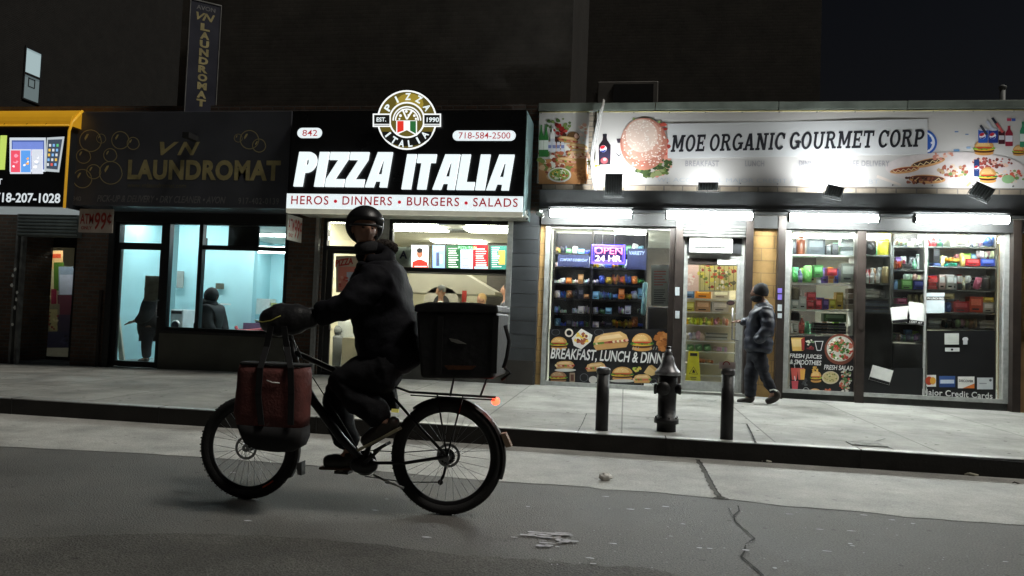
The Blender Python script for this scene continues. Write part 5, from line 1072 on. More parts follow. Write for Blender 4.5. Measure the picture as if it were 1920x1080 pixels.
# --- pizzeria interior
for px, py, Y, w, d in ((778, 433, 14.3, 1.25, .55), (935, 435, 14.3, 1.25, .55), (770, 415, 13.2, .9, .5), (915, 415, 13.2, .9, .5), (655, 420, 13.3, .8, .4), (860, 460, 16.6, 1.2, .5)):
    p = onY(px, py, Y); lb = {778: 'bright ceiling panel left of the vent in the pizzeria', 935: 'bright ceiling panel at the right of the pizzeria', 770: 'ceiling panel just inside the pizzeria window, left', 915: 'ceiling panel just inside the pizzeria window, right', 655: 'ceiling panel inside the pizzeria door', 860: 'ceiling panel over the pizza oven'}[px]
    ceil_panel(p.x, Y, PCZ, w, d, lb, PANEL, 'ceiling panels in the pizzeria')
b = MB(); p = onY(855, 436, 14.6)
for i in range(8): b.box(p.x-.25, p.x+.25, 14.35+i*.06, 14.38+i*.06, PCZ-.03, PCZ-.012)
b.build('air_vent', M['grey'], label='slatted grey air vent in the pizzeria ceiling', cat='air vent')
# menu screens
MY = 14.6
def menu(px0, px1, py0, py1, label, style):
    g = rect(px0, py0, px1, py1, MY); t = thing('menu_screen', label, 'menu screen', ((g[0]+g[1])/2, MY, g[2]), 'menu screens above the pizzeria counter')
    b = MB(); b.box(g[0]-.02, g[1]+.02, MY, MY+.05, g[2]-.02, g[3]+.02); b.build('casing', M['black'], t, bevel=.004)
    p = Print(MY-.002); w, h = px1-px0, py1-py0; rn = random.Random(int(px0))
    if style == 'main':
        p.rect(px0, py0, px1, py1, (26, 70, 44)); p.rect(px0+w*.33, py0+h*.18, px0+w*.62, py1, (150, 160, 190)); p.rect(px0+w*.62, py0, px0+w*.98, py1, (120, 28, 34)); p.rect(px0+w*.34, py0+h*.2, px0+w*.61, py0+h*.34, (215, 215, 220))
        for k in range(9):
            y = py0+h*(.12+.095*k); p.rect(px0+w*.05, y, px0+w*rn.uniform(.2, .29), y+1.3, (225, 235, 225)); p.rect(px0+w*.69, y+1, px0+w*rn.uniform(.86, .95), y+2.2, (240, 225, 225)); p.rect(px0+w*.37, y+6, px0+w*rn.uniform(.48, .58), y+7, (90, 80, 130))
        p.rect(px0+w*.66, py1-5, px0+w*.97, py1-1, (120, 200, 220))
    elif style == 'photo':
        p.rect(px0, py0, px1, py1, (150, 155, 160)); p.rect(px0+w*.1, py0+h*.08, px1, py1, (196, 198, 202)); p.poly([(px0+2, py1), (px0+3, py0+h*.72), (px0+w*.4, py0+h*.62), (px0+w*.6, py0+h*.62), (px1-2, py0+h*.74), (px1, py1)], (170, 40, 34)); p.ell(px0+w*.5, py0+h*.36, w*.17, h*.19, (120, 76, 60)); p.ell(px0+w*.5, py0+h*.22, w*.18, h*.11, (25, 22, 24)); p.rect(px0+w*.2, py1-4, px1-3, py1-2.5, (230, 220, 220))
    elif style == 'blue':
        p.rect(px0, py0, px1, py1, (110, 140, 200)); p.rect(px0+w*.3, py0+h*.3, px0+w*.55, py0+h*.9, (60, 66, 90)); p.rect(px0+w*.1, py0+h*.1, px0+w*.9, py0+h*.2, (210, 220, 235)); p.rect(px0+w*.6, py0+h*.4, px0+w*.8, py0+h*.8, (150, 170, 210))
    else:
        p.rect(px0, py0, px1, py1, (34, 90, 84)); p.rect(px0+w*.5, py0+h*.2, px0+w*.9, py0+h*.8, (150, 120, 60))
        for k in range(10): y = py0+h*(.06+.09*k); p.rect(px0+w*.08, y, px0+w*rn.uniform(.35, .7), y+1.3, (190, 220, 220))
    p.build('picture', SCREEN, t)
    if style == 'main':
        b = MB(); ptext(b, 'PIZZA ITALIA', px0+w*.28, py0+2, px0+w*.72, py0+7.5, MY-.006, offset=.02); b.build('lettering', emat('green screen letters', (.2, .9, .3), 1.0), t)
        b = MB(); ptext(b, 'PIZZA', px0+w*.38, py0+11.5, px0+w*.58, py0+17, MY-.007, offset=.02); b.build('lettering', emat('red screen letters', (.8, .08, .08), 1.0), t)
menu(771, 803, 460, 503, 'screen with a dark haired person in a red top, above the counter', 'photo'); menu(811, 834, 460, 503, 'narrow bluish screen beside the green and red menu', 'blue'); menu(837, 917, 460, 505, 'wide green and red pizza menu screen', 'main'); menu(920, 950, 461, 505, 'teal menu screen at the right end of the row', 'teal')
simple_box('shelf_beam', 640, 505, 960, 512, 14.3, .25, M['black'], 'long black beam under the menu screens in the pizzeria', 'beam')
g = rect(744, 455, 771, 502, 13.0); t = thing('grade_card', 'white grade card with a big letter A in the pizzeria window', 'card', (g[0], 13.0, g[2])); b = MB(); b.box(g[0], g[1], WY+.1, WY+.106, rect(744, 455, 771, 502, WY+.1)[2], rect(744, 455, 771, 502, WY+.1)[3]); 
g = rect(741, 463, 771, 500, WY+.1); b = MB(); b.box(g[0], g[1], WY+.1, WY+.106, g[2], g[3]); b.build('card', mat('pale card', (.45, .48, .44), .6), t)
b = MB(); ptext(b, 'A', 749, 470, 764, 485, WY+.098, offset=.04); b.build('lettering', mat('navy letter', (.03, .03, .08), .6), t)
# door poster
g = rect(628, 480, 690, 548, WY+.045); t = thing('door_poster', 'pink and white pizza poster stuck on the pizzeria door', 'poster', (g[0], WY, g[2]))
p = Print(WY+.048); p.rect(630, 480, 690, 548, (205, 190, 170)); p.rect(634, 500, 690, 545, (225, 140, 125)); p.rect(650, 510, 664, 532, (190, 200, 215)); p.blobs(645, 530, 10, 12, [(235, 180, 160), (210, 90, 80)], 14, (2, 4)); p.build('sheet', PRINT, t)
b = MB(); ptext(b, 'PIZZA', 629, 488, 662, 501, WY+.044, offset=.04, rise=.06); b.build('lettering', mat('poster red', (.5, .04, .03), .5), t)
# back wall fittings, hood, oven, counter
KYY = 16.2
b = MB(); g = rect(760, 521, 925, 545, KYY); b.prism([(g[0]+.3, g[3]+.25), (g[1]-.9, g[3]+.25), (g[1]+.1, g[2]), (g[1]+.1, g[2]-.08), (g[0], g[2]-.08), (g[0], g[2])], KYY-.3, KYY+.6); b.build('extractor_hood', mat('pale hood metal', (.42, .40, .33), .5, .1, .08, 2), label='wide steel extractor hood over the pizza ovens', cat='extractor hood', bevel=.01)
t = thing('pizza_oven', 'white arched pizza oven under the extractor hood', 'oven', (onY(832, 590, 15.9).x, 15.9, .9)); g = rect(795, 537, 860, 592, 15.9)
b = MB(); pts = [(g[0], g[2]-.4), (g[1], g[2]-.4), (g[1], lerp(g[2], g[3], .5))]+[(lerp(g[0], g[1], .5)+(g[1]-g[0])*.5*math.cos(math.pi*i/10), lerp(g[2], g[3], .5)+(g[3]-g[2])*.5*math.sin(math.pi*i/10)) for i in range(1, 10)]+[(g[0], lerp(g[2], g[3], .5))]; b.prism(pts, 15.9, 16.6); b.build('body', mat('oven render', (.45, .42, .36), .7, 0, .2, 8), t)
b = MB(); h = rect(812, 552, 843, 590, 15.88); pts = [(h[0], h[2]), (h[1], h[2]), (h[1], lerp(h[2], h[3], .5))]+[(lerp(h[0], h[1], .5)+(h[1]-h[0])*.5*math.cos(math.pi*i/10), lerp(h[2], h[3], .5)+(h[3]-h[2])*.5*math.sin(math.pi*i/10)) for i in range(1, 10)]+[(h[0], lerp(h[2], h[3], .5))]; b.prism(pts, 15.87, 15.899); b.build('mouth', M['dark'], t)
simple_box('prep_table', 660, 590, 945, 598, 15.2, .8, M['steelk'], 'long steel preparation table at the back of the pizzeria', 'table')
simple_box('serving_counter', 640, 640, 960, 700, 13.6, .6, mat('counter front', (.30, .27, .2), .4, 0, .2, 4), 'low beige serving counter behind the pizzeria window', 'counter')
b = MB(); q = rect(733, 515, 738, 645, 13.4); b.box(q[0], q[1], 13.4, 13.44, .21, q[3]); b.build('counter_post', M['cream'], label='slim cream post standing between the counter and the window', cat='post')
for px0, py0, px1, py1, Y, c, lb in ((700, 555, 722, 590, 15.0, 'steelk', 'steel mixer bowl left of the pizza oven'), (745, 560, 770, 592, 15.3, 'grey', 'grey mixer standing beside the oven'), (866, 566, 884, 592, 15.3, 'paper', 'stack of white paper plates right of the oven'), (888, 570, 897, 592, 15.3, 'steelk', 'tall steel can on the preparation table'), (768, 600, 790, 640, 13.7, 'paper', 'pale napkin dispenser on the serving counter')):
    g = rect(px0, py0, px1, py1, Y); b = MB(); w = (g[1]-g[0])/2; h = g[3]-g[2]; b.lathe(((g[0]+g[1])/2, Y+w, g[2]), [(w*.7, 0), (w, h*.3), (w*.95, h*.8), (w*.6, h*.95), (w*.3, h)], 18); b.build('kitchen_container', M[c], label=lb, cat='container')
b = MB(); g = rect(866, 545, 874, 566, 15.25); b.box(g[0], g[1], 15.25, 15.3, g[2], g[3]); b.build('kitchen_timer', mat('red gadget', (.5, .05, .04), .4), label='small red gadget on the wall right of the oven', cat='gadget')
b = MB(); b.box(onY(615, 600, 14.2).x, onY(690, 600, 14.2).x, 14.2, 14.9, .21, 1.15); b.build('drinks_chest', wm, label='white chest fridge seen low through the pizzeria door', cat='fridge', bevel=.03)
b = MB(); p_ = onY(622, 612, 14.0); b.lathe((p_.x, 14.15, .21), [(.14, 0), (.18, .6), (.18, .62), (.05, .66)], 18); b.ell((p_.x+.02, 14.15, .95), (.15, .13, .10), 12, fn=lambda q: q*(1+.2*math.sin(8*q.x)*math.cos(9*q.z))); b.build('waste_bin', M['grey'], label='grey waste bin with a crumpled bag inside the pizzeria door', cat='waste bin')
# --- deli interior lights
for px, Y, w, lb in ((1182, 13.6, .55, 'ceiling light above the snack racks, nearest the glass'), (1182, 14.4, .55, 'second ceiling light above the snack racks'), (1182, 15.3, .55, 'third ceiling light above the snack racks'), (1334, 13.7, .9, 'ceiling light inside the deli entrance'), (1530, 14.0, 1.1, 'ceiling light over the left display shelves'), (1330, 16.2, 1.2, 'ceiling light deep in the deli behind the entrance'), (1700, 14.2, 1.1, 'ceiling light over the black bag shelves'), (1810, 14.2, 1.1, 'ceiling light at the right end of the deli'), (1100, 14.6, .9, 'ceiling light behind the open sign'), (1090, 12.93, .9, 'added unseen strip light inside the snack window'), (1335, 12.98, .7, 'added unseen strip light inside the deli entrance'), (1540, 12.95, 1.0, 'added unseen strip light inside the juice poster window'), (1675, 12.95, .9, 'added unseen strip light inside the glass right of the brown post'), (1800, 12.95, 1.1, 'added unseen strip light inside the glass at the right end')):  # strips by the glass are added, hidden by the frame, to brighten the goods
    p = onY(px, 430, Y); ceil_panel(p.x, Y, DCZ, w, .22, lb, PANELD, 'ceiling lights inside the deli')
# generic goods -----------------------------------------------------------------
def colr(c): return lin(c)
def goods(kind, px0, py0, px1, py1, Y, c, label, cat=None, c2=None, dep=None):
    g = rect(px0, py0, px1, py1, Y); w, h = g[1]-g[0], g[3]-g[2]; cx = (g[0]+g[1])/2; d = dep or max(.05, min(w, .22)); b = MB(); rn = random.Random(int(px0*7+py0)); b.col(colr(c))
    c2 = c2 or tuple(min(255, v+60) for v in c)
    if kind == 'box':
        b.box(g[0], g[1], Y, Y+d, g[2], g[3]); b.col(colr(c2)).box(g[0]+w*.12, g[1]-w*.12, Y-.002, Y-.0005, g[2]+h*.45, g[2]+h*.85); b.col(colr((40, 40, 44))).box(g[0]+w*.2, g[1]-w*.3, Y-.002, Y-.0005, g[2]+h*.15, g[2]+h*.25)
    elif kind == 'bottle':
        r = w/2; b.lathe((cx, Y+r, g[2]), [(r*.9, 0), (r, h*.05), (r, h*.6), (r*.35, h*.8), (r*.35, h*.9)], 14); b.col(colr(c2)).lathe((cx, Y+r, g[2]), [(r*1.02, h*.2), (r*1.02, h*.5)], 14); b.col(colr((220, 220, 220))).lathe((cx, Y+r, g[2]+h*.9), [(r*.4, 0), (r*.4, h*.1)], 10)
    elif kind == 'jar':
        r = w/2; b.lathe((cx, Y+r, g[2]), [(r*.9, 0), (r, h*.06), (r, h*.8), (r*.7, h*.88)], 16); b.col(colr(c2)).lathe((cx, Y+r, g[2]+h*.87), [(r*.78, 0), (r*.78, h*.13)], 16)
    elif kind == 'bag':
        s = .9; b.ell((cx, Y+d*.4, g[2]+h/2), (w/2, d*.35, h/2), 14, Matrix.Rotation(rn.uniform(-.28, .28), 3, 'Y'), fn=lambda q: Vector((max(-.95, min(.95, q.x*1.35)), q.y*(1+.3*math.sin(7*q.z+q.x*5)), max(-.98, min(.98, q.z*1.25))))); b.col(colr(c2)).ell((cx, Y+d*.12, g[2]+h*.55), (w*.28, d*.10, h*.22), 10)
    elif kind == 'heap':
        for k in range(5): b.col(colr(tuple(max(0, min(255, v+rn.randint(-30, 30))) for v in c))); b.ell((lerp(g[0], g[1], (k+.5)/5), Y+d*.5+rn.uniform(-.02, .02), g[2]+h*rn.uniform(.3, .55)), (w*.16, d*.4, h*rn.uniform(.35, .5)), 10, fn=lambda q: q*(1+.16*math.sin(9*q.x+k)*math.cos(8*q.z)))
    elif kind == 'stack':
        n = 4
        for k in range(n): b.col(colr(c if k % 2 else c2)).box(g[0]+rn.uniform(0, .02), g[1]-rn.uniform(0, .02), Y+rn.uniform(0, .02), Y+d, g[2]+h*k/n, g[2]+h*(k+.88)/n)
    elif kind == 'mug':
        r = w/2; b.lathe((cx, Y+r, g[2]), [(r*.8, 0), (r, h*.1), (r, h*.95), (r*.9, h)], 14); b.tube([(cx+r*.9, Y+r*.6, g[2]+h*.75), (cx+r*1.35, Y+r*.6, g[2]+h*.6), (cx+r*.9, Y+r*.6, g[2]+h*.3)], h*.05, 6)
    return b.build({'box': 'packet', 'bottle': 'bottle', 'jar': 'jar', 'bag': 'snack_bag', 'heap': 'goods_pile', 'stack': 'goods_stack', 'mug': 'mug'}[kind], GOODS, label=label, cat=cat or {'box': 'box', 'bottle': 'bottle', 'jar': 'jar', 'bag': 'snack bag', 'heap': 'goods', 'stack': 'goods', 'mug': 'mug'}[kind])
# snack racks behind the left window
RY0 = 13.1
rk = thing('snack_rack', 'wide black snack rack behind the left deli window', 'rack', (onY(1105, 600, RY0).x, RY0, .21))
g = rect(1034, 434, 1212, 640, RY0); sh = (476, 502, 533, 561, 589, 614)
b = MB(); b.box(g[0], g[1], RY0+.36, RY0+.40, .21, g[3]); b.build('back_panel', mat('rack back', (.02, .022, .035), .5), rk)
for px in (1036, 1108, 1210): x = onY(px, 560, RY0).x; b = MB(); b.box(x-.02, x+.02, RY0, RY0+.36, .21, g[3]); b.build('upright', M['black'], rk)
for py in sh: z = onY(1130, py, RY0).z; b = MB(); b.box(g[0]+.02, g[1]-.02, RY0+.01, RY0+.35, z-.025, z); b.build('shelf', M['black'], rk)
for a in ((1046, 478, 1105, 500), (1176, 466, 1212, 505)):
    h = rect(*a, RY0-.03); b = MB(); b.box(h[0], h[1], RY0-.03, RY0-.005, h[2], h[3]); b.build('header_board', mat('blue header', (.015, .022, .10), .5), rk)
    b = MB(); ptext(b, 'COMFORT IS EVERYDAY' if a[0] < 1100 else 'VARIETY', a[0]+4, a[1]+(7 if a[0] < 1100 else 5), a[2]-3, a[1]+12, RY0-.034, offset=.01, shear=.2); b.build('lettering', emat('pale blue letters', (.4, .5, .8), .3), rk)
rn = random.Random(21); ordn = ['first', 'second', 'third', 'fourth', 'fifth', 'sixth', 'seventh', 'eighth', 'ninth']; cn = {(200, 170, 40): 'yellow', (190, 60, 50): 'red', (60, 90, 190): 'blue', (220, 222, 225): 'white', (70, 130, 80): 'green', (170, 120, 70): 'brown', (110, 170, 200): 'light blue', (40, 44, 60): 'dark', (215, 120, 50): 'orange'}
shn = ['highest', 'top', 'second', 'middle', 'fourth', 'lowest']
for si, py in enumerate(sh):
    for part_, (a, e, n) in (('left', (1039, 1106, 6)), ('right', (1111, 1208, 8))):
        for k in range(n):
            if rn.random() < .06: continue
            x = a+(e-a)*k/n; w = (e-a)/n*rn.uniform(.85, 1.1); c = rn.choice([(200, 170, 40), (60, 90, 190), (220, 222, 225), (220, 222, 225), (220, 222, 225), (70, 130, 80), (110, 170, 200), (110, 170, 200), (40, 44, 60), (215, 120, 50), (170, 120, 70), (60, 90, 190)])
            goods(rn.choice(['bag', 'heap', 'heap', 'box']), x, py-rn.uniform(9, 22), x+w, py-.6, RY0+.03, c, '%s snack packet, %s on the %s shelf of the %s rack bay' % (cn[c], ordn[k], shn[si], part_), 'snack bag', dep=.14)
# neon sign
g = rect(1108, 459, 1173, 495, WY+.13); NS = thing('neon_sign', 'glowing blue framed open sign hanging inside the snack window', 'neon sign', ((g[0]+g[1])/2, WY+.13, g[2]))
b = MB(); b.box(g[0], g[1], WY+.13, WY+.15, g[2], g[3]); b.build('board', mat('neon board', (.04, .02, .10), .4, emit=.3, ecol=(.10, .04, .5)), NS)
b = MB(); i = .022; b.tube([(g[0]+i, WY+.12, g[2]+i), (g[1]-i, WY+.12, g[2]+i), (g[1]-i, WY+.12, g[3]-i), (g[0]+i, WY+.12, g[3]-i)], .024, 8, closed=True); b.build('blue_tube', emat('neon blue', (.07, .04, 1.0), 8), NS)
i = .055; b = MB(); b.tube([(g[0]+i, WY+.12, g[2]+i), (g[1]-i, WY+.12, g[2]+i), (g[1]-i, WY+.12, g[3]-i), (g[0]+i, WY+.12, g[3]-i)], .007, 8, closed=True); b.build('white_tube', emat('neon lilac', (.6, .50, 1.0), .9), NS)
b = MB(); ptext(b, 'OPEN', 1115, 463.5, 1167, 476.5, WY+.105, offset=.012); b.build('lettering', emat('neon pink', (1.0, .20, .36), 3.0), NS)
b = MB(); ptext(b, '24 HR', 1116, 479, 1165, 490, WY+.105, offset=.02); b.build('lettering', emat('neon warm', (1.0, .82, .70), 3.0), NS)
b = MB(); b.tube([((g[0]+g[1])/2+.1, WY+.14, g[3]), ((g[0]+g[1])/2+.1, WY+.14, lw[3]-.05)], .003, 5); b.tube([((g[0]+g[1])/2-.1, WY+.14, g[3]), ((g[0]+g[1])/2-.1, WY+.14, lw[3]-.05)], .003, 5); b.build('chain', M['steel'], NS)
NL = bpy.data.lights.new('neon_glow', 'AREA'); NL.energy = 9; NL.color = (.22, .14, 1.0); NL.shape = 'RECTANGLE'; NL.size = .6; NL.size_y = .35
o = bpy.data.objects.new('lamp', NL); COL.objects.link(o); o.parent = NS; o.location = Vector(((g[0]+g[1])/2, WY+.16, (g[2]+g[3])/2))-Vector(NS.location); o.rotation_euler = (math.radians(-90), 0, 0)
# cash machine, poster and bag at the right of the rack
goods('bag', 1203, 528, 1213, 592, 13.0, (120, 170, 175), 'turquoise plastic bag hanging at the right end of the snack rack', 'bag')
t = thing('window_notice', 'white notice with red print in the snack window', 'notice', (onY(1237, 570, WY+.1).x, WY+.1, 1.5)); p = Print(WY+.1); p.rect(1221, 497, 1254, 574, (196, 196, 192))
for k in range(6): p.rect(1226, 508+k*5, 1248+random.uniform(-6, 3), 510+k*5, (205, 120, 115))
for k in range(7): p.rect(1226, 543+k*4, 1249+random.uniform(-8, 2), 544.6+k*4, (90, 92, 96))
p.build('sheet', PRINT, t)
simple_box('cash_machine', 1214, 575, 1256, 700, 12.95, .5, mat('dark machine casing', (.045, .045, .05), .4), 'dark grey cash machine standing below the white notice', 'cash machine', bevel=.02)
# food poster under the left window
def poster_thing(name, label): return thing(name, label, 'window poster', (0, WY+.04, .3))
WP = poster_thing('window_poster', 'black breakfast and lunch food poster across the foot of the left deli window')
p = Print(WY+.048, .0003); p.rect(1030, 617, 1260, 719, (17, 17, 21)); p.build('sheet', DECAL, WP)
p = Print(WY+.047, .0003)
p.rect(1030, 717, 1259, 719, (60, 60, 60))
food_burger(p, 1048, 643, 30, 24); p.ring(1067, 624, 8, 3, (226, 216, 200), 20)
p.poly([(1072, 634), (1090, 616), (1111, 628), (1108, 640), (1090, 655), (1076, 648)], (225, 222, 216)); p.blobs(1092, 634, 13, 11, [(130, 60, 44), (160, 90, 60), (240, 236, 220), (235, 200, 80)], 30, (2.5, 5))
food_sandwich(p, 1145, 639, 66, 34, -6); food_burger(p, 1204, 641, 38, 34); p.blobs(1243, 641, 15, 17, [(170, 104, 50), (190, 124, 62), (140, 80, 36), (205, 140, 80)], 46, (3, 6.5))
food_sandwich(p, 1059, 684, 34, 16); p.ell(1060, 694, 20, 3, (200, 200, 196)); food_sandwich(p, 1117, 688, 36, 18, -4); food_burger(p, 1047, 706, 30, 20, cols=((150, 110, 80), (176, 140, 104)))
food_burger(p, 1167, 700, 38, 26); p.ell(1167, 714, 24, 3, (190, 190, 186)); p.blobs(1195, 692, 8, 5, [(210, 180, 90), (170, 190, 80)], 12, (2, 3.5)); food_sandwich(p, 1204, 710, 32, 18); p.poly([(1207, 699), (1216, 686), (1234, 700), (1222, 705)], (214, 180, 120)); p.poly([(1216, 686), (1234, 700), (1235, 694), (1222, 684)], (190, 150, 90))
p.ring(1042, 623, 8, 1, (90, 92, 100), 16, ry=6); p.ring(1123, 623, 9, 1, (90, 92, 100), 16, ry=6); p.rect(1068, 699, 1078, 718, (150, 130, 110)); p.rect(1070, 702, 1076, 714, (96, 60, 50))
p.ring(1095, 708, 8, 1, (96, 98, 104), 16); p.ell(1112, 712, 8, 7, (200, 196, 190)); p.ring(1226, 716, 6, 1, (80, 82, 90), 12)
for x in (1185, 1190, 1195, 1218, 1224, 1229): p.poly([(x, 656), (x+1.2, 656), (x+3.5, 650), (x+2.3, 650)], (150, 150, 150))
p.build('food_picture', DECAL, WP)
b = MB(); ptext(b, 'BREAKFAST, LUNCH & DINNER', 1032, 657, 1262, 681, WY+.034, offset=.020, shear=.22, rise=-.005); b.build('lettering', mat('poster lettering', (.72, .72, .70), .5), WP)
# shop door: shelves of goods behind
DS = thing('display_rack', 'wire display rack of cakes and sweets behind the deli entrance', 'rack', (onY(1330, 650, 13.2).x, 13.2, .21))
g = rect(1284, 500, 1384, 712, 13.2)
for py in (560, 585, 610, 640, 660, 682, 705):
    z = onY(1330, py, 13.2).z; b = MB(); b.box(g[0], g[1], 13.2, 13.55, z-.015, z); b.build('shelf', M['shelfw'], DS)
b = MB(); b.box(g[0], g[1], 13.56, 13.6, .21, g[3]); b.build('back_panel', M['cream'], DS)
goodsd = [('box', 1285, 540, 1302, 560, (70, 110, 150), 'blue and yellow cake box'), ('box', 1304, 538, 1333, 560, (215, 140, 40), 'orange cake carton with dark window'), ('box', 1336, 545, 1368, 560, (200, 196, 186), 'long white pastry carton'),
 ('box', 1286, 566, 1302, 585, (205, 200, 90), 'pale yellow biscuit box'), ('box', 1304, 564, 1332, 585, (190, 150, 110), 'tan cake carton'), ('box', 1335, 566, 1366, 585, (205, 205, 200), 'white sliced cake carton'),
 ('heap', 1285, 592, 1312, 610, (225, 210, 60), 'heap of yellow cake packets'), ('heap', 1313, 592, 1338, 610, (205, 200, 70), 'second heap of yellow cake packets'), ('heap', 1340, 594, 1366, 610, (190, 150, 120), 'heap of tan pastries'),
 ('heap', 1285, 620, 1320, 638, (210, 208, 205), 'row of white wrapped rolls'), ('stack', 1324, 624, 1366, 638, (120, 125, 122), 'grey stack of trays'), ('bag', 1288, 646, 1302, 659, (110, 170, 110), 'left green drink pack'), ('bag', 1304, 646, 1318, 659, (120, 180, 120), 'middle green drink pack'), ('bag', 1320, 646, 1334, 659, (100, 160, 100), 'right green drink pack'), ('heap', 1340, 648, 1364, 659, (215, 205, 200), 'pale packets beside the green drink packs'), ('heap', 1312, 672, 1338, 682, (200, 130, 90), 'small orange packets low on the rack')]
for q in goodsd: goods(q[0], q[1], q[2], q[3], q[4]-.5, 13.24, q[5], q[6]+' on the rack behind the entrance', dep=.2)
t = thing('hanging_display', 'row of colourful hanging packets above the entrance rack', 'display', (onY(1330, 540, 13.1).x, 13.1, 2.0)); p = Print(13.14)
p.rect(1284, 494, 1310, 546, (220, 190, 180)); p.rect(1310, 494, 1384, 545, (190, 180, 120)); p.blobs(1345, 518, 36, 24, [(190, 90, 60), (210, 200, 90), (110, 130, 60), (230, 225, 210), (150, 50, 40), (90, 90, 70)], 80, (2, 5)); p.blobs(1296, 525, 8, 10, [(230, 150, 150), (240, 225, 220)], 10, (2, 4)); p.rect(1310, 544, 1352, 547, (150, 150, 130))
for x in range(1312, 1384, 9): p.rect(x, 494, x+1, 545, (80, 76, 60))
p.build('packets', PRINT, t)
p = Print(WY+.05); t = thing('door_sticker', 'dark oval sticker on the glass of the deli entrance', 'sticker', (onY(1371, 568, WY+.05).x, WY+.05, 1.6)); p.ell(1370, 568, 8, 4.5, (30, 26, 26)); p.ell(1370, 568, 6, 3, (70, 50, 50)); p.build('oval', PRINT, t)
# wet floor sign
g = rect(1286, 659, 1316, 717, WY+.44); WS = thing('wet_floor_sign', 'yellow folding caution sign standing just inside the deli entrance', 'floor sign', ((g[0]+g[1])/2, WY+.35, .22)); w = g[1]-g[0]
b = MB(); yy = WY+.44
def slab(y0b, y0t): 
    pts = [(g[0], .22), (g[0]+.04, .22), (g[0]+.05, .26), (g[1]-.05, .26), (g[1]-.04, .22), (g[1], .22), (g[1]-.05, g[3]), (g[0]+.05, g[3])]
    n = len(pts); k = len(b.v); f = lambda z: lerp(y0b, y0t, (z-.22)/(g[3]-.22)); b.v += [(x, f(z), z) for x, z in pts]+[(x, f(z)+.012, z) for x, z in pts]; b.face(range(k, k+n)); b.face([k+n+i for i in range(n)][::-1])
    for i in range(n): b.face((k+i, k+n+i, k+n+(i+1) % n, k+(i+1) % n))
slab(yy, yy+.10); b.build('front_leaf', mat('caution yellow', (.88, .84, .05), .4, 0, .08, 8), WS); b = MB(); slab(yy+.22, yy+.115); b.build('rear_leaf', MATS['caution yellow'], WS)
b = MB(); cx_ = (g[0]+g[1])/2; zc_ = lerp(.22, g[3], .48); blk = mat('caution black', (.03, .03, .02), .5)
def yf(z): return lerp(yy, yy+.10, (z-.22)/(g[3]-.22))-.003
def fl(pts): b.quad([(x, yf(z), z) for x, z in pts])
s_ = .085
for i in range(3):
    a0, a1 = math.radians(90+120*i), math.radians(210+120*i); fl([(cx_+s_*math.cos(a0), zc_+s_*math.sin(a0)), (cx_+s_*math.cos(a1), zc_+s_*math.sin(a1)), (cx_+s_*.86*math.cos(a1), zc_+s_*.86*math.sin(a1)), (cx_+s_*.86*math.cos(a0), zc_+s_*.86*math.sin(a0))])
fl([(cx_-.02, zc_-.02), (cx_+.03, zc_-.02), (cx_+.01, zc_+.03), (cx_-.01, zc_+.03)])
for k in range(3): fl([(cx_-.05+.01*k, zc_-.10-.03*k), (cx_+.05-.01*k, zc_-.10-.03*k), (cx_+.05-.01*k, zc_-.09-.03*k), (cx_-.05+.01*k, zc_-.09-.03*k)])
fl([(cx_-.06, g[3]-.08), (cx_+.06, g[3]-.08), (cx_+.06, g[3]-.03), (cx_-.06, g[3]-.03)]); b.build('warning_symbol', blk, WS)
# air conditioner above the door
g = rect(1293, 447, 1374, 474, WY-.1); AC = thing('air_conditioner', 'white window air conditioner mounted above the deli entrance', 'air conditioner', ((g[0]+g[1])/2, WY, g[2]))
b = MB(); b.box(g[0], g[1], WY-.10, WY+.4, g[2], g[3]); b.build('casing', M['white'], AC, bevel=.012)
b = MB(); b.box(g[0]+.06, g[1]-.09, WY-.112, WY-.101, g[2]+.09, g[3]-.03); b.build('grille', M['grey'], AC)
b = MB()
for i in range(9): x = lerp(g[0]+.08, g[1]-.12, i/8); b.box(x, x+.012, WY-.12, WY-.113, g[2]+.09, g[3]-.03)
for i in range(3): z = lerp(g[2]+.10, g[3]-.045, i/2); b.box(g[0]+.06, g[1]-.09, WY-.125, WY-.1205, z, z+.01)
b.build('louvres', M['white'], AC)
b = MB(); b.box(dd[0]+.07, g[0], WY+.0, WY+.03, g[2], lw[3]-.07); b.box(g[1], dd[1]-.07, WY+.0, WY+.03, g[2], lw[3]-.07); b.build('transom_panel', M['dark'], DL)
# right display: shelving
SYD = 12.85
def shelving(name, label, px0, px1, pys, m=M['shelfw'], back=None, dep=.32, top=432, bot=None):
    t = thing(name, label, 'shelving', (onY((px0+px1)/2, 600, SYD).x, SYD, .28)); g = rect(px0, top, px1, 640, SYD)
    for py in pys:
        z = onY((px0+px1)/2, py, SYD).z; b = MB(); b.box(g[0], g[1], SYD, SYD+dep, z-.018, z); b.build('shelf', m, t)
    for x in (g[0], g[1]): b = MB(); b.box(x-.012, x+.012, SYD, SYD+dep, .28, g[3]); b.build('upright', m, t)
    if back: b = MB(); b.box(g[0], g[1], SYD+dep+.001, SYD+dep+.02, onY((px0+px1)/2, bot or 640, SYD).z, g[3]); b.build('back_panel', back, t)
shelving('display_shelving', 'glass and white display shelving above the juice poster', 1483, 1603, (478, 531, 581, 627), M['shelfw'])
shelving('display_shelving', 'dark display shelving with the black bag and spray bottles', 1621, 1670, (478, 531, 558, 586), M['shelf'], back=mat('mid grey backing', (.30, .305, .30), .6))
shelving('display_shelving', 'dark display shelving with clothes and tins right of the brown post', 1674, 1734, (462, 506, 544, 571, 606, 640), M['shelf'], back=M['dark'])
shelving('display_shelving', 'crowded display shelving at the right end of the deli window', 1738, 1868, (463, 500, 544, 586, 616), M['shelf'], back=mat('grey backing', (.42, .425, .41), .6), bot=620)
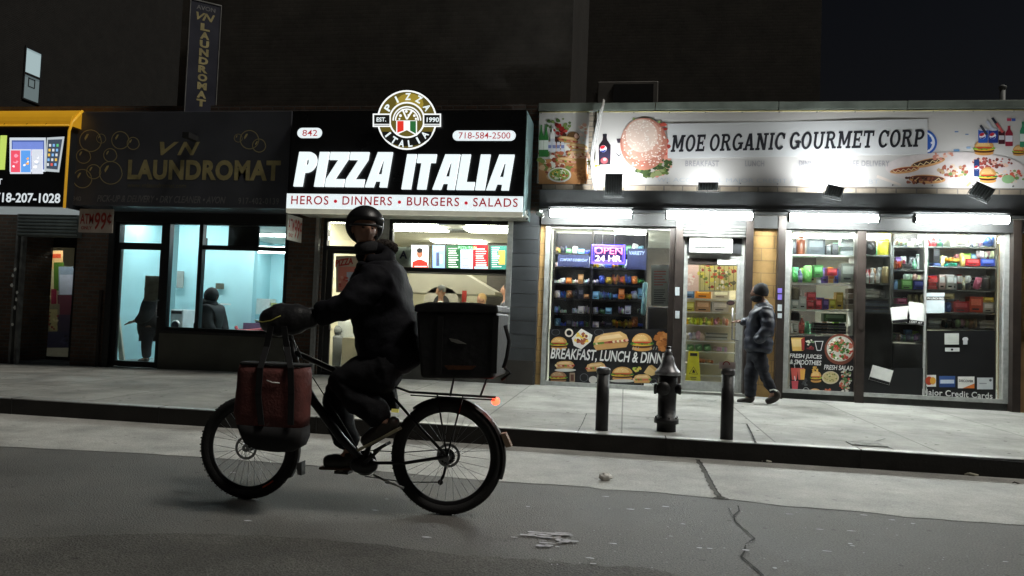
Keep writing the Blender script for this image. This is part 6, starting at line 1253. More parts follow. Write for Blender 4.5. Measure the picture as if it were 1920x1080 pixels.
for q in [
 ('box', 1484, 450, 1493, 478, (46, 46, 50), 'narrow dark box at the left of the top shelf', 0), ('jar', 1495, 442, 1511, 478, (110, 60, 40), 'tall brown jar with pale lid on the top shelf', 0), ('box', 1514, 447, 1547, 477, (60, 66, 72), 'large charcoal crate on the top shelf', 0), ('box', 1549, 460, 1558, 478, (70, 72, 76), 'small grey box beside the charcoal crate', 0), ('box', 1560, 456, 1572, 478, (40, 42, 48), 'upright black box right of the crate', 0), ('stack', 1576, 446, 1602, 478, (90, 96, 98), 'stack of grey trays at the end of the top shelf', 0),
 ('bag', 1484, 500, 1496, 530, (80, 180, 90), 'green pack at the left of the second shelf', 0), ('bottle', 1497, 504, 1506, 530, (110, 110, 160), 'lilac bottle between the green packs', 0), ('bag', 1508, 497, 1524, 530, (130, 215, 110), 'light green pack on the second shelf', 0), ('box', 1526, 497, 1543, 520, (60, 120, 60), 'green and yellow tea box with red lid', 0), ('box', 1551, 503, 1570, 517, (150, 36, 40), 'small crimson box on the second shelf', 0), ('box', 1577, 494, 1603, 530, (120, 124, 118), 'big grey toaster box at the right of the second shelf', 0),
 ('jar', 1484, 538, 1502, 562, (96, 88, 70), 'glass jar of brown sweets', 0), ('box', 1484, 562, 1498, 580, (190, 205, 210), 'pale blue box at the left of the third shelf', 0), ('box', 1499, 556, 1512, 580, (215, 220, 222), 'tall white box on the third shelf', 0), ('box', 1513, 548, 1530, 564, (170, 40, 50), 'upper red box of the red pair', 0), ('box', 1513, 565, 1527, 580, (180, 60, 66), 'lower red box of the red pair', 0), ('box', 1529, 561, 1541, 580, (190, 40, 56), 'red box next to the purple box', 0), ('box', 1543, 561, 1554, 580, (80, 50, 130), 'purple box on the third shelf', 0), ('box', 1555, 561, 1567, 580, (205, 190, 40), 'yellow box on the third shelf', 0), ('box', 1568, 548, 1581, 580, (180, 150, 60), 'tall golden carton on the third shelf', 0), ('stack', 1588, 540, 1604, 580, (100, 90, 80), 'dark stack at the right of the third shelf', 0),
 ('jar', 1483, 584, 1502, 602, (30, 30, 34), 'round black tin under the third shelf', 0), ('bottle', 1499, 592, 1510, 626, (170, 60, 50), 'red and white figurine shaped bottle', 0), ('box', 1487, 606, 1497, 626, (205, 205, 200), 'small white card box by the red bottle', 0), ('box', 1544, 588, 1587, 604, (70, 96, 66), 'long green carton above the juice poster', 0), ('stack', 1524, 605, 1588, 626, (40, 42, 44), 'black till behind the juice poster', 0),
 ('bag', 1624, 448, 1645, 478, (24, 24, 28), 'black bag on the shelf right of the brown post', 1), ('jar', 1649, 447, 1671, 478, (205, 196, 60), 'yellow tub on the shelf right of the brown post', 1),
 ('bottle', 1624, 505, 1631, 531, (225, 225, 225), 'white spray bottle, leftmost of three', 1), ('bottle', 1633, 502, 1641, 531, (215, 215, 220), 'white spray bottle, middle of three', 1), ('bottle', 1643, 504, 1651, 531, (220, 220, 225), 'white spray bottle, right of three', 1), ('jar', 1655, 500, 1669, 531, (180, 160, 120), 'beige jar beside the spray bottles', 1), ('stack', 1622, 541, 1650, 558, (170, 168, 160), 'stack of pale trays under the spray bottles', 1), ('stack', 1620, 562, 1668, 586, (80, 86, 100), 'stack of folded blue grey cloth', 1),
 ('heap', 1682, 446, 1703, 461, (150, 152, 156), 'white masks on the highest shelf', 2), ('mug', 1711, 448, 1720, 461, (205, 205, 210), 'left white mug on the highest shelf', 2), ('mug', 1724, 448, 1733, 461, (200, 202, 206), 'right white mug on the highest shelf', 2), ('heap', 1676, 486, 1700, 505, (150, 60, 50), 'pile of small red gadgets', 2), ('bottle', 1712, 484, 1720, 505, (90, 150, 120), 'little green bottle on the second shelf of gadgets', 2), ('stack', 1692, 494, 1712, 505, (50, 50, 54), 'low dark stack behind the green bottle', 2), ('heap', 1698, 511, 1736, 527, (222, 216, 200), 'cream fluffy cloth on the boxes', 2), ('box', 1690, 524, 1711, 543, (110, 170, 90), 'light green box under the cream cloth', 2), ('box', 1713, 526, 1735, 543, (60, 66, 150), 'blue box under the cream cloth', 2), ('box', 1682, 559, 1701, 570, (205, 90, 130), 'pink box on the middle shelf', 2), ('jar', 1703, 552, 1713, 570, (160, 150, 110), 'left golden tin', 2), ('jar', 1714, 552, 1724, 570, (150, 140, 104), 'middle golden tin', 2), ('jar', 1725, 552, 1734, 570, (165, 156, 120), 'right golden tin', 2), ('heap', 1676, 622, 1700, 640, (130, 160, 130), 'green crumpled plastic packs', 2), ('heap', 1704, 624, 1734, 640, (150, 156, 156), 'grey crumpled plastic packs', 2),
 ('bottle', 1748, 441, 1757, 462, (200, 70, 80), 'red bottle on the topmost right shelf', 3), ('bottle', 1759, 442, 1768, 462, (60, 130, 100), 'green bottle beside the red bottle', 3), ('jar', 1771, 441, 1785, 462, (150, 160, 150), 'clear jar on the topmost right shelf', 3), ('box', 1790, 448, 1818, 462, (214, 218, 214), 'long white carton on the topmost right shelf', 3), ('heap', 1830, 446, 1844, 462, (190, 190, 190), 'pale bundle near the blue bag', 3), ('bag', 1847, 440, 1866, 462, (60, 100, 180), 'bright blue bag in the top right corner', 3),
 ('box', 1750, 466, 1762, 492, (22, 22, 26), 'upright black phone box', 3), ('box', 1750, 493, 1764, 500, (40, 60, 120), 'little blue box under the black phone box', 3), ('bag', 1765, 478, 1773, 500, (225, 205, 150), 'cream packet next to the orange packet', 3), ('heap', 1775, 481, 1801, 491, (225, 130, 60), 'orange folded packet', 3), ('heap', 1775, 491, 1797, 500, (60, 150, 130), 'teal folded packet under the orange one', 3), ('bag', 1803, 474, 1811, 500, (225, 196, 120), 'yellow card packet', 3), ('box', 1811, 485, 1838, 499, (170, 30, 36), 'wide red folded shirt box', 3), ('box', 1839, 485, 1866, 499, (40, 70, 170), 'wide blue folded shirt box', 3), ('heap', 1836, 466, 1866, 484, (205, 200, 180), 'beige cap over the blue shirt box', 3),
 ('stack', 1741, 516, 1759, 543, (190, 50, 50), 'red stack of playing card packs', 3), ('box', 1761, 515, 1773, 543, (225, 200, 196), 'white and red first aid box', 3), ('box', 1775, 515, 1789, 543, (215, 215, 212), 'white and red carton beside the mugs', 3), ('mug', 1797, 517, 1806, 530, (225, 225, 225), 'upper left white mug of four', 3), ('mug', 1812, 517, 1821, 530, (222, 222, 222), 'upper right white mug of four', 3), ('mug', 1797, 531, 1806, 543, (70, 74, 78), 'lower left dark mug of four', 3), ('mug', 1812, 531, 1821, 543, (80, 84, 88), 'lower right dark mug of four', 3), ('bag', 1830, 519, 1842, 543, (215, 110, 140), 'pink packet beside the mugs', 3), ('jar', 1844, 517, 1860, 543, (50, 54, 54), 'black tin at the end of the third shelf', 3),
 ('bag', 1774, 566, 1786, 586, (80, 110, 180), 'blue striped packet', 3), ('box', 1788, 565, 1817, 586, (170, 36, 40), 'broad red tool box', 3), ('box', 1818, 556, 1843, 586, (190, 70, 40), 'tall orange red tool box', 3), ('box', 1844, 568, 1863, 586, (205, 206, 196), 'white case with black band', 3), ('box', 1844, 557, 1863, 567, (215, 180, 50), 'yellow box on the white case', 3), ('box', 1764, 550, 1790, 560, (200, 180, 120), 'cream box tucked behind the white board', 3),
 ('stack', 1740, 596, 1766, 616, (150, 156, 156), 'grey folded sheets', 3), ('heap', 1771, 600, 1793, 616, (40, 40, 44), 'dark bundled straps', 3), ('heap', 1797, 594, 1834, 616, (200, 180, 150), 'cream and brown bundled scarves', 3), ('stack', 1838, 600, 1866, 616, (170, 170, 166), 'pale folded shirts', 3)]:
    goods(q[0], q[1], q[2], q[3], q[4]-.4, SYD+.03, q[5], q[6]+(', left display window' if q[7] == 0 else ', right display window'), dep=.16)
rn = random.Random(77); used = set()
CC = {'crimson': (170, 40, 50), 'navy': (40, 54, 120), 'mint': (120, 200, 160), 'cream': (225, 215, 180), 'amber': (220, 150, 50), 'silver': (180, 184, 186), 'charcoal': (50, 52, 56), 'violet': (110, 80, 160), 'lime': (150, 200, 70), 'rose': (215, 130, 140), 'sky blue': (120, 170, 220), 'tan': (170, 130, 90), 'white': (225, 225, 222), 'black': (26, 26, 30)}
for wn_, x0, x1, rows_ in (('juice window', 1485, 1601, ((478, 'top', 24), (531, 'second', 34), (581, 'third', 34), (627, 'bottom', 26))), ('window beside the brown post', 1622, 1668, ((478, 'top', 20), (531, 'second', 30), (558, 'third', 16), (586, 'bottom', 16))), ('middle right window', 1677, 1732, ((462, 'top', 14), (506, 'second', 30), (544, 'third', 26), (571, 'fourth', 18), (606, 'fifth', 24), (640, 'bottom', 22))), ('far right window', 1741, 1865, ((463, 'top', 18), (500, 'second', 26), (544, 'third', 30), (586, 'fourth', 28), (616, 'bottom', 22)))):
    for py, rw_, hh_ in rows_:
        x = x0+rn.uniform(0, 3)
        while x < x1-6:
            w_ = rn.uniform(8, 17); w_ = min(w_, x1-x)
            for _ in range(40):
                c_ = rn.choice(list(CC)+['white', 'white', 'cream', 'cream', 'silver', 'silver', 'tan']); k_ = rn.choice(['box', 'box', 'box', 'bag', 'bottle', 'jar', 'stack']); lb = 'small %s %s at the back, %s shelf, %s' % (c_, {'box': 'carton', 'bag': 'pouch', 'bottle': 'flask', 'jar': 'canister', 'stack': 'stack of packs'}[k_], rw_, wn_)
                if lb not in used: break
            used.add(lb); goods(k_, x, py-hh_*rn.uniform(.6, 1.0), x+w_*.94, py-.6, SYD+.20, CC[c_], lb, dep=.09); x += w_
# papers stuck in the right window
for px, py, w, h, r, s, lb in ((1688, 590, 34, 32, -8, '', 'white paper envelope taped askew beside the lost notice'), (1719, 588, 34, 44, 6, 'LOST AT', 'tilted white lost notice in the right window'), (1652, 703, 40, 30, 14, '', 'white packet lying tilted in the dark lower window')):
    Y = WY+.020; c = onY(px, py, Y); k = (onY(px+50, py, Y)-onY(px-50, py, Y)).x/100; t = thing('window_notice', lb, 'notice', tuple(c)); a = math.radians(-r); W2, H2 = w*k/2, h*k/2
    def T(x, z): return (c.x+x*math.cos(a)-z*math.sin(a), c.z+x*math.sin(a)+z*math.cos(a))
    b = MB(); b.prism([T(-W2, -H2), T(W2, -H2), T(W2, H2), T(-W2, H2)], Y, Y+.004); b.build('sheet', M['paper'], t)
    b = MB(); b.prism([T(-W2*.98, -H2*.98), T(W2*.98, -H2*.98), T(W2*.98, -H2*.62), T(-W2*.98, -H2*.62)], Y-.002, Y-.0005); b.build('band', M['black'], t)
    if s: b = MB(); q = T(0, -H2*.8); text_into(b, s, q[0]-W2*.7, q[0]+W2*.7, q[1]-H2*.1, q[1]+H2*.1, Y-.004, rot=-r, offset=.02); b.build('lettering', M['paper'], t)
t = thing('window_notice', 'white board with black heading strip between the tins and red tool box', 'notice', (0, WY+.06, 1.5)); p = Print(WY+.020); p.rect(1737, 549, 1771, 587, (196, 208, 212)); p.rect(1737, 556, 1771, 563, (30, 30, 32)); p.build('sheet', PRINT, t)
b = MB(); ptext(b, 'IN LUNCH FREE', 1739, 557.5, 1770, 561.5, WY+.016, offset=.02); b.build('lettering', M['paper'], t)
t = thing('window_notice', 'square pale paper above the small white mug decal on the black panel', 'notice', (0, WY+.06, 1.3)); p = Print(WY+.015); p.rect(1771, 625, 1798, 646, (190, 192, 186)); p.rect(1772, 652, 1799, 659, (205, 206, 204)); p.ell(1785, 655.5, 2.5, 2.2, (30, 30, 30), 10); p.ell(1810, 636, 5.5, 4, (190, 190, 190)); p.rect(1806, 637, 1814, 646, (180, 182, 184)); p.build('sheet', PRINT, t)
# black lower panels and card stickers
LP = poster_thing('window_poster', 'black panel with payment card pictures at the foot of the right window')
p = Print(WY+.027, .0003); p.rect(1738, 620, 1866, 748, (16, 16, 18)); p.build('sheet', DECAL, LP)
for i, (a, c, extra) in enumerate((((1738, 703, 1755, 725), (225, 225, 222), 'mc'), ((1761, 705, 1791, 726), (60, 90, 150), 'blue'), ((1796, 706, 1827, 728), (236, 234, 228), 'disc'), ((1832, 708, 1862, 730), (200, 204, 206), 'gr'))):
    p = Print(WY+.024, .0003); p.rect(*a, c)
    if extra == 'mc': p.ell(1742, 714, 7, 8, (190, 70, 40)); p.ell(1749, 714, 5.5, 7, (225, 165, 60))
    if extra == 'blue': p.rect(1763, 712, 1789, 719, (200, 210, 225)); p.rect(1761, 720, 1791, 726, (40, 66, 120))
    if extra == 'disc': p.poly([(1805, 728), (1827, 719), (1827, 728)], (220, 120, 50))
    if extra == 'gr': p.ell(1857, 713, 2.5, 2.5, (90, 94, 96)); p.rect(1836, 718, 1850, 720, (150, 154, 156))
    p.build('card_picture', DECAL, LP)
b = MB(); ptext(b, 'DISCOVER', 1798, 712, 1825, 716.5, WY+.018, offset=.03); b.build('lettering', M['black'], LP)
b = MB(); ptext(b, 'Major Credit Cards', 1729, 732, 1861, 747, WY+.012, offset=.016, space=1.06, rise=-.012); b.build('lettering', MATS['poster lettering'], LP)
LP2 = poster_thing('window_poster', 'plain black panel below the tilted notices right of the brown post')
p = Print(WY+.027, .0003); p.rect(1619, 690, 1732, 745, (16, 17, 19)); p.build('sheet', DECAL, LP2)
simple_box('storage_chest', 1620, 588, 1672, 700, 12.75, .5, M['black'], 'tall black storage chest behind the window right of the brown post', 'chest')
simple_box('storage_chest', 1675, 645, 1734, 700, 12.78, .4, M['dark'], 'low black storage chest under the crumpled plastic packs', 'chest')
# juice and salad poster
JP = poster_thing('window_poster', 'black juice and salad poster at the foot of the middle display window')
p = Print(WY+.027, .0003); p.rect(1481, 630, 1603, 739, (18, 18, 20)); p.build('sheet', DECAL, JP)
p = Print(WY+.024, .0003)
bowl(p, 1575, 655, 29, 29, (120, 66, 50), (200, 200, 190), [(70, 120, 50), (120, 160, 70), (180, 60, 50), (235, 230, 215), (60, 90, 40), (190, 110, 90)], 110)
p.poly([(1483, 633), (1508, 633), (1506, 658), (1486, 658)], (222, 180, 100)); p.poly([(1484, 636), (1507, 636), (1505, 650), (1486, 650)], (236, 204, 140)); p.poly([(1502, 636), (1509, 632), (1508, 656), (1503, 658)], (150, 50, 44))
p.blobs(1518, 642, 7, 5, [(220, 215, 200), (120, 150, 110)], 10, (2, 3)); p.blobs(1520, 653, 6, 4, [(150, 60, 60), (110, 40, 50)], 10, (2, 3))
for a in (((1528, 640), (1532, 657)), ((1543, 640), (1539, 657)), ((1532, 657), (1539, 657)), ((1527, 640), (1544, 640))):
    (x0, y0), (x1, y1) = a; dx, dy = x1-x0, y1-y0; l = math.hypot(dx, dy); nx, ny = -dy/l*.7, dx/l*.7; p.poly([(x0+nx, y0+ny), (x1+nx, y1+ny), (x1-nx, y1-ny), (x0-nx, y0-ny)], (215, 215, 215))
for x0, y0, c in ((1483, 690, (205, 90, 80)), (1495, 690, (200, 100, 90)), (1484, 714, (200, 80, 90))): p.poly([(x0, y0), (x0+13, y0), (x0+11, y0+22), (x0+2, y0+22)], c); p.poly([(x0+5, y0-9), (x0+6.5, y0-9), (x0+8, y0), (x0+6.5, y0)], (230, 230, 230))
p.poly([(1500, 692), (1510, 692), (1508, 712), (1501, 712)], (224, 170, 80)); food_burger(p, 1530, 706, 20, 22); p.blobs(1528, 692, 6, 5, [(222, 180, 90), (205, 150, 70)], 14, (1.5, 3)); bowl(p, 1557, 708, 16, 12, (205, 190, 160), (196, 180, 130), [(150, 130, 80), (210, 200, 160), (120, 130, 70)], 24)
p.blobs(1585, 712, 11, 18, [(70, 110, 60), (110, 140, 90), (190, 180, 150), (200, 90, 70), (215, 215, 205)], 60, (2, 4)); food_burger(p, 1528, 734, 20, 12); p.blobs(1550, 733, 7, 4, [(205, 110, 80), (180, 80, 60)], 12, (2, 3)); p.blobs(1585, 734, 8, 3.5, [(220, 215, 205)], 10, (2, 3)); p.blobs(1511, 716, 7, 6, [(60, 62, 66), (80, 84, 88)], 10, (2, 4)); p.ring(1511, 732, 6, 1, (170, 170, 170), 14)
p.build('food_picture', DECAL, JP)
for s, a in (('FRESH JUICES', (1480.5, 664, 1541, 674)), ('& SMOOTHIES', (1481, 675, 1540, 684)), ('FRESH SALAD', (1545, 685, 1600, 694))): b = MB(); ptext(b, s, *a, WY+.008, offset=.020, shear=.15); b.build('lettering', MATS['poster lettering'], JP)
# ================================================================== STREET FURNITURE
PAINT = mat('chipped black paint', (.016, .016, .017), .48, .1, .5, 9, .25, 25)
def bollard(bx, by, ty, label):
    b0 = onZ(bx, by, .178); zt = onY(bx+3, ty, b0.y).z; r = (onY(bx+12, by, b0.y).x-onY(bx-12, by, b0.y).x)/2
    t = thing('bollard', label, 'bollard', (b0.x, b0.y, .172), 'black bollards guarding the hydrant')
    b = MB(); b.lathe((b0.x, b0.y, 0), [(r, .165), (r, zt-.05)], 28); b.build('post', PAINT, t)
    b = MB(); b.lathe((b0.x, b0.y, 0), [(r*1.12, zt-.065), (r*1.15, zt-.055), (r*1.15, zt-.03), (r*1.02, zt-.012), (r*.5, zt)], 28); b.build('cap', mat('worn grey cap', (.12, .12, .125), .4, .5, .5, 16), t)
    return t, b0, zt, r
bollard(1128, 806, 688, 'black steel bollard standing left of the fire hydrant')
t, b0, zt, r = bollard(1362, 824, 690, 'black steel bollard right of the hydrant with a sticker on its cap')
b = MB(); b.box(b0.x-.09, b0.x+.07, b0.y-.0, b0.y+.01, zt-.01, zt+.06); b.build('sticker_card', mat('faded pink card', (.55, .47, .45), .6), t)
p = Print(b0.y-.002); p.ring(1362, 684, 7, 2, (150, 40, 50), 14, 180, 360); p.build('sticker_print', PRINT, t)
h0 = onZ(1249, 808, .178); HY = h0.y; hz = lambda py: onY(1249, py, HY).z; hr = lambda w: (onY(1249+w, 740, HY).x-onY(1249-w, 740, HY).x)/2
HT = thing('fire_hydrant', 'black fire hydrant with scuffed silver bonnet standing between two bollards', 'fire hydrant', (h0.x, h0.y, .172))
b = MB(); b.lathe((h0.x, HY, 0), [(hr(18), .165), (hr(18), hz(794)), (hr(23), hz(793)), (hr(23), hz(784)), (hr(17), hz(782)), (hr(17.5), hz(740)), (hr(18.5), hz(718)), (hr(18), hz(703))], 32); b.build('barrel', PAINT, HT)
b = MB(); b.lathe((h0.x, HY, 0), [(hr(24), hz(703)), (hr(24.5), hz(698)), (hr(22.5), hz(695)), (hr(17), hz(689)), (hr(13.5), hz(682)), (hr(11.5), hz(676)), (hr(11), hz(671)), (hr(8), hz(667)), (hr(7), hz(664)), (hr(8), hz(662)), (hr(5), hz(659)), (hr(5), hz(654))], 32)
b.build('bonnet', mat('scuffed silver paint', (.24, .24, .25), .40, .45, .55, 16), HT)
b = MB(); b.lathe((h0.x, HY, 0), [(hr(5), hz(654)), (hr(5), hz(650)), (hr(3), hz(649))], 5); b.build('operating_nut', M['black'], HT)
for dx, nm in ((-1, 0), (1, 0)):
    b = MB(); zc = hz(729 if dx < 0 else 728); s = dx; b.lathe((h0.x, HY-.02, zc), [(hr(9), s*hr(14)), (hr(9), s*hr(20)), (hr(10.5), s*hr(21)), (hr(10.5), s*hr(25)), (hr(4), s*hr(26))], 18, 'x'); b.build('outlet_cap', PAINT, HT)
b = MB(); b.lathe((h0.x-.05, HY, hz(727)), [(hr(11), -hr(14)), (hr(11), -hr(21)), (hr(13), -hr(22)), (hr(13), -hr(27)), (hr(5), -hr(28))], 20, 'y'); b.build('pumper_cap', PAINT, HT)
b = MB()
for k in range(8):
    a = k*math.pi/4+.2; b.cyl((h0.x+hr(20.5)*math.cos(a), HY+hr(20.5)*math.sin(a), hz(784)), (h0.x+hr(20.5)*math.cos(a), HY+hr(20.5)*math.sin(a), hz(780)), .009, n=6)
b.build('flange_bolts', PAINT, HT)

# ================================================================== FIGURES
def skin(joints, edges, levels=2, root=0, post=None):
    keys = list(joints); me = bpy.data.meshes.new('s'); vs = []
    for k in keys:
        j = joints[k]; vs.append(tuple(j[0]) if len(j) == 2 else tuple(onY(j[0], j[1], j[2])))
    me.from_pydata(vs, [(keys.index(a), keys.index(c)) for a, c in edges], [])
    o = bpy.data.objects.new('s', me); COL.objects.link(o)
    sk = o.modifiers.new('skin', 'SKIN'); sk.use_smooth_shade = True
    sd_ = o.modifiers.new('sub', 'SUBSURF'); sd_.levels = levels; sd_.render_levels = levels
    lay = me.skin_vertices[0].data
    for i, k in enumerate(keys):
        r = joints[k][-1]; lay[i].radius = (r, r) if not isinstance(r, tuple) else r; lay[i].use_root = (i == root)
    bpy.context.view_layer.update()
    m = bpy.data.meshes.new_from_object(o.evaluated_get(bpy.context.evaluated_depsgraph_get())); bpy.data.objects.remove(o)
    if post:
        m.update(); ns = [v.normal.copy() for v in m.vertices]
        for v, n in zip(m.vertices, ns): v.co = v.co + n*post(v.co)
    for p in m.polygons: p.use_smooth = True
    return m
def skin_obj(name, joints, edges, m, parent, levels=2, post=None, extra=None, **kw):
    me = skin(joints, edges, levels, 0, post); b = MB(); b.mesh(me); bpy.data.meshes.remove(me)
    if extra: extra(b)
    return b.build(name, m, parent, **kw)
def head_shape(b, c, face, s=1.0, up=(0, 0, 1)):
    """head with brow, nose, mouth, chin and ears; face = direction it looks"""
    f = Vector(face).normalized(); u = Vector(up); r_ = f.cross(u).normalized(); u = r_.cross(f).normalized(); R = Matrix((r_, f, u)).transposed()
    def fn(p):
        q = p.copy()
        if p.z < 0: q.x *= 1+.28*p.z; q.y *= 1+.08*p.z
        if p.y > 0:
            g = lambda x0, z0, sx, sz: math.exp(-((p.x-x0)/sx)**2-((p.z-z0)/sz)**2)
            q.y += .26*g(0, -.17, .13, .17)+.10*g(0, .05, .10, .16)-.10*g(.34, .08, .18, .12)-.10*g(-.34, .08, .18, .12)+.05*g(0, .24, .6, .08)+.07*g(0, -.48, .26, .07)+.09*g(0, -.82, .3, .16)-.04*g(0, -.56, .25, .03)
        return q
    b.ell(c, (.078*s, .098*s, .118*s), 32, R, fn)
    for sx in (-1, 1): b.ell(Vector(c)+R @ Vector((sx*.078*s, -.005*s, -.005*s)), (.012*s, .022*s, .032*s), 10, R)
    return R
def eyes(c, R, s, parent):
    for sx in (-1, 1):
        b = MB(); b.ell(Vector(c)+R @ Vector((sx*.028*s, .079*s, .010*s)), (.013*s, .011*s, .008*s), 10, R); b.build('eye', mat('eye', (.03, .02, .018), .15), parent)
def hand(b, wrist, d, up, s=1.0, curl=.5):
    """palm with four fingers and a thumb as one skinned mesh each, d = pointing direction"""
    w = Vector(wrist); d = Vector(d).normalized(); u = Vector(up).normalized(); sd2 = d.cross(u).normalized(); J = {'w': (w, .021*s), 'p': (w+d*.045*s, .030*s), 'k': (w+d*.085*s, .024*s)}; E_ = [('w', 'p'), ('p', 'k')]
    me = skin(J, E_, 2); b.mesh(me)
    for i, L in enumerate((.068, .076, .072, .056)):
        o = w+d*.075*s+sd2*(i-1.5)*.019*s; q = o+d*L*.45*s-u*curl*.015*s; e = q+d*L*.5*s-u*curl*.03*s; me = skin({'a': (o, .0095*s), 'b': (q, .009*s), 'c': (e, .0075*s)}, [('a', 'b'), ('b', 'c')], 1); b.mesh(me)
    o = w+d*.03*s-sd2*.026*s; me = skin({'a': (o, .011*s), 'b': (o+d*.03*s-sd2*.02*s-u*.01*s, .010*s), 'c': (o+d*.058*s-sd2*.026*s-u*.02*s, .008*s)}, [('a', 'b'), ('b', 'c')], 1); b.mesh(me)
# ---- pedestrian reaching for the deli door
YP = 11.45
PD = thing('person', 'walking person in navy quilted jacket and knit hat reaching for the deli door', 'person', (onY(1420, 757, YP).x, YP, .2))
def pj(px, py, dy, r): return (px, py, YP+dy, r)
J = {'pelvis': pj(1421, 655, 0, .13), 'waist': pj(1424, 625, 0, .13), 'chest': pj(1428, 598, 0, .14), 'neck0': pj(1431, 574, 0, .07), 'neck': pj(1427, 562, 0, .055), 'head': pj(1423, 548, 0, .07),
 'sn': pj(1434, 583, -.19, .06), 'en': pj(1440, 618, -.25, .045), 'wn': pj(1415, 640, -.22, .035), 'sf': pj(1420, 583, .17, .055), 'ef': pj(1408, 603, .22, .042), 'wf': pj(1390, 603, .12, .030),
 'hn': pj(1424, 668, -.09, .09), 'kn': pj(1431, 703, -.10, .058), 'an': pj(1451, 737, -.10, .042), 'hf': pj(1416, 668, .09, .09), 'kf': pj(1407, 703, .08, .058), 'af': pj(1409, 742, .06, .036), 'tn': pj(1440, 750, -.10, .018), 'tf': pj(1392, 751, .05, .018)}
E_ = [('pelvis', 'waist'), ('waist', 'chest'), ('chest', 'neck0'), ('neck0', 'neck'), ('neck', 'head'), ('chest', 'sn'), ('sn', 'en'), ('en', 'wn'), ('chest', 'sf'), ('sf', 'ef'), ('ef', 'wf'), ('pelvis', 'hn'), ('hn', 'kn'), ('kn', 'an'), ('an', 'tn'), ('pelvis', 'hf'), ('hf', 'kf'), ('kf', 'af'), ('af', 'tf')]
hc = onY(1422, 549, YP); holder = {}
def ex(b):
    holder['R'] = head_shape(b, hc, (-1, -.12, -.03), 1.0)
    hand(b, onY(1390, 603, YP+.12), (-1, .0, .06), (0, -.1, 1), 1.0, .7)
bd = skin_obj('body', J, E_, M['skind'], PD, extra=ex); eyes(hc, holder['R'], 1, PD)
def quilt(co): return .016*abs(math.sin(co.z*24+.6*math.sin(co.x*9)))+.02*mnoise.noise(co*9)
JK = {'hem': pj(1421, 664, 0, 0.217), 'pelvis': pj(1422, 646, 0, 0.211), 'waist': pj(1424, 618, 0, 0.205), 'chest': pj(1428, 596, 0, 0.211), 'up': pj(1431, 581, 0, 0.160), 'collar': pj(1430, 568, 0, 0.120),
 'sn': pj(1436, 585, -.20, 0.108), 'en': pj(1442, 618, -.27, 0.093), 'wn': pj(1416, 640, -.24, 0.074), 'sf': pj(1420, 587, .16, 0.097), 'ef': pj(1408, 604, .20, 0.080), 'wf': pj(1389, 603, .12, 0.052)}
skin_obj('jacket', JK, [('hem', 'pelvis'), ('pelvis', 'waist'), ('waist', 'chest'), ('chest', 'up'), ('up', 'collar'), ('chest', 'sn'), ('sn', 'en'), ('en', 'wn'), ('chest', 'sf'), ('sf', 'ef'), ('ef', 'wf')], M['jacket'], PD, levels=3, post=quilt)
skin_obj('hood', {'a': pj(1441, 566, 0, .085), 'b': pj(1433, 571, .05, .08), 'c': pj(1424, 572, 0, .06)}, [('a', 'b'), ('b', 'c')], M['jacket'], PD)
def fold(a, fx, fz):
    return lambda co: a*mnoise.noise(Vector((co.x*fx, co.y*5, co.z*fz)))+a*.5*mnoise.noise(Vector((co.x*fx*2.3+7, co.y*11, co.z*fz*1.9)))
crease = fold(.020, 7, 15)
TR = {'top': pj(1421, 640, 0, 0.143), 'pelvis': pj(1421, 662, 0, 0.165), 'hn': pj(1425, 672, -.09, .112), 'kn': pj(1433, 704, -.10, .084), 'an': pj(1452, 738, -.10, .072), 'hf': pj(1415, 672, .08, 0.127), 'kf': pj(1407, 704, .07, 0.101), 'af': pj(1408, 748, .06, 0.088)}
skin_obj('trousers', TR, [('top', 'pelvis'), ('pelvis', 'hn'), ('hn', 'kn'), ('kn', 'an'), ('pelvis', 'hf'), ('hf', 'kf'), ('kf', 'af')], M['trousers'], PD, levels=3, post=crease)
skin_obj('boot', {'a': pj(1408, 738, .06, .066), 'h': pj(1410, 750, .06, .064), 'm': pj(1396, 752, .05, .058), 't': pj(1381, 754, .05, .046)}, [('a', 'h'), ('h', 'm'), ('m', 't')], M['boots'], PD)
skin_obj('boot', {'a': pj(1451, 731, -.10, .066), 'h': pj(1461, 742, -.10, .060), 'm': pj(1450, 749, -.10, .060), 't': pj(1435, 754, -.10, .044)}, [('a', 'h'), ('h', 'm'), ('m', 't')], M['boots'], PD)
b = MB(); b.tube([tuple(onY(x, y, YP-.15)) for x, y in ((1443, 732), (1450, 730), (1457, 733))], .012, 6); b.build('ankle_sock', M['paper'], PD)
b = MB(); hk = hc+Vector((.028, 0, .022)); b.ell(hk, (.122, .102, .128), 24, fn=lambda q: Vector((q.x*(1-.10*max(q.z, 0)), q.y, max(q.z, -.55+.3*max(0, -q.x))+.10*q.x*max(q.z, 0)))); 
b.tube([tuple(onY(1428, 546, YP)), tuple(onY(1433, 539, YP)), tuple(onY(1437, 533.5, YP))], [.10, .070, .020], 16); b.build('knit_hat', M['knit'], PD)
b = MB(); b.ell(hc+Vector((-.018, 0, -.085)), (.092, .080, .058), 18); b.build('face_scarf', M['knit'], PD)
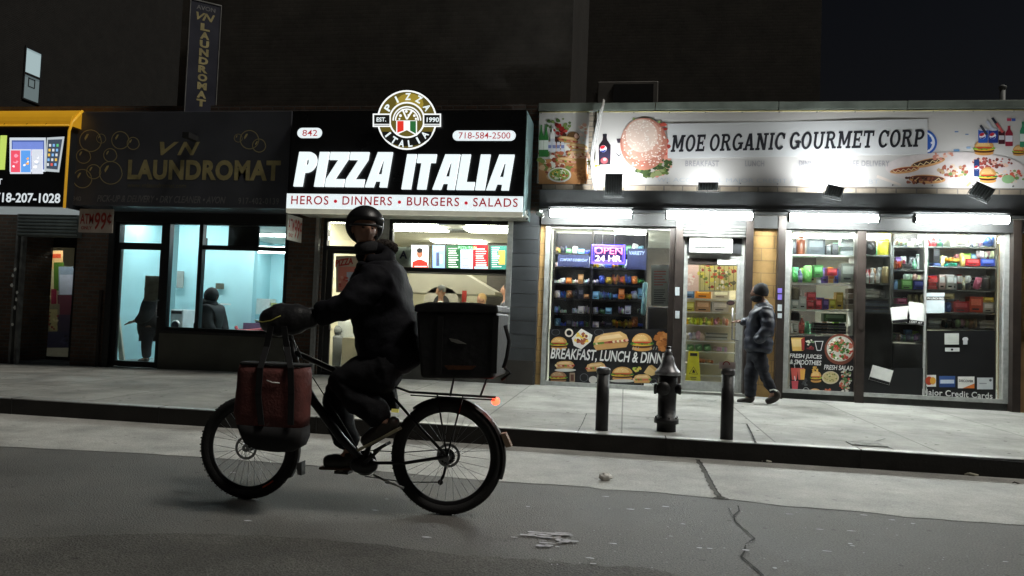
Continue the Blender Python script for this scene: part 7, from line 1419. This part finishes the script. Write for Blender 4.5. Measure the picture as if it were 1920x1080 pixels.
# ---- indoor people
def standing(label, px, py, Y, face, coat, hair, skin_m, seated=False, hood=False, bulk=0, h=1.70, group=None, cap=False):
    c = onY(px, py, Y); fz = .215
    t = thing('person', label, 'person', (c.x, Y, fz)); s = 1.0; f = Vector(face).normalized(); sd_ = f.cross(Vector((0, 0, 1))).normalized()
    hz_ = c.z; drop = hz_-.13
    sh = Vector((c.x, Y, hz_-.26)); hipz = (hz_-.80); up = Vector((0, 0, 1))
    def V(a, bb, z): return Vector((c.x, Y, z))+f*a+sd_*bb
    J = {'pelvis': (V(0, 0, hipz), .12), 'waist': (V(0, 0, hipz+.2), .12), 'chest': (V(0, 0, hz_-.38), .135), 'n': (V(0, 0, hz_-.19), .055), 'head': (V(.0, 0, hz_-.03), .065)}
    E2 = [('pelvis', 'waist'), ('waist', 'chest'), ('chest', 'n'), ('n', 'head')]
    for i, q in (('l', -1), ('r', 1)):
        J['s'+i] = (V(0, q*.18, hz_-.28), .055); J['e'+i] = (V(.05, q*.22, hz_-.55), .045); J['w'+i] = (V(.27 if not seated else .3, q*.15, hz_-.62), .032); E2 += [('chest', 's'+i), ('s'+i, 'e'+i), ('e'+i, 'w'+i)]
        if seated: J['h'+i] = (V(.02, q*.09, hipz-.02), .085); J['k'+i] = (V(.44, q*.10, hipz+.0), .06); J['a'+i] = (V(.42, q*.10, max(fz+.08, hipz-.42)), .045)
        else: J['h'+i] = (V(0, q*.09, hipz-.05), .085); J['k'+i] = (V(.02, q*.10, (hipz+fz)/2), .06); J['a'+i] = (V(0, q*.10, fz+.08), .045)
        J['t'+i] = (J['a'+i][0]+f*.13-up*.04, .035); E2 += [('pelvis', 'h'+i), ('h'+i, 'k'+i), ('k'+i, 'a'+i), ('a'+i, 't'+i)]
    hcx = Vector((c.x, Y, hz_)); hd = {}
    def e3(b):
        hd['R'] = head_shape(b, hcx, face)
        for i in 'lr': hand(b, J['w'+i][0], f-up*.2, up, .95, .6)
    skin_obj('body', J, E2, skin_m, t, extra=e3); eyes(hcx, hd['R'], 1, t)
    C = {k: (v[0], v[1]+.045+bulk) for k, v in J.items() if k not in ('head', 'n', 'tl', 'tr', 'wl', 'wr', 'kl', 'kr', 'al', 'ar')}
    C['wl'] = (J['wl'][0]-f*.04, .05); C['wr'] = (J['wr'][0]-f*.04, .05)
    skin_obj('jacket', C, [e for e in E2 if e[0] in C and e[1] in C], coat, t)
    T_ = {k: (v[0], v[1]+.035) for k, v in J.items() if k in ('hl', 'hr', 'kl', 'kr', 'al', 'ar', 'pelvis')}
    skin_obj('trousers', T_, [e for e in E2 if e[0] in T_ and e[1] in T_], M['trousers'], t)
    for i in 'lr': skin_obj('shoe', {'a': (J['a'+i][0]+up*.02, .062), 'h': (J['a'+i][0]-up*.04, .055), 't': (J['t'+i][0]+f*.03-up*.01, .048)}, [('a', 'h'), ('h', 't')], M['boots'], t)
    R = hd['R']
    if hood: b = MB(); b.ell(hcx+R @ Vector((0, -.040, .008)), (.135, .14, .165), 22, R); b.ell(hcx+R @ Vector((0, -.03, -.15)), (.17, .16, .11), 18, R); b.build('hood', coat, t)
    else: b = MB(); b.ell(hcx+R @ Vector((0, -.018, .030)), (.086, .098, .100), 22, R); b.build('cap' if cap else 'hair', hair, t)
    return t
standing('hooded customer in dark coat sitting by the laundromat window facing right', 399, 556, 13.35, (1, -.15, -.25), mat('soft black coat', (.009, .009, .011), .8, 0, .3, 10), M['hair'], M['skind'], seated=True, hood=True, bulk=.07)
g = rect(376, 596, 400, 640, 13.35); b = MB(); b.box(g[0], g[1]+.12, 13.15, 13.6, .55, .60); b.box(g[0]-.03, g[0], 13.15, 13.6, .55, 1.0)
for xx in (g[0]+.02, g[1]+.08):
    for yy in (13.17, 13.55): b.box(xx, xx+.025, yy, yy+.025, .21, .55)
b.build('chair', M['dark'], label='dark chair under the hooded customer in the laundromat', cat='chair', bevel=.004)
standing('person in long dark coat standing behind the poster on the laundromat door', 283, 540, 13.0, (-.8, -.5, -.1), MATS['soft black coat'], M['hair'], M['skin'], bulk=.06)
standing('cook in pale cap near the oven at the back of the pizzeria', 827, 546, 15.1, (-1, -.3, -.3), M['paper'], M['grey'], M['skin'], cap=True)
standing('blond haired cook behind the pizzeria counter, seen over the black box', 903, 562, 14.6, (-.7, -.7, -.4), M['grey'], M['blond'], M['skin'])
standing('person at the right edge of the pizzeria window, mostly hidden by the frame', 949, 545, 14.4, (-1, -.3, 0), M['jacket'], M['hair'], M['skin'])

# ================================================================== BICYCLE AND RIDER
YB = 4.86
def B(px, py, dy=0): return onY(px, py, YB+dy)
BK = thing('bicycle', 'dark electric delivery bicycle ridden along the street with black handlebar mitts', 'bicycle', (B(650, 950).x, YB, 0))
FM = mat('scratched black frame', (.020, .020, .021), .35, .3, .4, 12)
def wheel(px, py, seed):
    c = B(px, py); R = c.z; tr = .032; rn = random.Random(seed)
    b = MB(); b.lathe(c, [(.025, -.05), (.03, -.03), (.018, -.028), (.018, .028), (.03, .03), (.025, .05)], 18, 'y'); b.cyl((c.x, YB-.065, c.z), (c.x, YB+.065, c.z), .008, n=8)
    w = b.build('wheel', M['steel'], BK)
    N = 56; b = MB(); b.tube([(c.x+(R-tr)*math.cos(6.28319*i/N), YB, c.z+(R-tr)*math.sin(6.28319*i/N)) for i in range(N)], tr, 12, closed=True)
    for i in range(96):
        a = 6.28319*i/96; d = Vector((math.cos(a), 0, math.sin(a))); t_ = Vector((-math.sin(a), 0, math.cos(a)))
        for y in (-.016, .016): b.obox(c+d*(R-.004)+Vector((0, y+(.006 if i % 2 else -.006), 0)), t_*.005, Vector((0, .006, 0)), d*.0012)
    b.build('tyre', M['rubber'], w)
    b = MB(); Rr = R-tr*2-.004; k = len(b.v); prof = [(Rr+.012, -.013), (Rr-.016, -.009), (Rr-.020, 0), (Rr-.016, .009), (Rr+.012, .013)]
    for j in range(N):
        a = 6.28319*j/N
        for r_, y in prof: b.v.append((c.x+r_*math.cos(a), YB+y, c.z+r_*math.sin(a)))
    for j in range(N):
        for i in range(4): b.face((k+j*5+i, k+j*5+i+1, k+(j+1) % N*5+i+1, k+(j+1) % N*5+i), True)
    b.build('rim', M['black'], w)
    b = MB()
    for i in range(32):
        a = 6.28319*i/32; sd3 = 1 if i % 2 else -1; off = (.9 if i % 4 < 2 else -.9)
        b.tube([(c.x+.026*math.cos(a+off), YB+sd3*.03, c.z+.026*math.sin(a+off)), (c.x+(Rr-.014)*math.cos(a), YB, c.z+(Rr-.014)*math.sin(a))], .0013, 5)
    b.build('spokes', M['steel'], w)
    return c, R, Rr, w
c1, R1, Rr1, w1 = wheel(838, 856, 1); c2, R2, Rr2, w2 = wheel(467, 838, 2)
b = MB(); b.tube([(c2.x+(Rr2+.004)*math.cos(a), YB-.016, c2.z+(Rr2+.004)*math.sin(a)) for a in [math.radians(-65+i*2.5) for i in range(8)]], .006, 6); b.build('rim_reflector', mat('orange reflector strip', (.7, .10, .03), .4), w2)
for c, dy in ((c2, -.04), (c1, .04)):
    b = MB(); N = 30
    for i in range(N):
        a0, a1 = 6.28319*i/N, 6.28319*(i+1)/N; ro, ri = .08, .062
        b.quad([(c.x+ro*math.cos(a0), YB+dy, c.z+ro*math.sin(a0)), (c.x+ro*math.cos(a1), YB+dy, c.z+ro*math.sin(a1)), (c.x+ri*math.cos(a1), YB+dy, c.z+ri*math.sin(a1)), (c.x+ri*math.cos(a0), YB+dy, c.z+ri*math.sin(a0))])
    for i in range(6):
        a = 6.28319*i/6; b.tube([(c.x+.02*math.cos(a), YB+dy, c.z+.02*math.sin(a)), (c.x+.064*math.cos(a+.5), YB+dy, c.z+.064*math.sin(a+.5))], .003, 5)
    b.build('brake_disc', M['steel'], w2 if c is c2 else w1)
BBp = (684, 868)
def tb(pts, r, n=12): 
    b = MB(); b.tube([tuple(B(*p)) for p in pts], r, n); return b
f_ = MB()
def ft(pts, r, n=12): f_.tube([tuple(B(*p)) for p in pts], r, n)
ft([(546, 640), (560, 702)], .024); ft([(556, 690), (590, 755), (640, 822), BBp], [.024, .03, .03, .026]); ft([(552, 660), (640, 700), (724, 722)], .019); ft([(727, 690), (700, 800), BBp], .018)
for dy in (-.055, .055):
    ft([(724, 730, dy*.4), (780, 793, dy), (838, 856, dy)], .010); ft([(690, 868, dy*.5), (760, 868, dy), (838, 856, dy)], .011)
f_.ell(B(682, 872), (.10, .05, .06), 16); f_.cyl(tuple(B(684, 868, -.07)), tuple(B(684, 868, .07)), .03)
f_.build('frame', FM, BK)
b = MB(); b.tube([tuple(B(561, 700)), tuple(B(556, 715)), ], .03, 12)
for dy in (-.06, .06): b.tube([tuple(B(556, 708, dy)), tuple(B(528, 765, dy)), tuple(B(467, 838, dy))], [.02, .017, .012], 10)
b.tube([tuple(B(556, 708, -.06)), tuple(B(556, 708, .06))], .02, 10); b.build('fork', FM, BK)
b = MB(); b.tube([tuple(B(546, 645)), tuple(B(541, 610))], .018, 10); b.tube([tuple(B(530, 600, -.34)), tuple(B(540, 604, -.15)), tuple(B(543, 608, 0)), tuple(B(540, 604, .15)), tuple(B(530, 600, .34))], .012, 10); b.build('handlebar', M['black'], BK)
MM = mat('padded black nylon', (.012, .012, .014), .5, 0, .3, 18, .3, 30)
for dy in (-.26, .26):
    mt = skin_obj('handlebar_mitt', {'a': (B(602, 594, dy), .055), 'b': (B(560, 598, dy), .105), 'c': (B(520, 600, dy), .130), 'd': (B(488, 604, dy), .07)}, [('a', 'b'), ('b', 'c'), ('c', 'd')], MM, BK, post=lambda co: .006*math.sin(co.x*50))
    if dy < 0: b = MB(); b.tube([tuple(B(478, 600, dy-.05)), tuple(B(492, 604, dy-.09)), tuple(B(508, 601, dy-.12)), tuple(B(526, 592, dy-.125))], .0035, 5); b.build('piping', mat('yellow piping', (.45, .42, .10), .5), mt)
b = MB(); b.ell(B(735, 694), (.135, .075, .035), 18, fn=lambda q: Vector((q.x, q.y*(1+.35*q.x), q.z))); b.tube([tuple(B(730, 698)), tuple(B(727, 730))], .014, 8); b.build('saddle', M['black'], BK)
# battery behind the seat tube
b = MB(); c = B(728, 745); ax = Vector((.055, 0, .01)); b.obox(c, ax, (0, .045, 0), (-.02, 0, .085)); b.build('battery', M['blackm'], BK, bevel=.012)
b = MB(); c = B(741, 770, -.05); b.obox(c, (.024, 0, 0), (0, .006, 0), (0, 0, .011)); b.build('side_reflector', mat('yellow reflector', (.75, .70, .10), .3, emit=.25, ecol=(.9, .8, .2)), BK)
# chainrings, cranks and pedals
b = MB(); c = B(684, 868, .06); b.lathe(c, [(.085, -.003), (.085, .003)], 36, 'y'); b.lathe(c, [(.055, -.008), (.055, -.004)], 24, 'y'); b.build('chainring', M['black'], BK)
b = MB(); c = B(838, 856, .05); 
for i, r in enumerate((.055, .047, .039, .031)): b.lathe(c+Vector((0, .006*i, 0)), [(r, -.001), (r, .001)], 28, 'y')
b.build('cassette', M['dark'], BK)
b = MB(); b.tube([tuple(B(*p)) for p in ((684, 844, .06), (760, 848, .06), (838, 842, .06))], .004, 6); b.tube([tuple(B(*p)) for p in ((684, 893, .06), (760, 904, .06), (826, 904, .06), (832, 895, .06), (838, 872, .06))], .004, 6); b.build('chain', M['dark'], BK)
b = MB(); b.tube([tuple(B(838, 866, .07)), tuple(B(832, 890, .07)), tuple(B(824, 906, .07))], .010, 6); b.lathe(B(826, 904, .065), [(.018, -.006), (.018, .006)], 12, 'y'); b.build('derailleur', M['black'], BK)
pedn, pedf = (716, 838), (644, 884)
for (px, py), dy in ((pedn, -.10), (pedf, .10)):
    b = MB(); b.tube([tuple(B(684, 868, dy)), tuple(B(px, py, dy*1.1))], [.014, .010], 8); cr = b.build('crank', M['black'], BK)
    b = MB(); c = B(px, py, dy*1.1+(-.05 if dy < 0 else .05)); an = .55 if dy < 0 else 0.0; b.obox(c, (.05*math.cos(an), 0, .05*math.sin(an)), (0, .045, 0), (-.010*math.sin(an), 0, .010*math.cos(an))); b.build('pedal', M['black'], cr)
# fenders
for (c, R, a0, a1) in ((c1, R1, -18, 128), (c2, R2, -30, 95)):
    b = MB(); n = 22; k = 0; pts = [math.radians(lerp(a0, a1, i/n)) for i in range(n+1)]; Rf = R+.016
    for i in range(n):
        for y0, y1, d0, d1 in ((-.032, -.018, -.014, 0), (-.018, .018, 0, 0), (.018, .032, 0, -.014)):
            q = [(c.x+(Rf+dd)*math.cos(a), YB+y, c.z+(Rf+dd)*math.sin(a)) for a, y, dd in ((pts[i], y0, d0), (pts[i+1], y0, d0), (pts[i+1], y1, d1), (pts[i], y1, d1))]
            b.quad(q, True)
            b.quad([(x, y, z+.0) for x, y, z in [(c.x+(Rf+dd-.003)*math.cos(a), YB+y, c.z+(Rf+dd-.003)*math.sin(a)) for a, y, dd in ((pts[i], y1, d1), (pts[i+1], y1, d1), (pts[i+1], y0, d0), (pts[i], y0, d0))]], True)
    b.build('mudguard', M['black'], BK)
b = MB(); b.prism([(B(559, 868).x, B(559, 868).z), (B(561, 888).x, B(561, 888).z), (B(569, 890).x, B(569, 890).z), (B(569, 864).x, B(569, 864).z)], YB-.03, YB+.03); b.build('mud_flap', M['grey'], BK)
b = MB(); b.prism([(B(940, 812).x, B(940, 812).z), (B(950, 838).x, B(950, 838).z), (B(960, 836).x, B(960, 836).z), (B(949, 811).x, B(949, 811).z)], YB-.03, YB+.03); b.build('mud_flap', mat('tan flap', (.24, .17, .11), .6), BK)
# rack, struts, tail lamp, kickstand
b = MB()
for dy in (-.07, .07): b.tube([tuple(B(732, 722, dy*.5)), tuple(B(768, 735, dy)), tuple(B(930, 745, dy))], .008, 8); b.tube([tuple(B(770, 741, dy)), tuple(B(928, 750, dy))], .005, 8); b.tube([tuple(B(868, 742, dy)), tuple(B(838, 856, dy*1.1))], .006, 8); b.tube([tuple(B(820, 740, dy)), tuple(B(838, 856, dy*1.1))], .006, 8)
for px in (775, 830, 885, 928): b.tube([tuple(B(px, 736+(px-768)*.056, -.07)), tuple(B(px, 736+(px-768)*.056, .07))], .006, 8)
b.build('rack', FM, BK)
b = MB()
for px, dx in ((852, -8), (915, -14)):
    for dy in (-.12, .12): b.tube([tuple(B(px, 704, dy)), tuple(B(px+dx, 742, dy*.6))], .007, 8)
b.build('box_support', M['dark'], BK)
b = MB(); c = B(929, 752, 0); b.ell(c, (.028, .035, .026), 14); b.build('tail_lamp', emat('lit tail lamp', (1.0, .07, .03), 5.0), BK)
TLp = bpy.data.lights.new('tail_glow', 'POINT'); TLp.energy = .5; TLp.color = (1, .08, .03); TLp.shadow_soft_size = .03; o = bpy.data.objects.new('lamp', TLp); COL.objects.link(o); o.parent = BK; o.location = B(945, 752, -.02)-Vector(BK.location)
b = MB(); b.tube([tuple(B(700, 890, -.06)), tuple(B(736, 907, -.09)), tuple(B(757, 915, -.10))], .008, 8); b.ell(B(728, 905, -.11), (.025, .01, .008), 10); b.build('kickstand', M['alu'], BK)
b = MB()
for pts in (((541, 606, -.05), (552, 640, -.07), (575, 690, -.03), (640, 790, 0), (675, 850, 0)), ((541, 606, .05), (530, 650, .06), (545, 700, .03), (470, 832, -.06))): b.tube([tuple(B(*p)) for p in pts], .004, 6)
b.build('brake_cables', M['black'], BK)
# ---- delivery box
X0 = thing('delivery_box', 'large black insulated delivery box strapped above the bicycle rack', 'delivery box', (B(872, 705).x, YB, B(872, 705).z))
b = MB(); q = [B(806, 704), B(938, 706), B(944, 586), B(797, 584)]; b.prism([(v.x, v.z) for v in q], YB-.235, YB+.235); b.build('case', mat('black box fabric', (.0125, .0125, .0145), .55, 0, .35, 6, .3, 22), X0, bevel=.02)
b = MB(); q = [B(795, 586), B(946, 588), B(945, 574), B(900, 569), B(820, 568), B(796, 573)]; b.prism([(v.x, v.z) for v in q], YB-.245, YB+.245); b.build('lid', MATS['black box fabric'], X0, bevel=.012)
Yq = YB-.238
b = MB(); v = [onY(x, y, Yq) for x, y in ((833, 685), (893, 686), (885, 693), (840, 693))]; b.prism([(a.x, a.z) for a in v][::-1], Yq-.003, Yq+.001); b.build('logo_patch', mat('worn orange print', (.10, .035, .012), .6, 0, .5, 25), X0)
b = MB(); v = [onY(x, y, Yq) for x, y in ((842, 634), (858, 637), (875, 645), (858, 644), (846, 640))]; b.prism([(a.x, a.z) for a in v][::-1], Yq-.003, Yq+.001); b.build('reflective_tag', mat('grey reflective tag', (.22, .22, .20), .5), X0)
for x in (822, 926): b = MB(); v0, v1 = onY(x, 700, Yq), onY(x+1, 592, Yq); b.box(v0.x-.018, v0.x+.018, Yq-.006, Yq-.001, v0.z, v1.z); b.build('strap', M['strap'], X0)
b = MB(); b.tube([tuple(onY(x, y, YB-.2)) for x, y in ((947, 610), (955, 640), (950, 670), (944, 690))], .012, 8); b.tube([tuple(onY(x, y, YB-.1)) for x, y in ((946, 690), (958, 700), (940, 712))], .010, 8); b.build('dangling_strap', M['strap'], X0)
# ---- red bag
YG = YB-.34
RB = thing('tote_bag', 'dull red tote bag with black straps and black base hanging from the handlebar', 'bag', (onY(515, 840, YG).x, YG, onY(515, 843, YG).z))
def G(px, py, dy=0): return onY(px, py, YG+dy)
def loft(b, rings, n=28):
    k = len(b.v)
    for (pxc, py, hw, hd) in rings:
        c = G(pxc, py); w = G(pxc+hw, py).x-c.x
        for j in range(n):
            a = 6.28319*j/n; ca, sa = math.cos(a), math.sin(a); x = w*(abs(ca)**.45)*(1 if ca > 0 else -1); y = hd*(abs(sa)**.45)*(1 if sa > 0 else -1); wob = 1+.02*math.sin(5*a+py*.1); b.v.append((c.x+x*wob, YG+y, c.z))
    for i in range(len(rings)-1):
        for j in range(n): b.face((k+i*n+j, k+(i+1)*n+j, k+(i+1)*n+(j+1) % n, k+i*n+(j+1) % n), True)
    b.face([k+(len(rings)-1)*n+j for j in range(n)][::-1]); b.face([k+j for j in range(n)])
b = MB(); loft(b, [(516, 684, 62, .085), (515, 700, 64, .095), (513, 740, 65, .10), (511, 775, 66, .10), (512, 797, 62, .10)]); b.build('fabric', M['red'], RB)
b = MB(); loft(b, [(513, 796, 62.5, .102), (515, 815, 60, .10), (517, 832, 52, .09), (518, 843, 34, .06), (518, 846, 12, .03)]); b.build('base', M['strap'], RB)
b = MB(); loft(b, [(520, 680, 62, .088), (516, 685, 63, .09)]); b.build('rim', M['strap'], RB)
for pts in (((490, 796), (484, 740), (488, 690), (500, 650), (508, 612)), ((545, 796), (546, 740), (545, 690), (538, 650), (532, 612))):
    b = MB()
    for (x0, y0), (x1, y1) in zip(pts, pts[1:]):
        a0, a1 = G(x0, y0, -.105 if y0 > 685 else -.04), G(x1, y1, -.105 if y1 > 685 else -.04); b.obox((a0+a1)/2, (.02, 0, 0), (0, .003, 0), (a1-a0)/2*1.03)
    b.build('strap', M['strap'], RB)
b = MB(); b.tube([tuple(G(x, y, -.105)) for x, y in ((500, 713), (510, 717), (524, 718))], .004, 5); b.build('zip_pull', M['paper'], RB)
# ---- rider
RD = thing('person', 'cyclist in black coat and helmet riding left while looking towards the viewer', 'person', (B(700, 700).x, YB, B(700, 700).z))
def rj(px, py, dy, r): return (px, py, YB+dy, r)
J = {'pelvis': rj(738, 668, 0, .09), 'waist': rj(732, 625, 0, .11), 'chest': rj(715, 545, 0, .15), 'n0': rj(702, 492, 0, .08), 'n': rj(690, 465, -.0, .058), 'head': rj(682, 438, -.01, .075)}
E_ = [('pelvis', 'waist'), ('waist', 'chest'), ('chest', 'n0'), ('n0', 'n'), ('n', 'head')]
for i, q in (('l', -1), ('r', 1)):
    J['s'+i] = rj(704, 512, q*.19, .065); J['e'+i] = rj(652, 580, q*.27, .05); J['w'+i] = rj(590, 594, q*.26, .036); J['h'+i] = rj(540, 600, q*.26, .04); E_ += [('chest', 's'+i), ('s'+i, 'e'+i), ('e'+i, 'w'+i), ('w'+i, 'h'+i)]
J['hl'+'p'] = rj(726, 692, -.10, .07); J['kl'] = rj(628, 712, -.13, .065); J['al'] = rj(728, 795, -.14, .045); J['tl'] = rj(700, 825, -.14, .018)
J['hr'+'p'] = rj(726, 692, .10, .07); J['kr'] = rj(622, 740, .13, .065); J['ar'] = rj(658, 848, .14, .045); J['tr'] = rj(628, 868, .14, .018)
E_ += [('pelvis', 'hlp'), ('hlp', 'kl'), ('kl', 'al'), ('al', 'tl'), ('pelvis', 'hrp'), ('hrp', 'kr'), ('kr', 'ar'), ('ar', 'tr')]
hc = B(683, 430, -.02); hd_ = {}
FDIR = (.58, -.80, -.08)
def ex2(b): hd_['R'] = head_shape(b, hc, FDIR, 1.02)
skin_obj('body', J, E_, M['skin'], RD, extra=ex2); eyes(hc, hd_['R'], 1.02, RD); R = hd_['R']
K = {'hem': rj(742, 705, 0, 0.222), 'pelvis': rj(732, 660, 0, 0.246), 'waist': rj(722, 600, 0, 0.228), 'chest': rj(712, 545, 0, 0.228), 'up': rj(706, 508, 0, 0.187), 'col': rj(698, 484, 0, 0.135)}
EE = [('hem', 'pelvis'), ('pelvis', 'waist'), ('waist', 'chest'), ('chest', 'up'), ('up', 'col')]
for i, q in (('l', -1), ('r', 1)): K['s'+i] = rj(703, 516, q*.19, 0.123); K['e'+i] = rj(654, 576, q*.27, 0.099); K['w'+i] = rj(588, 592, q*.26, 0.070); EE += [('chest', 's'+i), ('s'+i, 'e'+i), ('e'+i, 'w'+i)]
skin_obj('coat', K, EE, M['coat'], RD, levels=3, post=fold(.020, 8, 13))
T_ = {'top': rj(738, 660, 0, 0.164), 'pelvis': rj(742, 688, 0, 0.199), 'hl': rj(712, 697, -.10, 0.158), 'kl': rj(632, 714, -.13, 0.131), 'al': rj(728, 792, -.14, 0.091), 'hr': rj(712, 700, .10, 0.158), 'kr': rj(622, 742, .13, 0.123), 'ar': rj(658, 848, .14, 0.088)}
skin_obj('trousers', T_, [('top', 'pelvis'), ('pelvis', 'hl'), ('hl', 'kl'), ('kl', 'al'), ('pelvis', 'hr'), ('hr', 'kr'), ('kr', 'ar')], mat('black work trousers', (.008, .008, .010), .85, 0, .2, 14, .2, 40, spec=.25), RD, levels=3, post=fold(.016, 9, 13))
def shoe(ax, ay, hx, hy, tx, ty, dy, sole):
    mx, my = (hx+tx)/2, (hy+ty)/2
    o = skin_obj('shoe', {'a': rj(ax, ay-4, dy, .062), 'h': rj(hx-3, hy-12, dy, .060), 'm': rj(mx, my-13, dy, .060), 't': rj(tx, ty-10, dy, .046)}, [('a', 'h'), ('h', 'm'), ('m', 't')], M['boots'], RD)
    h_, t_ = B(hx+6, hy, dy), B(tx-4, ty, dy); d = (t_-h_); L = d.length; d.normalize(); n_ = Vector((-d.z, 0, d.x)); n_ = n_ if n_.z > 0 else -n_
    b = MB(); b.obox((h_+t_)/2, d*L/2, (0, .046, 0), n_*.010); b.build('sole', sole, o, bevel=.008)
shoe(728, 792, 744, 803, 678, 843, -.14, M['sole']); shoe(657, 846, 664, 878, 606, 876, .14, mat('rust sole', (.09, .045, .03), .8))
# helmet, hood, fur trim
b = MB(); b.ell(hc+R @ Vector((-.01, -.022, .030)), (.132, .142, .135), 32, R, fn=lambda q: Vector((q.x, q.y, q.z)) if q.y < .15 or q.z > .18 else Vector((q.x*.9, min(q.y, .15+.05*abs(q.x)), q.z))); hm = b.build('helmet', M['helmet'], RD)
b = MB(); b.tube([tuple(hc+R @ Vector((math.sin(a)*.112, math.cos(a)*.128, .018+.01*math.cos(a)))) for a in [math.radians(k) for k in range(-75, 76, 15)]], .009, 8); b.build('brim', M['black'], hm)
b = MB()
for sx in (-1, 1): b.tube([tuple(hc+R @ Vector(p)) for p in ((sx*.095, -.01, .0), (sx*.085, .02, -.06), (sx*.03, .05, -.125))], .005, 6)
b.build('chin_strap', M['strap'], hm)
skin_obj('hood', {'a': rj(664, 472, -.02, .075), 'b': rj(700, 478, .05, .11), 'c': rj(735, 478, -.02, .075), 'd': rj(720, 492, -.09, .06), 'e': rj(684, 490, -.11, .055)}, [('a', 'b'), ('b', 'c'), ('c', 'd'), ('d', 'e')], M['coat'], RD)
skin_obj('fur_trim', {'a': rj(742, 468, -.04, .035), 'b': rj(722, 460, .02, .045), 'c': rj(704, 458, .04, .035)}, [('a', 'b'), ('b', 'c')], M['fur'], RD, levels=3, post=lambda co: random.uniform(-.004, .010))
skin_obj('neck_gaiter', {'a': rj(690, 478, -.02, .10), 'b': rj(687, 464, -.03, .092), 'c': rj(685, 450, -.04, .082)}, [('a', 'b'), ('b', 'c')], M['knit'], RD)
